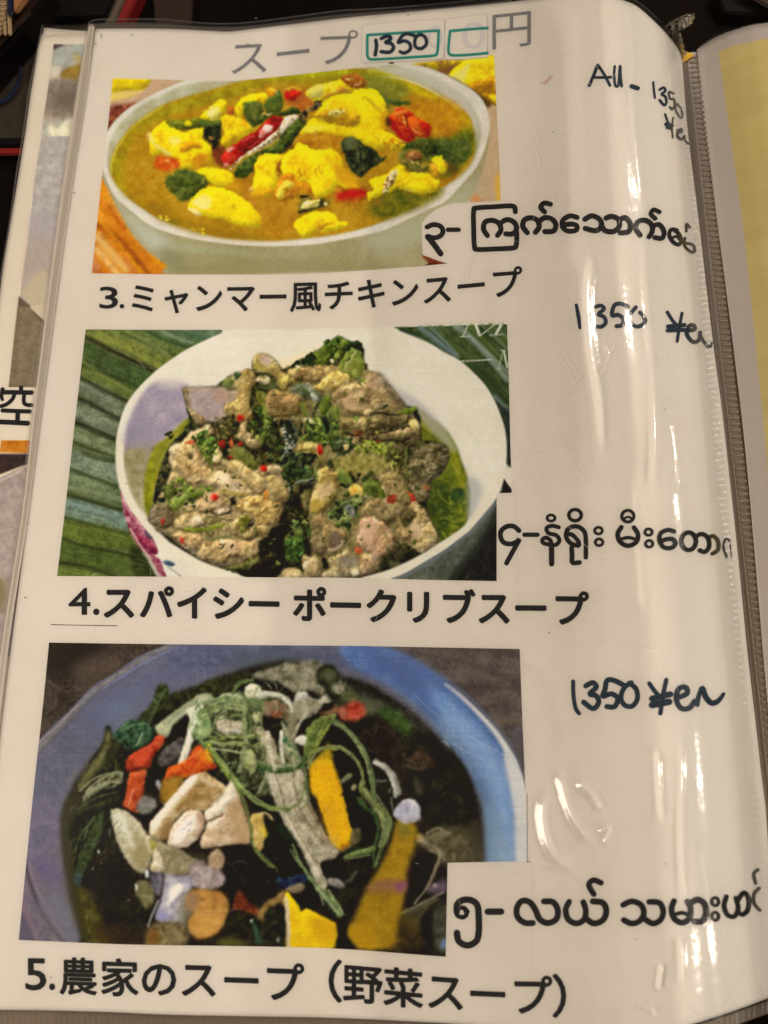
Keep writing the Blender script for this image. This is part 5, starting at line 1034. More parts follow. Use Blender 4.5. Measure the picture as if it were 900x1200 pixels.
    P.sh([620, 210, 700, 170, 820, 130, 900, 130, 1000, 120, 1080, 170, 1140, 230, 1180, 290, 1060, 330, 960, 290, 880, 310, 760, 260, 700, 230], (124, 116, 92), (86, 82, 60), (152, 144, 118), f=2, k=3)
    P.sh([850, 200, 900, 170, 1000, 160, 1080, 180, 1060, 260, 980, 290, 900, 260], (136, 128, 104), (104, 98, 74), (162, 152, 130), f=2)
    P.sh([700, 260, 760, 240, 830, 280, 880, 330, 860, 370, 780, 310], (40, 36, 28), f=1.6)
    P.ln([690, 170, 740, 150, 810, 130], 3, (50, 50, 40), f=1.4)
    P.sh([60, 510, 90, 480, 160, 430, 240, 370, 320, 320, 370, 310, 400, 330, 395, 365, 350, 390, 280, 400, 220, 440, 170, 500, 135, 560, 100, 570, 70, 545], (140, 140, 106), (112, 114, 82), (172, 170, 136), f=.9, k=1.8)
    P.sh([65, 510, 100, 490, 135, 520, 130, 560, 95, 565], (164, 160, 126), f=1.3)
    P.sh([290, 340, 340, 318, 385, 330, 350, 345], (178, 172, 140), f=1.6, op=.8)
    P.sh([140, 560, 200, 460, 250, 440, 260, 520, 230, 580, 120, 600, 80, 600], (34, 32, 28), f=1)
    P.sh([80, 690, 110, 640, 170, 590, 220, 570, 230, 620, 200, 690, 140, 730, 90, 740], (88, 80, 78), (66, 60, 58), (108, 98, 94), f=1, k=3)
    P.sh([190, 730, 220, 640, 245, 560, 255, 500, 260, 460, 240, 420, 270, 390, 330, 380, 345, 400, 320, 440, 290, 490, 300, 560, 280, 600, 260, 660, 230, 720], (204, 194, 172), (180, 170, 146), (220, 210, 192), f=.8)
    # red pepper strips, left
    P.F(20, 750, 5)
    P.sh([390, 800, 440, 700, 500, 600, 520, 510, 545, 505, 560, 560, 600, 570, 620, 700, 600, 800, 540, 760, 480, 830, 420, 900, 350, 900], (44, 46, 32), (28, 30, 24), (74, 74, 42), f=1.6)
    P.sh([420, 740, 470, 680, 510, 620, 530, 530, 550, 560, 520, 680, 460, 780, 400, 860, 350, 890, 370, 820], (104, 98, 56), (80, 76, 44), (124, 116, 72), f=2)
    P.sh([560, 560, 640, 480, 700, 470, 790, 500, 800, 560, 740, 620, 700, 640, 640, 640, 600, 600], (52, 84, 58), (34, 52, 36), (84, 112, 76), f=1.2, k=3)
    P.ln([700, 620, 730, 560, 735, 540], 2, (140, 150, 112), f=.7)
    P.ln([600, 540, 680, 500, 760, 490], 2, (100, 130, 88), f=.8, op=.7)
    P.sh([640, 700, 700, 650, 780, 610, 820, 560, 860, 570, 850, 620, 800, 680, 780, 740, 720, 760, 650, 770], (176, 56, 32), (142, 36, 24), (198, 84, 48), f=.8)
    P.sh([700, 700, 740, 660, 780, 680, 740, 730, 700, 745], (206, 74, 40), f=2, op=.8)
    P.sh([660, 780, 700, 770, 760, 760, 750, 820, 740, 900, 720, 1000, 690, 1010, 650, 990, 620, 970, 640, 880], (184, 72, 34), (148, 44, 24), (204, 100, 52), f=.8)
    P.ln([680, 870, 665, 920, 650, 970], 2, (222, 140, 100), f=.7, op=.8)
    P.ln([740, 860, 730, 930, 720, 980], 2, (120, 36, 24), f=.8)
    P.ln([640, 770, 700, 755, 760, 750], 1.6, (100, 30, 22), f=.9)
    P.sh([400, 900, 440, 850, 510, 800, 580, 770, 620, 780, 620, 830, 560, 860, 480, 900, 420, 960, 380, 980], (104, 104, 72), (60, 60, 40), (146, 142, 108), f=1, k=4)
    for a in ([400, 890, 480, 820, 580, 775, 625, 780], [420, 920, 500, 850, 600, 820], [430, 950, 500, 890, 580, 850]): P.ln(a, 2, (150, 146, 112), f=.8, op=.8)
    P.sh([780, 760, 820, 730, 860, 780, 850, 900, 800, 900, 760, 860], (34, 30, 28), f=1.2)
    P.sh([815, 830, 835, 820, 845, 870, 830, 880], (150, 144, 150), f=1)
    # white onion ring at pepper
    P.F(20, 930, 5)
    P.sh([700, 60, 740, 10, 800, 30, 820, 60, 790, 100, 740, 120, 700, 100], (124, 118, 110), (96, 92, 84), (150, 144, 136), f=1.6)
    P.sh([300, 220, 340, 100, 400, 40, 480, -20, 560, -30, 600, 40, 560, 120, 520, 180, 480, 300, 440, 400, 380, 460, 340, 440, 330, 330], (38, 44, 30), (28, 32, 24), (60, 66, 42), f=2)
    P.sh([340, 450, 360, 380, 400, 300, 430, 220, 470, 130, 510, 110, 500, 190, 470, 290, 430, 380, 400, 450, 360, 530, 335, 520], (62, 78, 44), (42, 54, 34), (84, 100, 56), f=1.4)
    P.ln([400, 250, 420, 180, 460, 130], 2, (110, 122, 74), f=.9, op=.8)
    P.ln([350, 120, 420, 80, 490, 60, 560, 30], 3, (92, 92, 52), f=1.6, op=.7)
    P.sh([340, 470, 380, 470, 370, 540, 340, 530], (56, 72, 84), f=2.4, op=.8)
    P.sh([270, 60, 340, 20, 380, 60, 330, 150, 310, 300, 320, 440, 290, 430, 270, 260], (66, 62, 44), f=3, op=.7)
    P.sh([552, 95, 600, 95, 650, 110, 700, 150, 740, 200, 770, 260, 790, 330, 780, 400, 750, 460, 700, 450, 650, 400, 610, 330, 580, 260, 560, 180], (176, 164, 132), (148, 134, 96), (206, 196, 172), f=1, k=1.5)
    P.sh([560, 110, 620, 110, 650, 160, 640, 240, 600, 230, 570, 180], (200, 190, 170), f=2.5, op=.8)
    P.sh([660, 300, 760, 280, 780, 380, 740, 450, 690, 430], (146, 128, 84), f=3, op=.8)
    P.sh([690, 540, 720, 510, 770, 515, 800, 560, 800, 640, 760, 680, 730, 640, 700, 600], (112, 104, 66), (88, 80, 50), (140, 132, 96), f=1.4)
    P.sh([690, 540, 700, 530, 705, 560, 695, 570], (196, 190, 176), f=.6)
    P.el(477, 340, 7, 12, (206, 200, 186), f=.6); P.el(445, 441, 5, 6, (150, 140, 130), f=.5)
    P.ln([540, 200, 545, 250], 1, (110, 110, 90), f=.5)
    # ---- big white mushroom
    P.F(160, 930, 5)
    P.sh([130, 0, 250, -40, 330, -80, 400, -60, 480, -20, 520, 10, 460, 60, 400, 90, 340, 90, 260, 110, 200, 100], (150, 110, 36), (120, 84, 26), (176, 136, 60), f=2)
    P.sh([80, 180, 110, 140, 160, 80, 210, 20, 260, -40, 330, -110, 380, -140, 440, -100, 500, -60, 540, -20, 500, 20, 440, 70, 400, 100, 340, 100, 290, 90, 240, 140, 200, 190, 180, 250, 140, 270, 80, 250], (186, 158, 116), (150, 116, 66), (208, 188, 154), f=.9)
    P.sh([80, 190, 110, 140, 160, 80, 210, 20, 260, -40, 330, -110, 360, -120, 330, -60, 280, 0, 220, 60, 160, 120, 130, 180, 90, 240], (220, 208, 184), (206, 192, 164), (230, 220, 202), f=1.1)
    P.sh([260, 0, 360, -50, 440, -40, 480, 0, 420, 70, 330, 80, 260, 90, 220, 120, 240, 50], (150, 112, 56), (128, 92, 40), (176, 140, 84), f=3.5, op=.75)
    P.sh([140, 200, 200, 150, 220, 180, 190, 240, 180, 280, 140, 270], (136, 100, 56), f=2.4, op=.8)
    P.sh([400, 110, 440, 80, 480, 50, 520, 10, 560, -30, 600, -20, 610, 60, 640, 140, 660, 220, 660, 290, 560, 300, 460, 315, 380, 320, 380, 250, 420, 190, 400, 150], (188, 160, 128), (160, 126, 92), (208, 186, 158), f=.9)
    P.sh([400, 110, 450, 75, 510, 20, 560, -20, 580, 30, 530, 70, 510, 110, 440, 160, 410, 150], (216, 200, 178), (196, 176, 148), (226, 214, 196), f=1.2)
    P.ln([405, 165, 440, 155, 480, 135, 510, 120], 2.6, (112, 82, 54), f=.9)
    P.ln([410, 190, 470, 160, 510, 140, 520, 125], 3, (214, 196, 172), f=1)
    P.sh([560, 40, 640, 60, 670, 280, 580, 290, 550, 200], (170, 136, 92), f=4, op=.7)
    P.sh([180, 290, 200, 210, 240, 150, 290, 105, 340, 95, 380, 110, 395, 150, 380, 210, 350, 270, 300, 310, 230, 325, 190, 320], (196, 172, 148), (166, 136, 104), (214, 196, 176), f=.9)
    P.sh([210, 280, 240, 210, 290, 150, 340, 120, 350, 150, 320, 220, 270, 270, 220, 300], (214, 202, 190), (170, 150, 150), (226, 214, 204), f=1.4, k=3)
    P.ln([240, 230, 280, 200, 320, 170], 1.2, (150, 134, 146), f=.8)
    P.sh([350, 110, 395, 140, 385, 220, 350, 270, 370, 190], (170, 130, 100), f=1.5, op=.8)
    P.sh([180, 310, 300, 320, 400, 322, 500, 312, 660, 290, 650, 300, 500, 325, 400, 335, 300, 335], (60, 44, 32), f=1.2, op=.8)
    # stem below, whites
    P.sh([50, 255, 80, 250, 130, 270, 180, 300, 260, 330, 330, 370, 360, 400, 310, 470, 240, 480, 160, 480, 140, 430, 120, 470, 80, 450, 90, 380, 60, 310], (140, 126, 92), (112, 98, 66), (166, 152, 118), f=1.3)
    P.sh([90, 300, 120, 330, 150, 380, 150, 460, 120, 470, 80, 440, 100, 380], (196, 176, 148), (170, 148, 112), (212, 196, 174), f=1.2)
    P.sh([50, 255, 80, 250, 80, 300, 100, 340, 70, 340], (190, 172, 142), f=1)
    P.sh([80, 280, 110, 290, 105, 330, 85, 330], (156, 142, 60), f=1.2)
    P.sh([285, 335, 350, 330, 430, 340, 440, 390, 380, 385, 330, 370], K, f=1)
    P.sh([500, 320, 660, 300, 720, 360, 760, 420, 820, 460, 820, 560, 760, 600, 700, 640, 620, 600, 560, 590, 520, 540, 510, 430], (34, 28, 30), (24, 20, 22), (48, 38, 40), f=1.6)
    P.sh([430, 350, 480, 325, 510, 360, 510, 420, 470, 470, 430, 460, 420, 400], (166, 136, 106), (140, 110, 80), (184, 156, 128), f=1.3)
    P.sh([330, 400, 380, 390, 430, 430, 480, 450, 515, 480, 510, 530, 450, 560, 380, 560, 320, 530, 310, 460], (152, 132, 128), (126, 108, 108), (176, 158, 150), f=1.6, k=2.4)
    P.sh([150, 480, 250, 480, 320, 480, 330, 540, 300, 600, 280, 700, 260, 760, 200, 760, 120, 740, 110, 700, 140, 600], (160, 150, 160), (128, 118, 136), (188, 180, 184), f=2)
    P.sh([210, 540, 260, 525, 270, 560, 230, 610, 180, 660, 190, 590], (218, 208, 192), f=1.8)
    P.sh([120, 700, 170, 680, 180, 740, 130, 740], (140, 136, 172), f=2)
    P.sh([260, 600, 300, 580, 320, 660, 290, 760, 240, 800], (132, 124, 100), f=2.6, op=.8)
    P.sh([100, 760, 200, 750, 280, 780, 300, 860, 200, 900, 60, 890, 70, 800], (122, 106, 68), (84, 66, 36), (156, 142, 104), f=3)
    P.sh([60, 800, 110, 790, 140, 830, 120, 880, 60, 880], (120, 76, 26), f=2.5, op=.8)
    P.ln([155, 470, 150, 540, 130, 620, 100, 700, 70, 780], 4, (48, 42, 44), f=1.2)
    P.ln([130, 620, 110, 670, 80, 740, 66, 785], 1.6, (176, 172, 160), f=.7)
    P.sh([80, 470, 150, 470, 150, 560, 120, 600, 90, 540], (96, 90, 100), (70, 64, 74), (120, 114, 120), f=1.6)
    P.sh([52, 455, 68, 450, 70, 490, 56, 490], (196, 190, 196), f=.7)
    # orange slice
    P.sh([290, 620, 320, 570, 380, 555, 460, 570, 520, 600, 540, 670, 520, 760, 470, 820, 410, 850, 350, 850, 310, 810, 300, 740, 330, 690, 300, 670], (176, 124, 56), (140, 96, 44), (196, 148, 76), f=1.8, k=1.8)
    P.sh([290, 620, 330, 570, 360, 620, 340, 690, 300, 700], (142, 110, 84), f=2.4, op=.85)
    P.sh([350, 730, 470, 720, 500, 760, 420, 830, 350, 820], (200, 146, 66), f=3, op=.7)
    P.ln([310, 830, 360, 855, 420, 852, 480, 820, 520, 770], 2.5, (70, 46, 26), f=1.4, op=.8)
    P.sh([430, 580, 490, 570, 520, 620, 470, 640], (160, 100, 40), f=2.6, op=.6)
    # red piece, brown strip
    P.sh([580, 610, 600, 565, 630, 590, 660, 640, 720, 680, 700, 715, 650, 700, 600, 680, 560, 680], (120, 52, 32), (90, 34, 26), (146, 72, 44), f=1.8)
    P.sh([710, 700, 740, 650, 800, 610, 860, 570, 900, 560, 900, 610, 860, 650, 800, 700, 770, 760, 730, 760, 715, 740], (148, 110, 56), (116, 84, 40), (170, 132, 74), f=1.5)
    P.sh([540, 700, 700, 720, 760, 780, 860, 740, 880, 890, 540, 890, 520, 820], (44, 42, 32), (32, 30, 26), (64, 62, 44), f=2)
    P.ln([675, 745, 700, 800, 720, 880], (1.4, 5, 8), (54, 82, 60), f=1.2)
    P.el(675, 745, 8, 9, (196, 196, 170), f=.6)
    P.sh([480, 860, 560, 850, 640, 870, 660, 892, 480, 892], (92, 88, 40), f=3)
    P.ln([530, 405, 560, 415, 600, 395, 640, 405, 655, 425], .8, (130, 114, 110), f=.4, op=.7)
    P.ln([545, 690, 575, 670, 600, 680], .8, (150, 110, 96), f=.4, op=.7)
    P.sh([820, 470, 880, 460, 900, 520, 860, 550, 820, 540], (32, 48, 96), (24, 34, 66), f=1.6)
    # yellow cap piece right of the mushroom
    P.sh([665, 140, 700, 115, 770, 115, 810, 170, 790, 220, 750, 260, 740, 330, 700, 340, 680, 280, 660, 200], (188, 156, 84), (160, 124, 52), (206, 182, 130), f=1.1)
    P.sh([730, 190, 770, 190, 775, 240, 745, 250], (206, 176, 40), f=2)
    P.F(310, 930, 5)
    P.sh([-10, 120, 50, 160, 90, 180, 170, 180, 200, 260, 160, 330, 180, 420, 240, 480, 300, 560, 330, 640, 260, 690, 180, 640, 120, 570, 60, 520, 0, 440, -30, 360, 20, 280], (26, 26, 22), (18, 20, 18), (44, 48, 36), f=1.3)
    P.sh([70, 180, 150, 170, 190, 240, 150, 290, 90, 240], (38, 52, 34), f=1.6)
    P.ln([-60, 340, 0, 370, 60, 430, 80, 470], (3, 2, 1), (104, 110, 60), f=.8, op=.85)
    P.sh([60, 480, 120, 490, 220, 470, 260, 510, 180, 540, 110, 550], (34, 50, 88), (24, 32, 56), (52, 74, 112), f=1.8, op=.9)
    P.sh([120, 560, 160, 540, 210, 525, 240, 550, 200, 580, 140, 580], (126, 108, 80), f=1.3)
    # ---- bright yellow squash pieces
    P.sh([120, 600, 140, 585, 180, 630, 215, 690, 240, 675, 300, 700, 380, 740, 430, 780, 420, 860, 390, 910, 130, 910, 130, 760], (222, 186, 4), (204, 160, 6), (232, 200, 12), f=.9, tx=((30, 1), (7, .5)))
    P.sh([280, 720, 380, 750, 430, 790, 410, 880, 300, 880], (196, 144, 8), f=3.5, op=.7)
    P.sh([120, 610, 140, 620, 150, 760, 148, 900, 130, 900, 122, 760], (206, 184, 150), (180, 156, 120), f=.8)
    P.sh([430, 740, 480, 760, 480, 820, 520, 880, 540, 905, 415, 905, 430, 840], (38, 34, 24), f=1.8)
    P.sh([0, 700, 100, 640, 118, 760, 120, 900, 0, 900], (44, 44, 32), (30, 30, 26), (68, 68, 50), f=2)
    P.el(80, 858, 8, 16, (130, 140, 130), f=1)
    # enoki bundle
    P.sh([50, -60, 130, -40, 200, -60, 250, 0, 280, 90, 320, 160, 350, 220, 400, 330, 420, 370, 330, 400, 340, 460, 370, 530, 330, 560, 300, 500, 270, 420, 220, 330, 180, 240, 110, 160, 130, 110, 90, 60], (148, 132, 106), (108, 92, 66), (180, 164, 138), f=1, tx=((7, 1), (3.5, .6)))
    for a, c in (([70, -50, 130, 60, 200, 200, 280, 330, 340, 480, 360, 540], (178, 164, 142)), ([110, -50, 190, 100, 260, 230, 330, 360], (124, 106, 78)), ([150, -40, 230, 100, 300, 240, 380, 350], (110, 92, 62)), ([180, -50, 250, 60, 310, 180, 370, 300], (150, 128, 96)),
                 ([120, 160, 200, 270, 260, 380, 310, 500], (168, 154, 132)), ([230, 30, 290, 130, 340, 240], (96, 74, 48)), ([90, 0, 160, 130, 230, 270], (150, 136, 110))):
        P.ln(a, 2, c, f=.8, op=.8)
    P.sh([330, 420, 350, 400, 420, 410, 470, 430, 480, 470, 440, 500, 380, 490, 340, 460], (20, 18, 16), f=1)
    P.sh([370, 500, 430, 500, 470, 540, 430, 555, 380, 530], (140, 128, 118), (100, 92, 90), f=1.2)
    P.ln([470, 520, 510, 500, 540, 450], 3, (96, 92, 80), f=1.2, op=.8)
    # yellow carrot baton
    P.sh([300, -50, 300, -130, 330, -140, 400, -120, 430, -60, 460, 10, 480, 90, 510, 200, 518, 260, 500, 310, 450, 335, 400, 300, 370, 240, 340, 140, 310, 40, 285, -20], (222, 168, 6), (196, 132, 8), (232, 186, 16), f=.9, tx=((14, 1), (1.8, 1)), k=1.4)
    P.sh([320, 60, 400, 50, 440, 200, 430, 320, 390, 290, 350, 180], (204, 144, 8), f=4, op=.6)
    P.sh([440, 300, 480, 290, 510, 260, 500, 310, 460, 335], (150, 90, 12), f=1.2, op=.8)
    P.ln([285, -20, 310, 60, 345, 160, 375, 250], 2, (70, 50, 26), f=.9, op=.8)
    P.sh([510, 220, 570, 190, 580, 240, 530, 300, 470, 340, 450, 330, 500, 300], (104, 92, 60), (76, 68, 44), f=1.4)
    P.sh([500, 100, 560, 60, 640, 80, 640, 200, 580, 300, 560, 200, 510, 200], (24, 26, 22), f=1.4)
    # long green stems
    gl = [((150, 320, 190, 390, 250, 470, 320, 560, 360, 600), (1.4, 4, 5), (104, 116, 76)), ((330, 560, 380, 600, 420, 660, 440, 720), (6, 9, 6), (84, 100, 56)),
          ((370, 560, 420, 640, 465, 710), 2, (140, 148, 104)), ((350, 600, 380, 660, 410, 720), 2, (50, 70, 40)), ((300, 540, 330, 600, 345, 650), 1.4, (150, 150, 120)),
          ((540, 0, 590, 80, 640, 120, 665, 190, 660, 260, 640, 330, 640, 440), (6, 5, 2), (66, 92, 50)), ((590, 0, 650, 80, 700, 150, 700, 230, 670, 320), (7, 9, 3), (112, 118, 72)),
          ((620, 20, 680, 110, 690, 200), 2, (160, 150, 96)), ((470, 380, 540, 350, 600, 340, 650, 320), (3, 6, 3), (90, 108, 56)), ((470, 385, 550, 370, 620, 360), 1.6, (140, 144, 90)),
          ((480, 350, 560, 320, 640, 330), 2, (50, 76, 40)), ((-10, 70, 60, 95, 130, 90, 200, 50, 230, 0), 3.4, (112, 118, 70)), ((690, 120, 730, 180, 720, 240, 690, 310, 680, 400), 2.6, (70, 72, 40)),
          ((650, 0, 700, 80, 740, 160), 2, (120, 128, 100)), ((740, 20, 755, 110), 1.6, (120, 122, 104))]
    for a, w, c in gl: P.ln(list(a), w, c, tuple(int(v*.75) for v in c), tuple(min(255, int(v*1.25)) for v in c), f=.7)
    # ---- crown of tangled greens
    P.F(170, 750, 5)
    P.sh([480, 340, 560, 300, 660, 300, 760, 310, 860, 360, 880, 460, 860, 600, 880, 720, 860, 800, 760, 900, 560, 900, 480, 760, 420, 640, 300, 600, 270, 520, 300, 440, 380, 380], (70, 74, 48), (38, 40, 30), (104, 108, 70), f=1.5, k=3)
    P.sh([670, 440, 740, 420, 800, 460, 800, 530, 760, 600, 700, 560, 670, 500], (40, 30, 26), f=1.2)
    P.sh([680, 380, 760, 350, 830, 380, 860, 430, 820, 470, 760, 450, 700, 440], (122, 96, 72), (84, 60, 44), (150, 124, 98), f=1.2)
    P.sh([740, 420, 790, 410, 800, 440, 760, 460], (130, 72, 44), f=1.2, op=.8)
    P.sh([585, 290, 600, 265, 640, 258, 675, 275, 680, 310, 660, 340, 620, 350, 590, 330], (200, 190, 158), (176, 164, 124), (214, 206, 182), f=.9)
    P.sh([650, 310, 700, 300, 780, 310, 840, 340, 870, 380, 870, 410, 840, 380, 780, 340, 720, 335, 660, 350], (178, 170, 150), (140, 132, 108), (200, 194, 182), f=.9)
    P.sh([590, 345, 650, 340, 690, 360, 690, 410, 640, 410, 600, 380], (96, 108, 66), f=1.2)
    P.sh([430, 340, 470, 312, 540, 315, 580, 340, 560, 370, 480, 370], (150, 154, 118), (112, 120, 80), (176, 178, 150), f=1)
    P.sh([420, 470, 450, 440, 500, 470, 570, 480, 590, 520, 540, 550, 470, 550, 420, 510], (176, 162, 138), (140, 124, 92), (198, 186, 166), f=1)
    P.sh([630, 430, 670, 420, 685, 460, 660, 490, 635, 470], (176, 170, 122), f=.9)
    P.sh([640, 500, 720, 540, 760, 600, 780, 680, 800, 720, 720, 720, 700, 620, 650, 560], (164, 148, 118), (124, 108, 80), (190, 178, 154), f=1)
    P.sh([560, 650, 620, 640, 645, 680, 640, 760, 600, 760, 560, 720], (154, 154, 96), (118, 120, 66), (180, 178, 130), f=1)
    P.sh([500, 640, 560, 620, 560, 700, 540, 780, 480, 720], (50, 54, 36), f=1.4)
    P.sh([790, 550, 815, 560, 815, 720, 795, 720], (186, 176, 158), f=.9)
    P.sh([270, 520, 290, 460, 340, 420, 380, 460, 385, 520, 340, 570, 300, 570], (112, 134, 84), (70, 98, 56), (150, 164, 114), f=1, k=3)
    gl = [((290, 560, 270, 510, 300, 450, 350, 410, 400, 380, 470, 350, 540, 345), 5, (110, 126, 70)), ((300, 580, 330, 530, 330, 480, 370, 440), 3.4, (150, 160, 112)), ((340, 430, 370, 470, 370, 530, 330, 580, 370, 640), 4, (120, 138, 76)),
          ((380, 420, 450, 390, 520, 380, 590, 400), 4.4, (120, 130, 76)), ((410, 420, 470, 400, 560, 410, 600, 440), 2, (160, 164, 110)), ((515, 310, 540, 270, 590, 240, 640, 240), 3.4, (92, 108, 60)),
          ((600, 370, 580, 440, 575, 520, 590, 600, 570, 700, 560, 780), (3, 4.4, 3), (128, 132, 88)), ((590, 370, 610, 450, 620, 520, 590, 560), 2.2, (96, 112, 62)), ((370, 560, 440, 580, 520, 560, 600, 570, 680, 560), 4, (112, 122, 66)),
          ((380, 590, 460, 610, 540, 600, 620, 620, 690, 600), 3, (150, 148, 84)), ((420, 550, 500, 570, 600, 560, 700, 540), 2, (170, 164, 110)), ((350, 600, 400, 660, 460, 740, 520, 810, 560, 900), 5, (84, 112, 50)),
          ((370, 610, 420, 680, 430, 700), 3, (176, 170, 40)), ((430, 690, 500, 780, 560, 860, 600, 900), 3.4, (156, 160, 70)), ((490, 760, 540, 800, 560, 900), 2.6, (52, 82, 46)),
          ((640, 740, 720, 770, 820, 770, 900, 750, 940, 740), 7, (60, 86, 52)), ((640, 730, 740, 745, 860, 740), 2, (120, 136, 90)), ((690, 360, 690, 440, 640, 520, 690, 640, 690, 690), 2.6, (120, 122, 80)),
          ((300, 470, 320, 500, 310, 540), 2, (170, 180, 140)), ((660, 900, 690, 840, 710, 790), 3, (120, 124, 90)), ((380, 380, 440, 360, 480, 350), 3, (136, 150, 100)), ((440, 580, 480, 560, 560, 580), 1.6, (180, 172, 60)),
          ((800, 480, 830, 540, 860, 620, 900, 700), 4, (150, 148, 118)), ((830, 500, 850, 560, 900, 660), 2, (90, 110, 80))]
    for a, w, c in gl: P.ln(list(a), w, c, tuple(int(v*.7) for v in c), tuple(min(255, int(v*1.25)) for v in c), f=.7)
    # orange red pepper below
    P.sh([130, 760, 180, 730, 250, 690, 280, 640, 320, 615, 360, 640, 380, 700, 420, 740, 360, 770, 280, 790, 230, 810, 180, 800, 110, 840], (196, 72, 26), (160, 44, 22), (214, 112, 34), f=1)
    P.sh([320, 640, 370, 650, 400, 700, 360, 720, 320, 690], (214, 120, 24), f=1.6, op=.85)
    P.ln([360, 620, 370, 680, 400, 720], 2, (200, 170, 30), f=.8)
    P.ln([250, 700, 300, 670, 330, 640], 1.6, (224, 130, 70), f=.8, op=.8)
    P.sh([100, 830, 160, 800, 230, 810, 190, 870, 150, 910, 100, 910], (160, 116, 36), (130, 90, 30), f=2)
    P.ln([380, 640, 420, 700, 480, 790, 540, 860, 590, 905], 4, (112, 130, 50), (80, 100, 40), (150, 156, 60), f=.8)
    P.sh([480, 860, 510, 820, 530, 850, 520, 905, 470, 905], (206, 192, 164), f=1.2)
    # stems over the right
    P.F(320, 750, 5)
    P.sh([320, 560, 340, 520, 420, 520, 500, 600, 540, 720, 560, 900, 420, 900, 400, 780, 350, 680], (30, 26, 22), f=1.4)
    P.sh([370, 790, 410, 780, 420, 900, 380, 900], (32, 30, 24), f=1)
    P.sh([130, 330, 150, 308, 185, 305, 210, 330, 260, 350, 310, 320, 345, 340, 350, 355, 300, 370, 270, 410, 230, 440, 160, 470, 130, 440, 110, 420], (150, 140, 118), (112, 102, 76), (178, 168, 150), f=1.1)
    P.sh([128, 335, 150, 308, 190, 306, 205, 335, 170, 355, 140, 355], (186, 180, 166), f=1.2)
    P.sh([280, 350, 310, 320, 350, 345, 320, 370], (186, 176, 152), f=1)
    P.sh([100, 400, 140, 380, 180, 440, 140, 480, 120, 560, 100, 620, 80, 560], (144, 132, 104), f=1.6, op=.8)
    P.sh([250, 190, 290, 150, 340, 140, 380, 180, 400, 230, 360, 260, 350, 300, 420, 360, 430, 400, 380, 390, 320, 340, 300, 280, 260, 250], (50, 54, 38), (34, 36, 28), (78, 80, 52), f=2)
    P.sh([290, 190, 330, 170, 370, 200, 360, 240, 310, 240], (96, 98, 66), f=2.5, op=.8)
    P.sh([380, 410, 430, 380, 470, 360, 520, 370, 540, 410, 530, 450, 470, 475, 400, 465], (176, 60, 42), (140, 36, 28), (196, 96, 70), f=2)
    P.sh([380, 405, 420, 400, 430, 440, 400, 460], (170, 110, 80), f=2, op=.8)
    P.sh([260, 430, 330, 415, 370, 380, 380, 420, 340, 440], (156, 104, 66), f=1.5, op=.8)
    P.sh([190, 560, 210, 500, 260, 460, 320, 450, 330, 500, 290, 560, 250, 640, 200, 680, 180, 620], (96, 112, 48), (60, 80, 36), (140, 148, 70), f=1)
    gl = [((190, 640, 220, 520, 300, 460, 370, 440), 3, (126, 138, 60)), ((250, 630, 290, 560, 330, 500, 360, 440), 3.6, (136, 140, 60)), ((350, 480, 420, 520, 480, 580, 530, 660, 570, 760, 590, 900), 6, (104, 116, 72)),
          ((360, 490, 430, 520, 500, 600, 550, 700), 1.6, (150, 154, 110)), ((200, 720, 220, 660, 290, 635, 380, 635, 450, 670, 510, 740, 530, 810), (2.5, 3.6, 3), (118, 122, 74)), ((220, 660, 300, 632, 380, 632), 1.4, (170, 166, 60)),
          ((530, 820, 520, 880, 550, 920), 7, (106, 112, 56)), ((570, 780, 580, 860, 600, 910), 3, (60, 96, 50)), ((180, 700, 200, 620, 210, 560), 2.2, (80, 110, 56))]
    for a, w, c in gl: P.ln(list(a), w, c, tuple(int(v*.75) for v in c), tuple(min(255, int(v*1.25)) for v in c), f=.8)
    P.sh([215, 730, 260, 700, 320, 690, 350, 720, 380, 800, 400, 910, 240, 910, 215, 820], (218, 162, 6), (196, 134, 8), (230, 184, 20), f=1.6, tx=((14, 1), (1.8, 1)), k=1.4)
    P.sh([215, 740, 300, 640, 330, 600, 350, 700, 300, 720], (206, 164, 20), f=2.4, op=.8)
    P.ln([200, 720, 225, 660, 290, 635, 380, 637], 3, (128, 128, 56), f=.8)
    P.el(168, 588, 42, 28, (210, 202, 182), (184, 174, 150), (222, 216, 204), f=1)
    P.sh([60, 550, 110, 600, 160, 680, 190, 720, 140, 740, 90, 680, 60, 620], (140, 140, 100), (60, 90, 60), (176, 172, 140), f=1, k=3)
    P.ln([595, 712, 650, 740, 700, 800, 725, 860, 730, 910], (5, 8, 6), (168, 162, 148), (140, 134, 120), (190, 186, 176), f=1)
    P.sh([700, 780, 740, 830, 735, 900, 700, 900, 715, 840], (120, 116, 104), f=1.6, op=.7)
    P.ln([600, 825, 640, 828, 665, 822], 1.4, (120, 130, 110), f=.7)
    P.ln([690, 860, 680, 900], 1.4, (110, 120, 90), f=.7)
    P.sh([390, 830, 430, 790, 465, 780, 450, 815, 410, 840], (110, 112, 80), f=1)
    P.el(475, 862, 18, 20, (140, 132, 92), f=1)
    P.ln([535, 630, 560, 645, 585, 650], 1, (80, 96, 60), f=.6)
    # loose enoki strands and the greens that lie on top of everything
    P.F(300, 750, 2.8125)
    P.sh([35, 420, 150, 425, 168, 560, 205, 640, 275, 700, 205, 735, 228, 812, 205, 812, 150, 690, 88, 590, 58, 520], (164, 152, 128), (122, 108, 84), (196, 184, 162), f=1.3)
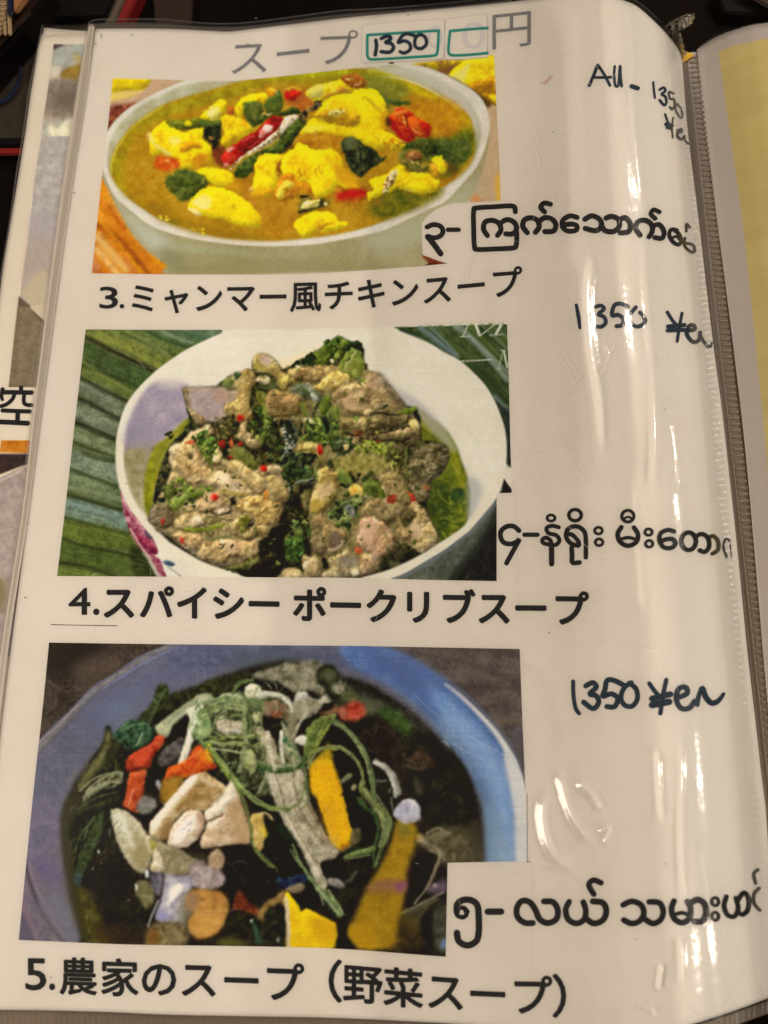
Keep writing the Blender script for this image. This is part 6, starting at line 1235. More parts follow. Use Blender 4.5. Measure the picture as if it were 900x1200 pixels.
    for a, w, c in (([40, 300, 60, 430, 90, 540, 150, 660, 200, 760, 225, 808], 2.2, (190, 178, 156)), ([62, 430, 100, 560, 170, 690, 210, 740], 1.6, (120, 104, 78)), ([90, 420, 110, 540, 170, 640, 240, 700], 2, (178, 164, 138)), ([120, 425, 140, 540, 190, 630, 255, 690], 1.5, (116, 98, 70)),
                    ([145, 425, 155, 520, 200, 610, 262, 680], 1.8, (164, 148, 118)), ([100, 580, 150, 670, 195, 750], 2.2, (184, 170, 148)), ([35, 310, 50, 380, 60, 420], 3.5, (176, 166, 140)), ([85, 300, 80, 350, 92, 410], 2.4, (200, 192, 172)), ([10, 170, 70, 180, 110, 210, 118, 240], 3, (190, 184, 168)),
                    ([150, 190, 170, 230, 140, 280, 120, 330], 4, (160, 150, 126)), ([385, 400, 430, 430, 455, 480, 460, 520], 4, (180, 176, 166)), ([540, 660, 600, 690, 600, 730, 560, 820, 520, 870], 1.6, (150, 134, 108)), ([480, 900, 560, 860, 620, 830], 1.6, (140, 128, 96)),
                    ([560, 640, 600, 620, 640, 640], 2, (130, 118, 88))):
        P.ln(a, w, c, tuple(int(v*.8) for v in c), tuple(min(255, int(v*1.15)) for v in c), f=.7)
    for a, w, c in (([160, 410, 172, 330, 215, 285, 262, 262], 4, (104, 118, 58)), ([165, 300, 205, 262, 262, 250], 3, (124, 132, 66)), ([260, 262, 310, 306, 350, 368, 382, 450, 388, 520, 412, 570, 432, 625, 412, 682, 392, 748], (4, 5, 4, 3), (96, 112, 66)),
                    ([265, 270, 320, 322, 362, 400, 378, 460], 1.3, (150, 152, 104)), ([170, 425, 198, 370, 258, 350, 312, 372, 345, 420, 356, 482], 3, (120, 128, 74)), ([345, 470, 378, 520, 420, 565, 444, 605, 418, 680], (4, 7, 4), (110, 118, 66)), ([352, 490, 390, 540, 428, 600], 1.6, (158, 158, 104)),
                    ([-10, 402, 60, 428, 130, 424, 168, 385], 6, (70, 92, 52)), ([0, 398, 70, 415, 140, 410], 1.4, (126, 138, 92)), ([-30, 500, 0, 522, 50, 552, 105, 556, 150, 522, 165, 440], 3, (116, 122, 74)), ([120, 670, 150, 740, 200, 812, 250, 872, 282, 912], (2, 4, 7, 4), (104, 118, 74)),
                    ([200, 815, 245, 870, 275, 905], 1.3, (156, 162, 120)), ([288, 718, 340, 702, 392, 684], 4.5, (92, 112, 56)), ([292, 714, 345, 696, 385, 680], 1.2, (146, 152, 92)), ([160, 420, 172, 520, 150, 560], 2, (112, 122, 70)), ([230, 270, 215, 300, 200, 340], 2, (150, 152, 70)), ([0, 700, 30, 730, 60, 752], 2.4, (104, 112, 64))):
        P.ln(a, w, c, tuple(int(v*.72) for v in c), tuple(min(255, int(v*1.2)) for v in c), f=.75)
    P.F(20, 750, 2.8125)
    for a, w, c in (([578, 255, 600, 212, 650, 195, 720, 190, 748, 212], 3.4, (120, 134, 84)), ([585, 300, 604, 330, 622, 362], 3, (110, 130, 72)), ([600, 240, 632, 262, 628, 318, 592, 302, 590, 262, 606, 240], 2.2, (136, 150, 100)), ([746, 182, 752, 280, 746, 362, 728, 440], 3.4, (128, 134, 92)),
                    ([620, 338, 700, 342, 802, 354], 3, (118, 128, 76)), ([630, 356, 720, 368, 792, 384], 2.4, (150, 152, 104)), ([640, 224, 700, 212, 742, 220], 2.6, (134, 144, 98)), ([655, 262, 715, 250, 752, 252], 2.4, (112, 124, 74)), ([640, 300, 700, 318, 760, 312], 2.2, (104, 116, 66)),
                    ([640, 360, 700, 432, 752, 502, 805, 545, 900, 556], 4, (110, 124, 66)), ([660, 392, 720, 462, 770, 520], 1.3, (160, 162, 96)), ([700, 440, 742, 520, 768, 600, 782, 680, 850, 752], 2.6, (96, 110, 56)), ([790, 408, 850, 430, 905, 424], 6, (72, 92, 54)),
                    ([715, 160, 730, 140, 780, 132], 3, (90, 104, 62)), ([770, 230, 800, 250, 806, 300], 2.4, (116, 126, 84)), ([600, 320, 640, 300, 660, 250, 690, 232], 2, (128, 142, 92)), ([205, 500, 250, 460, 300, 440, 350, 440], 2, (140, 136, 104)), ([215, 520, 260, 480, 330, 460], 1.6, (128, 126, 92)), ([230, 510, 290, 470, 340, 470], 1.2, (156, 150, 118)),
                    ([200, 560, 260, 520, 330, 500], 2, (88, 90, 58)), ([190, 700, 210, 640, 260, 590], 1.4, (96, 112, 66)), ([660, 284, 680, 300, 742, 302], 5, (186, 174, 152)), ([825, 300, 835, 360, 850, 432], 4, (180, 170, 146)), ([770, 370, 782, 410, 770, 440], 6, (150, 148, 98))):
        P.ln(a, w, c, tuple(int(v*.72) for v in c), tuple(min(255, int(v*1.2)) for v in c), f=.75)
    P.F(0, 0, 1)
    P.sh([535, 835, 580, 885, 600, 950, 603, 1012, 574, 1012, 572, 940, 556, 895, 515, 845], (146, 164, 180), f=7, op=.55)
    P.sh([590, 890, 606, 905, 614, 940, 618, 1012, 604, 1012, 602, 950], (206, 196, 182), f=3, op=.7)
    P.F(0, 0, 1)
    # the big mushroom once more: wet highlights and soft folds
    P.F(160, 930, 5)
    P.ln([95, 215, 130, 150, 180, 90, 240, 20, 300, -50, 350, -100], (5, 9, 8), (226, 214, 194), f=2, op=.8)
    P.ln([420, 105, 460, 72, 510, 22, 555, -18], (4, 7, 4), (226, 212, 194), f=1.6, op=.8)
    P.ln([400, 205, 450, 178, 500, 150], (3, 5, 2), (222, 206, 186), f=1.4, op=.8)
    P.ln([215, 285, 250, 215, 300, 150, 345, 125], (3, 6, 4), (226, 214, 206), f=1.6, op=.7)
    P.ln([215, 600, 235, 560, 262, 535], (4, 6, 3), (232, 224, 210), f=1.4, op=.9)
    P.ln([585, 180, 600, 240, 640, 270], 7, (150, 116, 78), f=2.4, op=.35)
    P.sh([200, 330, 300, 345, 400, 350, 420, 400, 330, 400, 240, 380], (110, 98, 76), f=3, op=.5)
    P.F(20, 930, 5)
    P.ln([575, 110, 610, 160, 640, 230, 690, 330], (4, 8, 4), (216, 206, 186), f=2.2, op=.8)
    P.F(170, 750, 5)
    P.ln([110, 540, 180, 470, 260, 400, 340, 345, 380, 340], (3, 5, 4), (186, 184, 154), f=1.6, op=.8)
    P.ln([285, 410, 290, 470, 262, 560, 235, 660], (5, 6, 4), (224, 216, 198), f=1.4, op=.8)
    P.F(0, 0, 1)
    HE = [120, 900, 180, 840, 300, 800, 420, 820, 490, 900, 480, 980, 400, 1060, 180, 1095, 110, 1020]
    P.fibres(HE, 170, [(150, 144, 110), (70, 76, 46), (104, 108, 70), (40, 38, 30), (120, 104, 74)], (5, 16), (.5, 1.2), op=.4)
    P.fibres([215, 820, 330, 800, 350, 900, 260, 910, 215, 870], 70, [(140, 150, 100), (72, 92, 50), (176, 172, 134), (56, 66, 38)], (8, 22), (.7, 1.7), op=.7)
    P.fibres([80, 900, 150, 880, 140, 990, 84, 1010], 50, [(84, 96, 56), (110, 110, 70), (44, 52, 34)], (8, 24), (.6, 1.5), -50, 25, op=.6)
    P.fibres([320, 880, 370, 890, 400, 1000, 350, 1010], 40, [(184, 170, 144), (110, 94, 68), (150, 136, 108)], (14, 34), (.5, 1.2), 66, 8, .05, .6)
    P.fibres([455, 850, 560, 900, 560, 1010, 470, 1000], 40, [(76, 68, 50), (56, 50, 40), (92, 84, 60)], (8, 20), (.8, 2), op=.4, f=.9)
    P.dots([150, 900, 400, 850, 480, 940, 420, 1060, 200, 1080], 60, [(160, 156, 120), (60, 56, 44), (120, 130, 80)], (.4, .9), op=.6)
    P.warp([160, 850, 250, 800, 400, 800, 500, 900, 540, 1100, 130, 1100], .6, scs=(7, 3.5))
    P.im = np.clip(P.im, 0, 1); P.im = P.im*(1-.36*np.clip(1-P.im.mean(-1, keepdims=True)/.34, 0, 1))
    P.tone([70, 960, 120, 870, 300, 775, 440, 800, 560, 900, 570, 1130, 90, 1130], (1.03, 1.02, .97), 4, .86, .5)
    P.finish(.045, .03)
    return P

def photo_side():
    P = Print(-4, 28, 112, 770, 1.0, 5, (214, 196, 172))
    P.mott = .45
    P.F(0, 30, 6.92)
    P.sh([436, 155, 900, 150, 900, 900, 320, 900, 345, 760, 400, 440, 420, 320], (160, 156, 146), (140, 134, 126), (182, 178, 166), sm=False, f=.4)
    P.sh([436, 155, 520, 158, 440, 200], (90, 74, 66), f=.8)
    P.sh([450, 200, 560, 165, 700, 150, 700, 330, 560, 320, 430, 330], (172, 170, 158), (150, 150, 142), (188, 186, 170), f=2)
    P.sh([420, 330, 500, 340, 490, 420, 560, 450, 680, 460, 680, 500, 560, 480, 400, 430], (206, 190, 168), f=2)
    P.sh([490, 400, 520, 360, 580, 330, 700, 310, 700, 450, 560, 450, 500, 435], (160, 124, 44), (140, 108, 40), (178, 148, 60), f=1.4)
    P.sh([580, 250, 640, 230, 700, 300, 640, 320], (182, 160, 96), f=2.5, op=.8)
    P.sh([396, 450, 700, 470, 700, 620, 640, 720, 500, 760, 350, 760], (146, 130, 112), (116, 102, 88), (166, 152, 136), f=2.4)
    P.sh([420, 560, 560, 500, 680, 560, 640, 660, 470, 680], (112, 96, 78), f=6, op=.8)
    P.sh([380, 830, 420, 810, 470, 840, 520, 780, 600, 760, 620, 880, 560, 910, 460, 900, 430, 920, 400, 860], (198, 188, 168), (176, 166, 150), (208, 198, 178), f=1.6, k=2.4)
    P.F(0, 160, 6)
    P.sh([290, 0, 600, 0, 500, 1200, 130, 1200, 140, 1120, 200, 700, 240, 300], (156, 148, 144), (138, 130, 128), (174, 168, 160), sm=False, f=.5)
    P.sh([210, 520, 420, 560, 400, 760, 190, 740], (150, 140, 142), f=4, op=.7)
    P.sh([190, 720, 400, 740, 340, 1000, 150, 1100], (152, 136, 128), f=4, op=.7)
    P.sh([220, 1000, 330, 950, 330, 1200, 180, 1200, 150, 1120], (166, 152, 130), f=3, op=.8)
    P.sh([130, 1120, 215, 1190, 215, 1240, 120, 1260], (96, 84, 74), f=.8, sm=False)
    P.F(0, 360, 6)
    P.sh([122, 0, 205, 0, 320, 100, 360, 600, 58, 570], (112, 100, 82), (98, 86, 70), (128, 116, 96), sm=False, f=.6)
    P.ln([205, 0, 300, 95, 340, 140], 1.4, (76, 62, 52), f=.8)
    P.sh([205, 0, 330, -20, 340, 110, 310, 90], (170, 156, 138), f=.7, sm=False)
    P.sh([0, 565, 400, 565, 300, 940, 0, 940], (214, 200, 174), sm=False, f=.3)
    P.sh([-30, 935, 300, 935, 300, 1030, -30, 1020], (164, 106, 38), (140, 88, 34), (180, 122, 50), sm=False, f=.5)
    P.sh([-30, 1030, 300, 1030, 300, 1080, 150, 1120, -30, 1190], (56, 44, 44), (44, 36, 38), (70, 56, 52), sm=False, f=.9)
    P.sh([-30, 1210, 150, 1130, 300, 1080, 300, 1400, -30, 1400], (140, 128, 122), sm=False, f=.7)
    P.F(0, 500, 6)
    P.sh([-30, 370, 60, 330, 170, 280, 200, 300, 200, 1700, -30, 1700], (146, 132, 128), (128, 114, 112), (162, 150, 144), sm=False, f=.7)
    P.ln([0, 385, 80, 345, 160, 300], 1.6, (176, 160, 150), f=.7)
    P.sh([-30, 1080, 40, 1100, 30, 1250, -30, 1300], (118, 106, 76), f=4)
    P.F(0, 30, 6.92)
    P.ln([410, 133, 560, 136, 700, 138], .6, (176, 158, 136), f=.4)
    P.F(0, 0, 1)
    for x, y in ((60, 59), (59, 60), (55, 68), (54, 69), (57, 85), (51, 97), (53, 97), (56, 96), (6, 345), (12, 345), (29, 253), (7, 394), (11, 421), (5, 434), (12, 422), (18, 330)): P.el(x, y, 1.3, 1.1, (120, 104, 88), j=.5, f=.6, op=.8)
    P.tone([50, 40, 120, 40, 120, 130, 50, 130], (.88, .88, .90), 6, .8)
    P.im = np.clip(P.im*np.array([1.13, 1.10, 1.03]), 0, .86)
    P.finish(.025, .012)
    return P

# ================================================================ the table and what stands behind the menu
def sheet_px(poly_top, poly_bot, left, right, nx, ny, surf, lift=0.):
    return world(coons(poly_top, poly_bot, left, right, nx, ny), surf, lift)
def wood(nt, b):
    n = noise(nt, 30, 5, .6, stretch=(1, .2, 1)); r = ramp(nt, n.outputs[0], [(.3, (.0015, .001, .001)), (.75, (.006, .0035, .003))]); nt.links.new(r.outputs[0], b.inputs['Base Color'])
M['table'] = mat('black_table', (.003, .002, .002), .6, .04, build=wood)
def speck(nt, b):
    n = noise(nt, 60, 5, .7); r = ramp(nt, n.outputs[0], [(.35, (.024, .019, .014)), (.7, (.042, .032, .024))]); nt.links.new(r.outputs[0], b.inputs['Base Color'])
M['tray_floor'] = mat('tray_lacquer', (.04, .03, .02), .35, .25, build=speck)
M['lacquer'] = mat('black_lacquer', (.004, .003, .003), .3, .2, coat=.05)
M['red_lacquer'] = mat('red_lacquer', (.15, .010, .009), .35, .3, coat=.1)
M['dark_wood'] = mat('dark_wood', (.030, .014, .008), .45, .4)
M['blue'] = mat('blue_glaze', (.006, .010, .030), .4, .3)
M['straw'] = mat('straw', (.36, .26, .15), .6, .3)
M['brown'] = mat('brown_cane', (.22, .10, .04), .5, .3)
TZ = -.013
bm = bmesh.new(); bmesh.ops.create_grid(bm, x_segments=2, y_segments=2, size=1.2); me = bpy.data.meshes.new('table_top'); bm.to_mesh(me); bm.free()
me.transform(__import__('mathutils').Matrix.Translation((0, .3, TZ)))
mesh_obj('table_top', me, M['table'], kind='structure', smooth=False)

def prism(px, z0, z1):
    """a solid standing between z0 and z1 whose top outline was traced at height z1"""
    t = world(np.array(px, float).reshape(-1, 2), flat(z1)); n = len(t)
    v = [tuple(p) for p in t]+[(p[0], p[1], z0) for p in t]
    f = [tuple(range(n)), tuple(range(2*n-1, n-1, -1))]+[(i, i+n, (i+1) % n+n, (i+1) % n) for i in range(n)]
    me = bpy.data.meshes.new('solid'); me.from_pydata(v, [], f)
    b = bmesh.new(); b.from_mesh(me); bmesh.ops.recalc_face_normals(b, faces=b.faces)
    bmesh.ops.bevel(b, geom=[e for e in b.edges], offset=.0006, segments=2, affect='EDGES', clamp_overlap=True)
    b.to_mesh(me); b.free(); me.update(); return me
tray = empty('serving_tray', (-.14, .27, TZ), 'black lacquer tray with a thin red rim behind the top left of the menu', 'tray')
mesh_obj('tray_floor', prism([-80, 178, 200, 150, 146, 16, 46, 18, 0, 66, -80, 150], TZ, TZ+.002), M['tray_floor'], tray, smooth=False)
mesh_obj('tray_side', prism([-90, 162, 40, 160, 40, 170, -90, 172], TZ, TZ+.0055), M['lacquer'], tray, smooth=False)
mesh_obj('tray_rim', prism([-90, 173, 60, 172, 60, 180, -90, 183], TZ+.0058, TZ+.007), M['red_lacquer'], tray, smooth=False)
mesh_obj('tray_rim', prism([135, 26, 153, -14, 166, -14, 147, 26], TZ, TZ+.007), M['red_lacquer'], tray, smooth=False)
mesh_obj('tray_side', prism([122, 26, 137, -14, 152, -14, 134, 27], TZ, TZ+.0035), mat('tray_side_brown', (.085, .066, .046), .35), tray, smooth=False)
mesh_obj('tray_back', prism([40, -14, 138, -14, 124, 19, 46, 21], TZ, TZ+.0055), M['lacquer'], tray, smooth=False)
bar = empty('tray_frame_bar', (-.17, .27, TZ), 'dark wooden bar lying slantwise across the top left corner', 'bar')
mesh_obj('bar', prism([-60, 92, 44, -14, 62, -14, 18, 44, -60, 134], TZ+.002, TZ+.014), M['lacquer'], bar, smooth=False)
mesh_obj('ridge', prism([-60, 76, 22, -4, 30, -14, 44, -14, 34, -2, -60, 98], TZ+.002, TZ+.018), M['dark_wood'], bar, smooth=False)
mesh_obj('ridge', prism([-60, 104, 32, 8, 36, 12, -60, 112], TZ+.0145, TZ+.0165), M['dark_wood'], bar, smooth=False)
# basket: woven straws
bk = empty('woven_basket', (-.20, .30, TZ), 'corner of a woven straw basket with a blue band at the top left edge', 'basket')
for i in range(9):
    mesh_obj('straw_strip', prism([-42+i*6, -14, -38+i*6, -14, -38+i*6+3, 40, -42+i*6+3, 40], TZ+.019, TZ+.0205), M['straw'], bk, smooth=False)
for i in range(9):
    mesh_obj('straw_strip', prism([-50, -10+i*6, 9-max(0, i-2)*1.5, -12+i*6, 9-max(0, i-2)*1.5, -8.5+i*6, -50, -6.5+i*6], TZ+.0195, TZ+.0212+.0004*(i % 2)), M['straw'], bk, smooth=False)
mesh_obj('blue_band', prism([7, -14, 14, -14, 15, 10, 8, 16], TZ+.020, TZ+.0225), M['blue'], bk, smooth=False)
mesh_obj('cane_edge', prism([14, -14, 40, -14, 20, 12, 15, 12], TZ+.020, TZ+.0222), M['brown'], bk, smooth=False)
def ribbon_mesh(strokes, surf, lift, wmul=1., dl=1.2e-5):
    """flat strokes: each (points, width px[, width end]) laid on a surface, each a hair above the last"""
    V, F = [], []
    for k, (p, wd) in enumerate(strokes):
        a = np.array(p, float).reshape(-1, 2)
        closed = len(a) > 3 and np.allclose(a[0], a[-1])
        a = Print.smooth(a[:-1], True, 8) if closed else (Print.smooth(a, False, 8) if len(a) > 2 else line(a, 9, False))
        if closed: a = np.vstack([a, a[:1]])
        d = np.gradient(a, axis=0)
        if closed: d[0] = d[-1] = a[1]-a[-2]
        d /= np.maximum(np.hypot(d[:, 0], d[:, 1]), 1e-9)[:, None]
        n = np.stack([-d[:, 1], d[:, 0]], 1); ww = (np.interp(np.linspace(0, 1, len(a)), np.linspace(0, 1, len(np.atleast_1d(wd))), np.atleast_1d(wd))*wmul/2)[:, None]
        if not closed:      # rounded ends
            for sgn, i in ((-1, 0), (1, -1)):
                r = ww[i, 0]; e = [a[i]+sgn*d[i]*r*math.sin(q) for q in (.5, 1.0, 1.4)]; we = [[r*math.cos(q)] for q in (.5, 1.0, 1.4)]
                if sgn < 0: a = np.vstack([e[::-1], a]); ww = np.vstack([we[::-1], ww]); n = np.vstack([np.repeat(n[:1], 3, 0), n]); d = np.vstack([np.repeat(d[:1], 3, 0), d])
                else: a = np.vstack([a, e]); ww = np.vstack([ww, we]); n = np.vstack([n, np.repeat(n[-1:], 3, 0)])
        W = world(np.stack([a+n*ww, a, a-n*ww], 1), surf, lift+k*dl); o = len(V); m = len(a)
        V += [tuple(q) for q in W.reshape(-1, 3)]
        for i in range(m-1):
            for j in (0, 1): F.append((o+i*3+j, o+i*3+j+1, o+(i+1)*3+j+1, o+(i+1)*3+j))
    me = bpy.data.meshes.new('strokes'); me.from_pydata(V, [], F)
    b = bmesh.new(); b.from_mesh(me)
    for f in b.faces:
        f.normal_update()
        if f.normal.z < 0: f.normal_flip()
    b.to_mesh(me); b.free(); me.update(); return me
# reflection of a bowl in the tray, laid in as a flat blue arc
mesh_obj('bowl_reflection', ribbon_mesh([([-6, 122, 8, 116, 20, 100, 24, 84, 22, 70], (4, 5, 4, 2))], flat(TZ+.0035), 0), M['blue'], None, 'flat dark blue arc laid in as the reflection of a bowl in the tray, left of the menu', 'bowl_reflection')
# dark things at the top right
bx = empty('dark_box', (.19, .33, TZ), 'very dark wooden box behind the right hand page at the top right', 'box')
mesh_obj('box_body', prism([838, -14, 960, -14, 960, 22, 850, 14], TZ, TZ+.006), mat('box_brown', (.006, .004, .003), .5, .1), bx, smooth=False)
mesh_obj('lid_edge', prism([862, -14, 960, -14, 960, 16, 903, 9], TZ+.0085, TZ+.010), mat('box_edge', (.035, .022, .016), .5, .2), bx, smooth=False)
st = empty('chair_back', (-.06, .32, TZ), 'dark reddish wooden slat in the shadow behind the top edge of the menu', 'wood slat')
mesh_obj('slat', prism([178, -14, 226, -14, 224, 30, 182, 30], TZ, TZ+.004), mat('slat_brown', (.016, .006, .003), .45), st, smooth=False)

# ================================================================ the sheets
PG = world(np.array([[450., 600.]]), s_left)[0]
page = empty('menu_page', (0, 0, .0), 'white soup page of the open menu with three food photos, held in the clear pocket', 'menu page')
EDGE_T = [112, 34, 140, 33.5, 200, 34, 250, 36.5, 270, 37, 300, 33.5, 350, 27.5, 400, 21.5, 440, 17.5, 520, 10, 600, 2, 660, -6, 705, -6, 735, 2, 750, 10, 775, 33, 792, 53, 799, 66]
P_L = [112, 34, 100, 117, 78.5, 260, 51.5, 460, 33.5, 600, 8, 800, -12, 980, -32, 1183]
P_R = [799, 66, 806, 153, 819, 260, 833, 380, 846, 480, 855, 560, 865, 653, 875.5, 760, 887, 860, 892, 906, 898.5, 963, 903, 1060, 905, 1168]
P_B = [-32, 1183, 60, 1184, 130, 1186, 200, 1189, 300, 1191, 400, 1193, 520, 1199, 640, 1207, 720, 1211, 790, 1205, 850, 1188, 905, 1168]
S = s_left
me = slab(sheet_px(EDGE_T, P_B, P_L, P_R, 180, 220, S), .0002)
mesh_obj('paper_sheet', me, M['paper'], page)

def printed(fn, T, B, L, R, nx, ny, parent, label, surf=S, lift=4e-5):
    P = fn(); px = coons(T, B, L, R, nx, ny); W = world(px, surf, lift)
    me = grid_mesh(W); paint_mesh(me, px, P)
    o = mesh_obj('printed_photo', me, M['print'], parent); o['label'] = label; return o
printed(photo_chicken, [132, 92, 160, 92.5, 225, 94.5, 260, 95.5, 296, 93, 380, 84, 429, 78.7, 500, 72, 579, 64.5], [107.5, 320.3, 160, 321, 220, 321.7, 326, 321.7, 380, 320, 440, 316, 500, 311.2, 540, 307, 588, 302],
        [132, 92, 126, 154, 119.5, 207, 115, 250, 107.5, 320.3], [579, 64.5, 582, 130, 585, 190, 586.5, 236, 588, 302], 490, 262, page, 'printed photo of a pale green bowl of yellow chicken soup')
printed(photo_pork, [100.5, 386, 160, 386.5, 250, 386.6, 340, 386, 400, 384.5, 460, 382.5, 530, 380, 594, 377.5], [67, 675, 190, 675.8, 320, 676.6, 420, 677.3, 500, 679.5, 581, 681, 600, 681.4],
        [100.5, 386, 93, 450, 85, 520, 76, 600, 67, 675], [594, 377.5, 596, 440, 598, 520, 599.6, 578, 600, 681.4], 532, 304, page, 'printed photo of a white bowl of pork rib soup on banana leaf')
printed(photo_vegetable, [57.5, 753, 160, 754.5, 300, 756, 420, 757, 500, 758.5, 609, 760.5], [22, 1101.5, 80, 1104, 160, 1107, 300, 1109, 400, 1112, 520, 1121, 618, 1127],
        [57.5, 753, 50, 830, 40, 920, 31, 1010, 22, 1101.5], [609, 760.5, 612, 840, 615.5, 925, 617.5, 1010, 618, 1127], 596, 366, page, 'printed photo of a blue bowl of vegetable soup')

# white strips pasted or boxed over the photos for the Burmese names
def strip(T, B, L, R, lift, nx=60, ny=24):
    me = grid_mesh(world(coons(T, B, L, R, nx, ny), S, lift)); return mesh_obj('name_strip', me, M['label_paper'], page)
def poly_sheet(px, lift, cell=6.):
    """a cut piece of paper of any outline, meshed finely so that it follows the page"""
    a = np.array(px, float).reshape(-1, 2); x0, y0 = a.min(0); x1, y1 = a.max(0)
    b = bmesh.new(); f = b.faces.new([b.verts.new((p[0], p[1], 0)) for p in a])
    for k in range(int((x1-x0)/cell)+1):
        bmesh.ops.bisect_plane(b, geom=b.verts[:]+b.edges[:]+b.faces[:], plane_co=(x0+k*cell+.01, 0, 0), plane_no=(1, 0, 0))
    for k in range(int((y1-y0)/cell)+1):
        bmesh.ops.bisect_plane(b, geom=b.verts[:]+b.edges[:]+b.faces[:], plane_co=(0, y0+k*cell+.01, 0), plane_no=(0, 1, 0))
    V = np.array([v.co[:2] for v in b.verts]); W = world(V, S, lift)
    for v, q in zip(b.verts, W): v.co = q
    bmesh.ops.recalc_face_normals(b, faces=b.faces)
    if sum(f.normal.z for f in b.faces) < 0: bmesh.ops.reverse_faces(b, faces=b.faces)
    me = bpy.data.meshes.new('cut'); b.to_mesh(me); b.free(); return me
s3 = mesh_obj('name_strip', poly_sheet([529, 238.5, 560, 237, 588, 235.5, 598, 235, 598, 318, 590, 322, 545, 313, 521, 308, 495.5, 299, 494.5, 285, 494, 270, 494.5, 262, 500, 254, 512, 245], 8e-5), M['label_paper'], page); s3['label'] = 'white name strip with clipped corners over the chicken soup photo'
s4 = mesh_obj('name_strip', poly_sheet([582, 578, 606, 577.5, 606, 690, 582, 690], 8e-5), M['label_paper'], page); s4['label'] = 'white name strip over the corner of the pork rib photo'
s5 = mesh_obj('name_strip', poly_sheet([524.5, 1011, 570, 1010, 624, 1009, 624, 1135, 522, 1135], 8e-5), M['label_paper'], page); s5['label'] = 'white name strip over the corner of the vegetable soup photo'
mesh_obj('print_tick', ribbon_mesh([([617.6, 930, 618, 1010], .7), ([617, 1010, 622, 1009.6], .7)], S, 1e-4), M['grey_ink'], page)

# ---- lettering
_cache = {}
def glyph(ch, off):
    if (ch, off) not in _cache:
        c = bpy.data.curves.new('letter', 'FONT'); c.body = ch; c.offset = off; c.resolution_u = 3
        o = bpy.data.objects.new('letter', c); COL.objects.link(o); bpy.context.view_layer.update()
        me = bpy.data.meshes.new_from_object(o.evaluated_get(bpy.context.evaluated_depsgraph_get()))
        b = bmesh.new(); b.from_mesh(me); bmesh.ops.triangulate(b, faces=b.faces[:])
        bmesh.ops.remove_doubles(b, verts=b.verts[:], dist=1e-5)
        for _ in range(3):
            e = [q for q in b.edges if q.calc_length() > .16]
            if e: bmesh.ops.subdivide_edges(b, edges=e, cuts=1); bmesh.ops.triangulate(b, faces=b.faces[:])
        _cache[(ch, off)] = (np.array([v.co[:2] for v in b.verts]), [tuple(v.index for v in f.verts) for f in b.faces])
        b.free(); bpy.data.objects.remove(o); bpy.data.meshes.remove(me)
    return _cache[(ch, off)]
def lettering(name, items, material, parent, lift=1.1e-4, surf=S, off=.012, label=None):
    bold = [(0, 0)]+([(math.cos(a)*off, math.sin(a)*off) for a in np.arange(6)*math.pi/3+.3] if off > 0 else [])
    """items: ('em', char, cx, cy, size, slope) or ('box', char, x0, y0, x1, y1, slope) in traced units"""
    V, F = [], []
    for it in items:
        a0, f = glyph(it[1], min(off, 0))
        sz_ = it[4] if it[0] == 'em' else (it[5]-it[3])/max(np.ptp(a0[:, 1]), .3)
        if it[0] == 'em':
            _, ch, cx, cy, sz, sl = it[:6]; a = a0
            gx = (a[:, 0]-.5)*sz; gy = -(a[:, 1]-.378)*sz
        else:
            _, ch, x0, y0, x1, y1, sl = it; a = a0; lo, hi = a.min(0), a.max(0); q = (a-lo)/(hi-lo)
            cx, cy = (x0+x1)/2, (y0+y1)/2; gx = (q[:, 0]-.5)*(x1-x0); gy = (.5-q[:, 1])*(y1-y0)
        px = np.stack([cx+gx, cy+gy+gx*sl], 1)
        for k_, (bx_, by_) in enumerate(bold):      # heavier strokes: the letter printed again a hair beside itself
            o = len(V); V += [tuple(q) for q in world(px+np.array([bx_, by_])*sz_, surf, lift+k_*7e-6)]; F += [tuple(o+i for i in t) for t in f]
    me = bpy.data.meshes.new('letters'); me.from_pydata(V, [], F); b = bmesh.new(); b.from_mesh(me)
    for q in b.faces:
        q.normal_update()
        if q.normal.z < 0: q.normal_flip()
    b.to_mesh(me); b.free()
    o = mesh_obj(name, me, material, parent, smooth=False)
    if label: o['label'] = label
    return o
def row(text, xs, pts, size, bold=0):
    """characters centred at xs along a traced middle line"""
    a = np.array(pts, float).reshape(-1, 2); out = []
    for ch, x in zip(text, xs):
        y = np.interp(x, a[:, 0], a[:, 1]); sl = (np.interp(x+12, a[:, 0], a[:, 1])-np.interp(x-12, a[:, 0], a[:, 1]))/24
        s = size[0]+(size[1]-size[0])*(x-xs[0])/(xs[-1]-xs[0]); out.append(('em', ch, x, y, s, sl))
    return out
lettering('heading_text', [('box', 'ス', 271.5, 52, 312.5, 86, -.06), ('em', 'ー', 343.5, 62, 48, -.115), ('box', 'プ', 375.5, 36, 419.5, 75, -.04)], M['grey_ink'], page, off=0, label='grey heading for the soups')
lettering('yen_sign', [('box', '円', 577, 15.5, 622, 56, -.11)], M['grey_ink'], page, off=0)
d3 = [('box', '3', 117, 336.5, 138, 361.5, 0), ('box', '.', 140.5, 356.5, 145.5, 361.5, 0)]
l3 = row('ミャンマー風チキンスープ', [168, 206.5, 244, 282, 320, 358, 397, 435, 473.5, 512.5, 552, 592.5], [150, 349.5, 250, 349, 320, 348, 358, 347.5, 397, 346, 440, 343.8, 480, 341.5, 512, 339, 552, 335, 600, 330.5], (37.5, 38.5))
lettering('caption_text', l3, M['black_ink'], page, off=.019, label='black caption of dish 3')
d4 = [('box', '4', 81, 689.5, 105.5, 720, 0), ('box', '.', 109.5, 713.5, 116.5, 720.5, 0)]
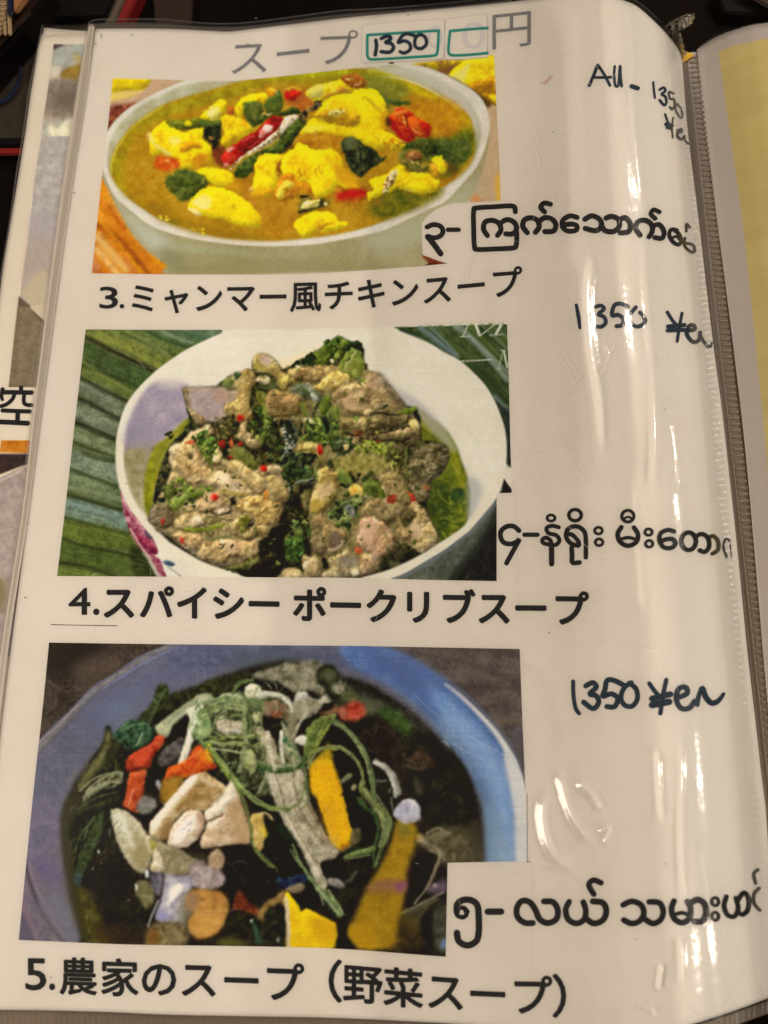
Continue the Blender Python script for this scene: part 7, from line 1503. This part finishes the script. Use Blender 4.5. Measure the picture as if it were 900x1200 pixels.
l4 = row('スパイシーポークリブスープ', [139.5, 183.5, 226, 267.5, 309.5, 363, 405, 447.5, 490, 536, 579, 622, 668], [120, 706, 230, 706.5, 310, 708, 405, 709.5, 490, 711, 580, 712.5, 680, 713.5], (42, 43))
lettering('caption_text', l4, M['black_ink'], page, off=.033, label='black caption of dish 4')
d5 = [('box', '5', 30.5, 1123.5, 54, 1160, .02), ('box', '.', 58, 1152.5, 64.5, 1160, .02)]
l5 = row('農家のスープ', [92, 140, 186.5, 233, 283, 332], [60, 1143, 140, 1145.5, 233, 1147.5, 283, 1149, 340, 1151.5], (46, 49))
l5 += [('box', '（', 386, 1125, 400, 1174, .03)]+row('野菜スープ', [425, 472.5, 522, 571.5, 622], [380, 1150, 425, 1153, 472, 1157.5, 522, 1162, 571, 1165, 622, 1166.5], (48, 50))+[('box', '）', 648, 1142, 662.5, 1192, .03)]
lettering('caption_text', l5, M['black_ink'], page, off=.022, label='black caption of dish 5')
for d_ in (d3, d4, d5): lettering('dish_number', d_, M['black_ink'], page, off=.014)
mesh_obj('underline', ribbon_mesh([([60, 732, 90, 732.6, 137, 733.4], (.9, .7, .9))], S, 1e-4), M['black_ink'], page)
def tr(strokes, ox, oy, k):
    return [((np.array(p, float).reshape(-1, 2)/k+np.array([ox, oy])).reshape(-1), np.atleast_1d(wd)/k) for p, wd in strokes]
def ring(cx, cy, rx, ry=None):
    ry = ry or rx; t = np.linspace(0, 2*math.pi, 11)
    return list(np.stack([cx+np.cos(t)*rx, cy+np.sin(t)*ry], 1).reshape(-1))
b3 = tr([([108, 245, 148, 230, 190, 240, 207, 270, 190, 300, 150, 312, 112, 302], 24), ([112, 305, 150, 352, 192, 410], 28), ([238, 262, 303, 262], 22),
         ([655, 150, 650, 122, 620, 114, 520, 120, 415, 127, 397, 145, 397, 260, 402, 365, 420, 384, 530, 381, 640, 375, 660, 358, 664, 300, 660, 262], 24),
         ([482, 298, 458, 258, 468, 215, 512, 204, 552, 222, 566, 262, 545, 297], 25), ([558, 226, 600, 200, 645, 214, 662, 252, 642, 286, 596, 288], 25)], 480, 220, 5.294)
b3 += tr([([728, 280, 701, 240, 713, 200, 755, 188, 792, 206, 802, 245, 780, 278], 25), ([800, 212, 840, 187, 886, 200, 906, 235, 890, 270, 838, 274], 25), ([872, 104, 835, 97, 812, 122, 836, 152], 24)], 480, 220, 5.294)
b3 += tr([([207, 158, 170, 150, 133, 172, 130, 208, 158, 230, 200, 226, 206, 204, 180, 193, 138, 198], 20), ([248, 168, 285, 150, 325, 168, 336, 203, 306, 228, 250, 216], 21), ([334, 198, 355, 228, 400, 232, 430, 205, 424, 168, 388, 153, 360, 162], 21),
          ([428, 172, 462, 160, 488, 192, 480, 232, 436, 240], 21), ([540, 252, 517, 215, 530, 180, 570, 174, 602, 198, 604, 232, 588, 260], 20), ([604, 206, 640, 196, 666, 232, 656, 268, 618, 264], 19), ([642, 130, 612, 118, 597, 140, 620, 164], 17),
          ([735, 226, 705, 222, 694, 250, 712, 286, 742, 302, 757, 282, 745, 246, 722, 226], 15), ([714, 264, 738, 258, 746, 272], 11), ([776, 268, 774, 306, 798, 334, 822, 342, 826, 316, 810, 300, 786, 296], 11), ([802, 212, 784, 194, 784, 232], 10)], 630, 220, 4.5)
o = mesh_obj('name_text', ribbon_mesh(b3, S, 1.3e-4, 1.3), M['black_ink'], page); o['label'] = 'black Burmese lettering beside the chicken soup photo'
b4 = tr([([214, 236, 180, 208, 136, 208, 98, 236, 93, 275, 112, 312, 155, 324, 195, 312, 214, 298, 175, 370, 132, 450], 26), ([250, 263, 335, 263], 24),
         ([476, 214, 432, 204, 396, 218, 408, 252, 458, 266, 480, 298, 460, 328, 420, 328, 376, 318, 368, 296, 392, 282, 420, 300, 428, 328], 22), ([428, 330, 429, 455], 28), (ring(425, 153, 26, 20), 15),
         ([654, 412, 652, 270, 625, 222, 578, 208, 535, 228, 524, 275, 552, 318, 606, 334, 598, 296, 562, 262, 532, 262], 24), (ring(583, 134, 41, 37), 19), ([560, 350, 563, 400, 566, 446, 612, 446], 25),
         (ring(737, 236, 25, 22), 15), (ring(741, 313, 25, 22), 15)], 570, 580, 5.625)
b4 += tr([([100, 214, 76, 258, 92, 310, 145, 336, 198, 312, 210, 262, 184, 216], 25), ([86, 296, 145, 282, 204, 296], 18), (ring(143, 141, 40, 38), 17), ([115, 158, 145, 146, 170, 158], 12), (ring(280, 246, 24, 21), 15), (ring(284, 323, 24, 22), 15),
          ([450, 242, 410, 232, 362, 252, 352, 300, 380, 345, 430, 350, 458, 322, 438, 292, 395, 294, 368, 306], 23), (ring(545, 306, 48, 58), 23), ([594, 274, 630, 258, 672, 284, 680, 340, 652, 376, 618, 366], 23), ([676, 284, 706, 272, 738, 306, 738, 362, 702, 388], 21),
          ([796, 410, 774, 350, 784, 298, 802, 292, 812, 304], 12), ([818, 320, 822, 370, 826, 420], (5, 4))], 710, 580, 5.625)
o = mesh_obj('name_text', ribbon_mesh(b4, S, 1.3e-4, 1.25), M['black_ink'], page); o['label'] = 'black Burmese lettering beside the pork rib photo'
b5 = tr([([125, 262, 104, 242, 72, 248, 70, 280, 100, 292, 120, 276, 112, 250], 19), ([68, 262, 72, 222, 105, 200, 150, 204, 178, 232, 184, 290, 184, 370, 170, 418, 125, 440, 80, 418, 69, 374], 27), ([232, 262, 302, 262], 27),
         ([468, 322, 425, 320, 388, 288, 386, 240, 412, 206, 452, 212, 482, 252, 504, 300, 545, 322, 592, 302, 600, 252, 575, 212, 528, 208], 25), ([660, 210, 642, 252, 655, 302, 698, 324, 738, 304, 748, 258, 735, 212], 24),
         ([746, 296, 790, 324, 838, 306, 856, 260, 838, 216, 785, 208], 25), ([828, 110, 788, 96, 764, 122, 790, 170], 23)], 520, 1010, 4.5)
b5 += tr([([135, 226, 180, 208, 228, 226, 244, 270, 220, 312, 178, 324, 138, 306], 24), ([242, 296, 290, 324, 332, 304, 346, 260, 326, 216, 272, 210], 24), ([403, 206, 390, 250, 406, 300, 448, 320, 486, 294, 490, 244, 474, 208], 24), ([404, 278, 448, 268, 488, 284], 16),
          ([488, 218, 530, 198, 566, 224, 572, 276, 552, 312, 512, 314], 25), (ring(621, 209, 18, 21), 13), (ring(621, 286, 18, 21), 13), ([680, 182, 668, 232, 686, 278, 722, 286, 742, 244, 730, 190], 19), ([738, 206, 770, 162, 796, 190, 794, 248, 768, 276, 750, 270], 19),
          ([852, 138, 826, 168, 826, 218, 856, 254], 14), ([846, 40, 824, 62, 834, 112], 13)], 700, 1010, 4.5)
o = mesh_obj('name_text', ribbon_mesh(b5, S, 1.3e-4, 1.3), M['black_ink'], page); o['label'] = 'black Burmese lettering beside the vegetable soup photo'

# ---- felt-pen notes
n1 = tr([([122, 242, 150, 180, 181, 100], 17), ([183, 100, 225, 160, 268, 242], 15), ([165, 186, 220, 186, 274, 184], 14), ([302, 108, 298, 170, 304, 236, 318, 250, 330, 225, 338, 110], 13), ([340, 108, 342, 180, 350, 246], 15), ([420, 248, 464, 262], 22),
          ([573, 220, 578, 280, 585, 330], 11), ([618, 272, 645, 258, 658, 280, 632, 304, 656, 320, 666, 356, 650, 382, 618, 346], 13), ([716, 300, 684, 290, 690, 336, 716, 340, 724, 376, 706, 412, 690, 394], 11), ([740, 372, 728, 408, 756, 462, 776, 466, 772, 414, 742, 374], 10),
          ([656, 446, 676, 500, 696, 530], 11), ([712, 470, 704, 540, 710, 610], 9), ([664, 516, 704, 526], 20), ([668, 540, 700, 548], 13), ([744, 562, 768, 552, 770, 570, 746, 574, 744, 604, 772, 622, 790, 602], 14), ([790, 602, 796, 628, 818, 656], 9)], 670, 60, 6)
n2 = tr([([76, 88, 88, 150, 97, 222], (13, 17, 13)), ([190, 98, 222, 92, 238, 112, 206, 142, 238, 158, 248, 192, 220, 216, 180, 208], 17), ([378, 98, 335, 80, 298, 92, 286, 148, 320, 146, 350, 168, 346, 204, 312, 212], 18), ([425, 102, 390, 148, 396, 196, 440, 214, 480, 186, 468, 150, 450, 132], 17),
          ([610, 130, 640, 178, 664, 205], 14), ([696, 136, 680, 220, 668, 300], 13), ([614, 214, 710, 206], 18), ([612, 238, 706, 234], 17), ([724, 240, 768, 232, 764, 208, 738, 212, 724, 258, 760, 304, 796, 292, 802, 250], 17), ([802, 262, 826, 308, 856, 334, 870, 312], (13, 13, 10))], 660, 340, 5)
n3 = tr([([92, 80, 94, 150, 104, 212, 122, 240], 15), ([156, 102, 190, 86, 208, 108, 176, 142, 208, 152, 220, 186, 192, 216, 145, 184], 19), ([345, 98, 296, 74, 262, 76, 252, 120, 242, 154, 284, 142, 316, 166, 300, 206, 262, 206], 19), ([384, 86, 348, 112, 332, 160, 350, 198, 388, 204, 414, 168, 408, 118, 374, 88], 18),
          ([475, 90, 500, 126, 528, 158], 16), ([560, 72, 544, 150, 530, 240], 16), ([488, 166, 580, 144], 22), ([488, 198, 574, 182], 24), ([616, 162, 664, 140, 658, 110, 624, 116, 610, 164, 632, 212, 674, 214, 704, 178], 19), ([716, 196, 724, 150, 742, 112, 758, 156, 788, 188, 822, 176, 848, 142], (17, 15, 20, 20, 12))], 650, 780, 4.286)
for st_, lb in ((n1, 'felt pen note All- 1350 yen at the top'), (n2, 'felt pen note 1350 yen beside dish 3 caption'), (n3, 'felt pen note 1350 yen beside dish 5 photo')):
    o = mesh_obj('price_note', ribbon_mesh(st_, S, 1.1e-4, 1.4), M['marker'], page); o['label'] = lb
mesh_obj('red_smudge', ribbon_mesh([([637, 98, 641, 95, 645, 88], (1.5, 3.5, 1)), ([633, 97, 639, 99], 1.2), ([644, 92, 647, 90], 1.5)], S, 1e-4), M['red_smudge'], page)
rng = np.random.default_rng(8)
dots = []
for x, y in [(115, 37), (118.5, 41), (119, 44), (155, 41), (112, 52), (290.5, 51.5), (478, 18), (648, 155), (801, 800), (643, 741), (779, 480), (780, 1012), (300, 22), (148, 567), (87, 226), (60, 1145), (745, 1100), (560, 395), (30, 700)]:
    dots.append(([x-.5, y, x+.6, y+.2], rng.uniform(.7, 1.5)))
mesh_obj('specks', ribbon_mesh(dots, S, 1.0e-4), M['grey_ink'], page, kind='stuff')

# ---- the two price stickers by the heading
def sticker(px, frame, extra, label, ghost):
    e = empty('price_sticker', (0, .22, 0), label, 'sticker')
    mesh_obj('sticker_paper', poly_sheet(px, 1.5e-4, 5), M['sticker'], e)
    mesh_obj('sticker_edge', ribbon_mesh([(list(px[i:i+2])+list((list(px)+list(px[:2]))[i+2:i+4]), .55) for i in range(0, len(px), 2)], S, 1.55e-4, dl=1e-6), mat('sticker_cut_edge', tuple(ink((176, 160, 142))), .6), e)
    mesh_obj('green_frame', ribbon_mesh(frame, S, 1.8e-4), M['green_ink'], e)
    lettering('show_through_text', ghost, M['ghost_ink'], e, lift=1.7e-4, off=0)
    if extra: mesh_obj('handwritten_price', ribbon_mesh(extra, S, 2.4e-4, 1.25), M['marker'], e)
    return e
h1 = tr([([119, 147, 122, 175, 116, 214], 14), ([144, 140, 172, 128, 188, 140, 164, 158, 188, 162, 200, 182, 182, 202, 144, 200], 14), ([300, 128, 262, 118, 240, 128, 222, 158, 250, 150, 274, 164, 276, 190, 250, 206, 230, 200], 13), ([322, 122, 300, 140, 300, 176, 326, 186, 350, 166, 346, 136, 322, 122], 13)], 410, 10, 3.913)
sticker([427, 29.5, 470, 26, 516, 22.5, 520.5, 25, 521, 40, 520, 66, 517, 69.5, 470, 72.5, 426, 73.8, 423.5, 70, 424, 50, 424.5, 33],
        [([430.5, 41.5, 470, 39, 514, 36.3], 3.3), ([514, 36.3, 513.5, 50, 512.5, 61, 509, 65.4, 490, 67, 460, 69, 436, 70, 431.2, 67.5, 430.4, 60, 430.5, 41.5], 3.3)], h1,
        'small white price sticker with a green frame reading 1350', [('box', '0', 500, 30, 519, 57, -.05)])
sticker([526, 22, 550, 19, 571, 16.5, 571, 67.5, 550, 69.5, 525, 70.5, 521, 68, 521, 50, 522, 25],
        [([571, 33.2, 550, 34.8, 527.5, 36.8], 3.3), ([527.5, 36.8, 526, 50, 525.6, 61, 530, 65.2, 550, 64.6, 571, 62.6], 3.3)], None,
        'blank half sticker with a cut green frame, just left of the yen sign', [('box', '0', 541, 26, 569, 58, -.05)])
mesh_obj('heading_remnant', ribbon_mesh([([456.5, 74.2, 461, 74], 1.6)], S, 1.1e-4), M['black_ink'], page)

# ================================================================ neighbouring sheets
under = empty('menu_page', (0, 0, 0), 'older menu page showing at the left below the soup page, worn white edge', 'menu page')
UT = [51, 31, 70, 33, 101, 35, 150, 38]; UB = [-70, 1230, 0, 1232, 60, 1236]
UL = [51, 31, 47.7, 46, 43, 66, 36, 105, 29, 157, 21.7, 200, 13, 260, 0, 345, -22, 560, -45, 900, -70, 1230]; UR = [150, 38, 120, 260, 95, 560, 80, 900, 60, 1236]
mesh_obj('paper_sheet', slab(sheet_px(UT, UB, UL, UR, 24, 120, s_under, -.0006), .0009), M['under_paper'], under)
mesh_obj('paper_sheet', slab(sheet_px([48.5, 40, 70, 41, 140, 44], UB, [48.5, 40, 46, 50, 42, 72, 35.5, 110, 28.5, 160, 12, 262, -1, 347, -24, 560, -47, 900, -72, 1230], UR, 24, 120, s_under, -.0002), .0003), M['under_paper'], under)
printed(photo_side, [63, 51.5, 85, 52, 112, 52.5], [-28, 769, 20, 769, 96, 769], [63, 51.5, 57.8, 93.6, 48, 160, 33, 260, 20, 360, 10, 454, -4, 560, -28, 769], [112, 52.5, 108, 260, 100, 500, 96, 769], 100, 700, under, 'faded printed photos on the older page', surf=s_under, lift=1e-4)
mesh_obj('white_gap', grid_mesh(world(coons([-20, 455, 60, 455], [-26, 515, 50, 515], [-20, 455, -26, 515], [60, 455, 50, 515], 20, 20), s_under, 1.6e-4)), M['under_paper'], under)
mesh_obj('caption_text', ribbon_mesh(tr([([150, 565, 150, 600], 24), ([20, 580, 12, 625, 18, 650], (26, 20, 20)), ([20, 600, 100, 600, 225, 602], 26), ([105, 610, 88, 650, 48, 684, 10, 698], 22), ([172, 610, 170, 670, 190, 688, 225, 690], 22), ([20, 728, 120, 732, 212, 735], 24), ([128, 740, 125, 800], 26), ([-8, 808, 90, 812, 198, 818], 28)], 0, 360, 6), s_under, 2.2e-4, 1.25), M['black_ink'], under)

right = empty('menu_page', (0, 0, 0), 'greyish facing page at the right with a large pale yellow panel', 'menu page')
RT = [817, 58, 832, 47, 846.7, 40, 864, 34, 882, 29, 900, 26.5, 960, 18]; RL = [817, 58, 822, 120, 833, 200, 846, 300, 859, 400, 873, 520, 884, 640, 894, 760, 905, 900, 918, 1190]
RB = [918, 1190, 960, 1180, 1000, 1174]; RR = [960, 18, 970, 300, 985, 700, 1000, 1174]
mesh_obj('paper_sheet', slab(sheet_px(RT, RB, RL, RR, 40, 140, s_right), .0002), M['right_paper'], right)
mesh_obj('yellow_panel', grid_mesh(sheet_px([842, 61, 855.6, 55, 882, 49, 900, 45, 958, 38], [925, 1000, 990, 1000], [842, 61, 849, 110, 859, 180, 870, 260, 879, 340, 893, 480, 902, 590, 925, 1000], [958, 38, 990, 1000], 40, 120, s_right, 6e-5)), M['yellow_print'], right)

# ================================================================ the plastic pockets
folder = empty('menu_folder', (0, 0, 0), 'clear plastic menu folder with ribbed welded spine, its pocket bulging over the soup page', 'folder')
F_T = [104.5, 27.5, 112, 24.5, 125, 23.5, 160, 23.5, 190, 23.8, 215, 26, 240, 28.2, 270, 28.8, 300, 26.5, 350, 20, 400, 13.5, 440, 11.5, 520, 5, 600, -4, 660, -10, 705, -10, 736, -1, 752, 7, 777, 30, 794, 50, 801, 62]
F_L = [104.5, 27.5, 88, 117, 66.7, 260, 41, 460, 25, 600, 0, 765, -22, 960, -44, 1188]
F_R = [801, 62, 808.5, 153, 821, 260, 835, 380, 848, 480, 857, 560, 867, 653, 877.5, 760, 889, 860, 894, 906, 900.5, 963, 905, 1060, 908, 1172]
F_B = [-44, 1188, 60, 1188.5, 130, 1191, 200, 1194, 300, 1195, 400, 1197, 520, 1203, 640, 1211, 720, 1215, 790, 1209, 850, 1192, 908, 1172]
NX, NY = 640, 820
px = coons(F_T, F_B, F_L, F_R, NX, NY)
# creases of the soft plastic: (traced line, height mm, half width in traced units, fades at its ends)
CR = [([666, -10, 670, 150, 680, 345, 692, 560], .5, 13), ([690, 300, 684, 345, 686, 400, 698, 470, 703, 560], .34, 6), ([737, -6, 742, 60, 741, 120, 747, 190, 756, 260], .14, 4), ([752, 280, 760, 380, 765, 450, 766, 520, 764, 580], .18, 4.5),
      ([788, 490, 793, 530, 795, 580], .26, 3), ([797, 860, 798, 920, 797, 980, 800, 1060], .12, 3.5), ([768, 880, 770, 920, 773, 960], .27, 3.5), ([640, 930, 636, 960, 648, 1000, 672, 1015], .50, 5),
      ([655, 905, 668, 950, 690, 985], .42, 4), ([676, 915, 694, 930, 706, 950], .38, 4), ([774, 1130, 770, 1160], .26, 2.5), ([796, 1100, 798, 1150], .18, 3), ([700, 975, 715, 970, 708, 990], .28, 3),
      ([618, 1008, 640, 1012, 655, 1020], .12, 3), ([663, 615, 680, 640, 700, 648, 722, 655, 745, 663], .05, 1.2), ([690, 745, 720, 752, 745, 760, 770, 764], .05, 1.2), ([745, 1175, 762, 1180, 768, 1192], .16, 3),
      ([830, 270, 846, 400, 856, 520, 866, 650, 880, 800, 888, 880], .16, 2.6), ([785, 90, 789, 130, 800, 190, 812, 260], .16, 2.4), ([150, 29, 200, 29, 250, 33, 310, 30], .12, 1.5), ([705, 400, 712, 420, 704, 440], .06, 1.2),
      ([560, 300, 545, 330], .06, .8), ([820, 1000, 828, 1040, 826, 1090], .08, 2), ([668, 100, 672, 220, 664, 300], .08, 7), ([706, 590, 714, 680, 712, 760], .07, 5), ([640, 620, 700, 680, 760, 700], .05, 8), ([600, 760, 640, 790, 660, 850, 655, 900], .06, 7),
      ([610, 1110, 660, 1120, 720, 1112], .08, 9), ([740, 560, 744, 640, 752, 720], .06, 4)]
hgt = np.zeros((NY, NX))
for p, hh, sg in CR:
    a = Print.smooth(np.array(p, float).reshape(-1, 2), False, 8); x0, y0 = a.min(0)-sg*4; x1, y1 = a.max(0)+sg*4
    m = (px[..., 0] > x0) & (px[..., 0] < x1) & (px[..., 1] > y0) & (px[..., 1] < y1); q = px[m]
    best = np.full(len(q), 1e9); tt = np.zeros(len(q))
    for i in range(len(a)-1):
        e = a[i+1]-a[i]; L2 = (e**2).sum()+1e-9; s = np.clip(((q-a[i])@e)/L2, 0, 1); dd = ((q-a[i]-s[:, None]*e)**2).sum(1)
        b_ = dd < best; best = np.where(b_, dd, best); tt = np.where(b_, (i+s)/(len(a)-1), tt)
    hgt[m] += hh*1e-3*np.exp(-best/(2*sg*sg))*np.clip(np.minimum(tt, 1-tt)*5+.15, 0, 1)
rg = np.random.default_rng(4)
W = world(px, S, 6e-4)
def vnoise(sx, sy):
    gx, gy = W[..., 0]/sx+50, W[..., 1]/sy+50; g = rg.random((240, 240)); xi, yi = gx.astype(int), gy.astype(int)
    fx, fy = gx-xi, gy-yi; fx = fx*fx*(3-2*fx); fy = fy*fy*(3-2*fy)
    return (g[yi, xi]*(1-fx)+g[yi, xi+1]*fx)*(1-fy)+(g[yi+1, xi]*(1-fx)+g[yi+1, xi+1]*fx)*fy
wgt = np.clip((px[..., 0]-420)/260, .12, 1)
hgt += wgt*(vnoise(.012, .05)*2.2e-4+vnoise(.006, .02)*.7e-4+vnoise(.0035, .009)*.22e-4)
W[..., 2] += hgt
mesh_obj('pocket_film', grid_mesh(W), M['film'], folder)
sc = [([719, 405, 712, 420, 702, 433], .6), ([770, 412, 775, 424], .6), ([549, 316, 545, 328], .8), ([628, 180, 632, 196], .8), ([655, 420, 668, 438], .5), ([660, 418, 674, 436], .5), ([672, 452, 682, 440], .5),
      ([637, 180, 629, 164, 624, 152], .5), ([663, 615, 685, 640, 700, 650, 722, 655, 745, 663], .5), ([690, 742, 716, 750, 745, 756, 770, 764], .5), ([682, 720, 705, 712], .4), ([545, 860, 600, 890], .4)]
for _ in range(130):
    x = rg.normal(690, 45); y = rg.uniform(20, 560); a_ = rg.normal(1.45, .5); l_ = rg.uniform(2, 9); sc.append(([x, y, x+math.cos(a_)*l_/2+.3, y+math.sin(a_)*l_/2, x+math.cos(a_)*l_, y+math.sin(a_)*l_], rg.uniform(.25, .55)))
for _ in range(60):
    x = rg.uniform(60, 800); y = rg.uniform(60, 1150); a_ = rg.uniform(0, 3.1); l_ = rg.uniform(3, 14); sc.append(([x, y, x+math.cos(a_)*l_/2+.6, y+math.sin(a_)*l_/2, x+math.cos(a_)*l_, y+math.sin(a_)*l_], rg.uniform(.2, .4)))
mesh_obj('scratches', ribbon_mesh(sc, S, 1.25e-3, dl=0), M['scratch'], folder, kind='stuff')
# welded outer margin: pale band, then the pressed groove
def band(a, b, n, surf, lift): return grid_mesh(world(np.stack([line(a, n), (line(a, n)+line(b, n))/2, line(b, n)], 1), surf, lift))
g1 = [110.5, 30, 100, 117, 78, 260, 51.5, 460, 33.5, 600, 8.5, 765, -14, 960, -34, 1188]; g0 = [106, 30, 94, 117, 72.5, 260, 45.5, 460, 29.5, 600, 4.5, 765, -18, 960, -38, 1188]
mesh_obj('weld_margin', band(F_L, g0, 160, S, 4e-4), M['weld'], folder)
mesh_obj('margin_backing', band([104, 30, 88.4, 117, 67, 260, 41.4, 460, 25.4, 600, .5, 765, -21, 960, -43, 1188], g1, 160, S, -3e-4), mat('pocket_back', (.68, .65, .60), .6), folder)
mesh_obj('weld_groove', band(g0, g1, 160, S, 7.5e-4), M['groove'], folder)
mesh_obj('fold_line', band([102, 46, 86, 118, 64.5, 262, 38.5, 460, 22.8, 600, -2.5, 765, -25, 960, -46, 1188], [103.6, 46, 87.6, 118, 66, 262, 40.4, 460, 24.4, 600, -1, 765, -23, 960, -44.5, 1188], 160, S, 2e-4), M['film_edge'], folder)
mesh_obj('film_rim', band(F_T, [q+(.9 if i % 2 else 0) for i, q in enumerate(F_T)], 400, S, 6.5e-4), M['film_edge'], folder)
mesh_obj('pocket_back', slab(world(coons([106, 26.5, 160, 25, 250, 30, 300, 28, 400, 15.5, 520, 7, 600, -2], [100, 60, 350, 50, 600, 30], [106, 26.5, 100, 60], [600, -2, 600, 30], 120, 10), S, -6e-4), .0001), filmm('pocket_back_film', .22, .3, (.7, .68, .66), .5, hazecol=(.34, .31, .29)), folder)
# ribbed weld along the bottom
BW = world(np.stack([line([-60, 1182, 60, 1184, 200, 1189, 400, 1192, 640, 1210, 720, 1214, 790, 1208, 850, 1191, 940, 1158], 300), line([-60, 1206, 60, 1207, 200, 1211, 400, 1216, 640, 1232, 720, 1236, 790, 1228, 850, 1206, 940, 1174], 300)], 1), s_left, -2e-4)
bw = np.repeat(BW, 2, 0)
mesh_obj('bottom_weld', grid_mesh(BW), M['gutter'], folder)
def ribs(rows, wfac=.45, hh=2.5e-4):
    """rounded little bars, one between each given pair of end points"""
    V, F = [], []
    for a, b, nrm in rows:
        o = len(V); wv = nrm*wfac
        for p in (a, b):
            for s_, z in ((-1, 0), (-.6, .8), (0, 1), (.6, .8), (1, 0)): V.append(tuple(p+wv*s_+np.array([0, 0, z*hh])))
        F += [(o+i, o+i+1, o+6+i, o+5+i) for i in range(4)]
    me = bpy.data.meshes.new('ribs'); me.from_pydata(V, [], F); return me
mid = [(BW[i, 0]*.9+BW[i, 1]*.1, BW[i, 0]*.1+BW[i, 1]*.9, (BW[i+1, 0]-BW[i, 0])*1.0) for i in range(0, 298, 2)]
mesh_obj('weld_ribs', ribs(mid, .5), M['rib'], folder, kind='stuff')
# ribbed spine between the two pages
ys = np.linspace(.2495, -.12, 260); gx0 = np.interp(ys, [-.12, 0, .262], [.1212, .1208, .1196]); gx1 = np.interp(ys, [-.12, 0, .262], [.1282, .1276, .1262])
sp = np.stack([np.stack([gx0+(gx1-gx0)*t, ys, np.full_like(ys, z)], -1) for t, z in ((-.15, -.0006), (.12, .0001), (.35, .0003), (.65, .0005), (.9, .0006), (1.35, .0006))], 1)
mesh_obj('spine', grid_mesh(sp[:, ::-1]), M['gutter'], folder)
pitch = .00235; k = int(.37/pitch)
rw = []
for i in range(k):
    y = .247-i*pitch; a = np.interp(y, [-.12, 0, .262], [.1212, .1208, .1196]); b = np.interp(y, [-.12, 0, .262], [.1282, .1276, .1262])
    j = rg.normal()*.00012
    rw.append((np.array([a+(b-a)*.42, y+j, .00055]), np.array([a+(b-a)*.9, y-j, .0011]), np.array([0, .00115, 0])))
mesh_obj('spine_ribs', ribs(rw, .62, 2.0e-4), M['rib'], folder, kind='stuff')
for fr, nm in ((.06, 'seam_line'), (.30, 'seam_line')):
    a = np.stack([gx0+(gx1-gx0)*fr, ys, np.full_like(ys, .0009)], -1); b = a+np.array([.00035, 0, .0001])
    mesh_obj(nm, grid_mesh(np.stack([b, a], 1)), M['film_edge'], folder)
# right hand pocket and the old page's pocket
R2 = world(coons([816, 57, 831, 45, 846, 38, 864, 32, 882, 27, 900, 24.5, 960, 16], RB, [816, 57, 821, 120, 832, 200, 845, 300, 858, 400, 872, 520, 883, 640, 893, 760, 904, 900, 918, 1190], RR, 60, 200), s_right, 4e-4)
mesh_obj('facing_pocket_film', grid_mesh(R2), M['film'], folder)
U2 = world(coons([50, 29.5, 75, 31.5, 120, 34], UB, [50, 29.5, 45.5, 50, 41, 72, 34, 107, 27, 158, 19.5, 202, 11, 262, -3, 347, -25, 560, -48, 900, -73, 1230], [120, 34, 100, 260, 85, 560, 75, 900, 60, 1236], 40, 240), s_under, 4e-4)
U2[..., 2] += rg.random(U2.shape[:2])*3e-5*(np.arange(40) < 3)
mesh_obj('older_pocket_film', grid_mesh(U2), M['film'], folder)
mesh_obj('older_pocket_edge', band([50, 29.5, 45.5, 50, 41, 72, 34, 107, 27, 158, 19.5, 202, 11, 262, -3, 347], [51, 31, 46.8, 50, 42.4, 72, 35.4, 107, 28.4, 158, 21, 202, 12.5, 262, -1.5, 347], 120, s_under, 4.5e-4), M['film_edge'], folder)
# torn end of the pocket and the yellow tape at the top of the spine
def crumple(px_pts, zs, mat_, name, label, cat, seed):
    r = np.random.default_rng(seed); a = np.array(px_pts, float)
    P_ = [world(q[None], flat(z))[0] for q, z in zip(a.reshape(-1, 2), zs)]; n = len(P_)//2
    A = np.array(P_[:n]); B = np.array(P_[n:]); t = np.linspace(0, 1, 9)[None, :, None]
    s = np.linspace(0, n-1, 26); L = np.stack([np.interp(s, range(n), A[:, k]) for k in range(3)], 1)[:, None]; R_ = np.stack([np.interp(s, range(n), B[:, k]) for k in range(3)], 1)[:, None]
    G_ = L*(1-t)+R_*t; G_[..., 2] += .0022*np.sin(t[..., 0]*math.pi)*np.ones((26, 1)); G_ += r.normal(size=G_.shape)*.00028
    return mesh_obj(name, grid_mesh(G_), mat_, None, label, cat)
crumple([[779, 33], [786, 26], [795, 21], [803, 18], [810, 20], [787, 42], [793, 37], [800, 35], [806, 31], [812, 27]], [.012, .014, .017, .019, .018, .009, .011, .013, .015, .016], M['tape'], 'torn_tape', 'torn curled flap of yellowed clear tape sticking up at the top of the spine', 'tape', 3)
crumple([[788, 42], [793, 50], [796, 60], [799, 72], [793, 38], [797, 46], [800, 54], [803, 66]], [.008, .006, .004, .003, .009, .007, .005, .004], M['tape'], 'tape_fold', 'narrow strip of clear tape running down beside the pocket corner at the spine top', 'tape', 5)
mesh_obj('yellow_label', prism([797, 50, 801, 50, 800, 58, 811, 61, 815, 62, 805, 69, 799, 72, 798, 60], .0006, .0024), M['yellow_tape'], None, 'small bright yellow paper tab at the top end of the spine', 'paper tab', smooth=False)
bpy.context.view_layer.update()
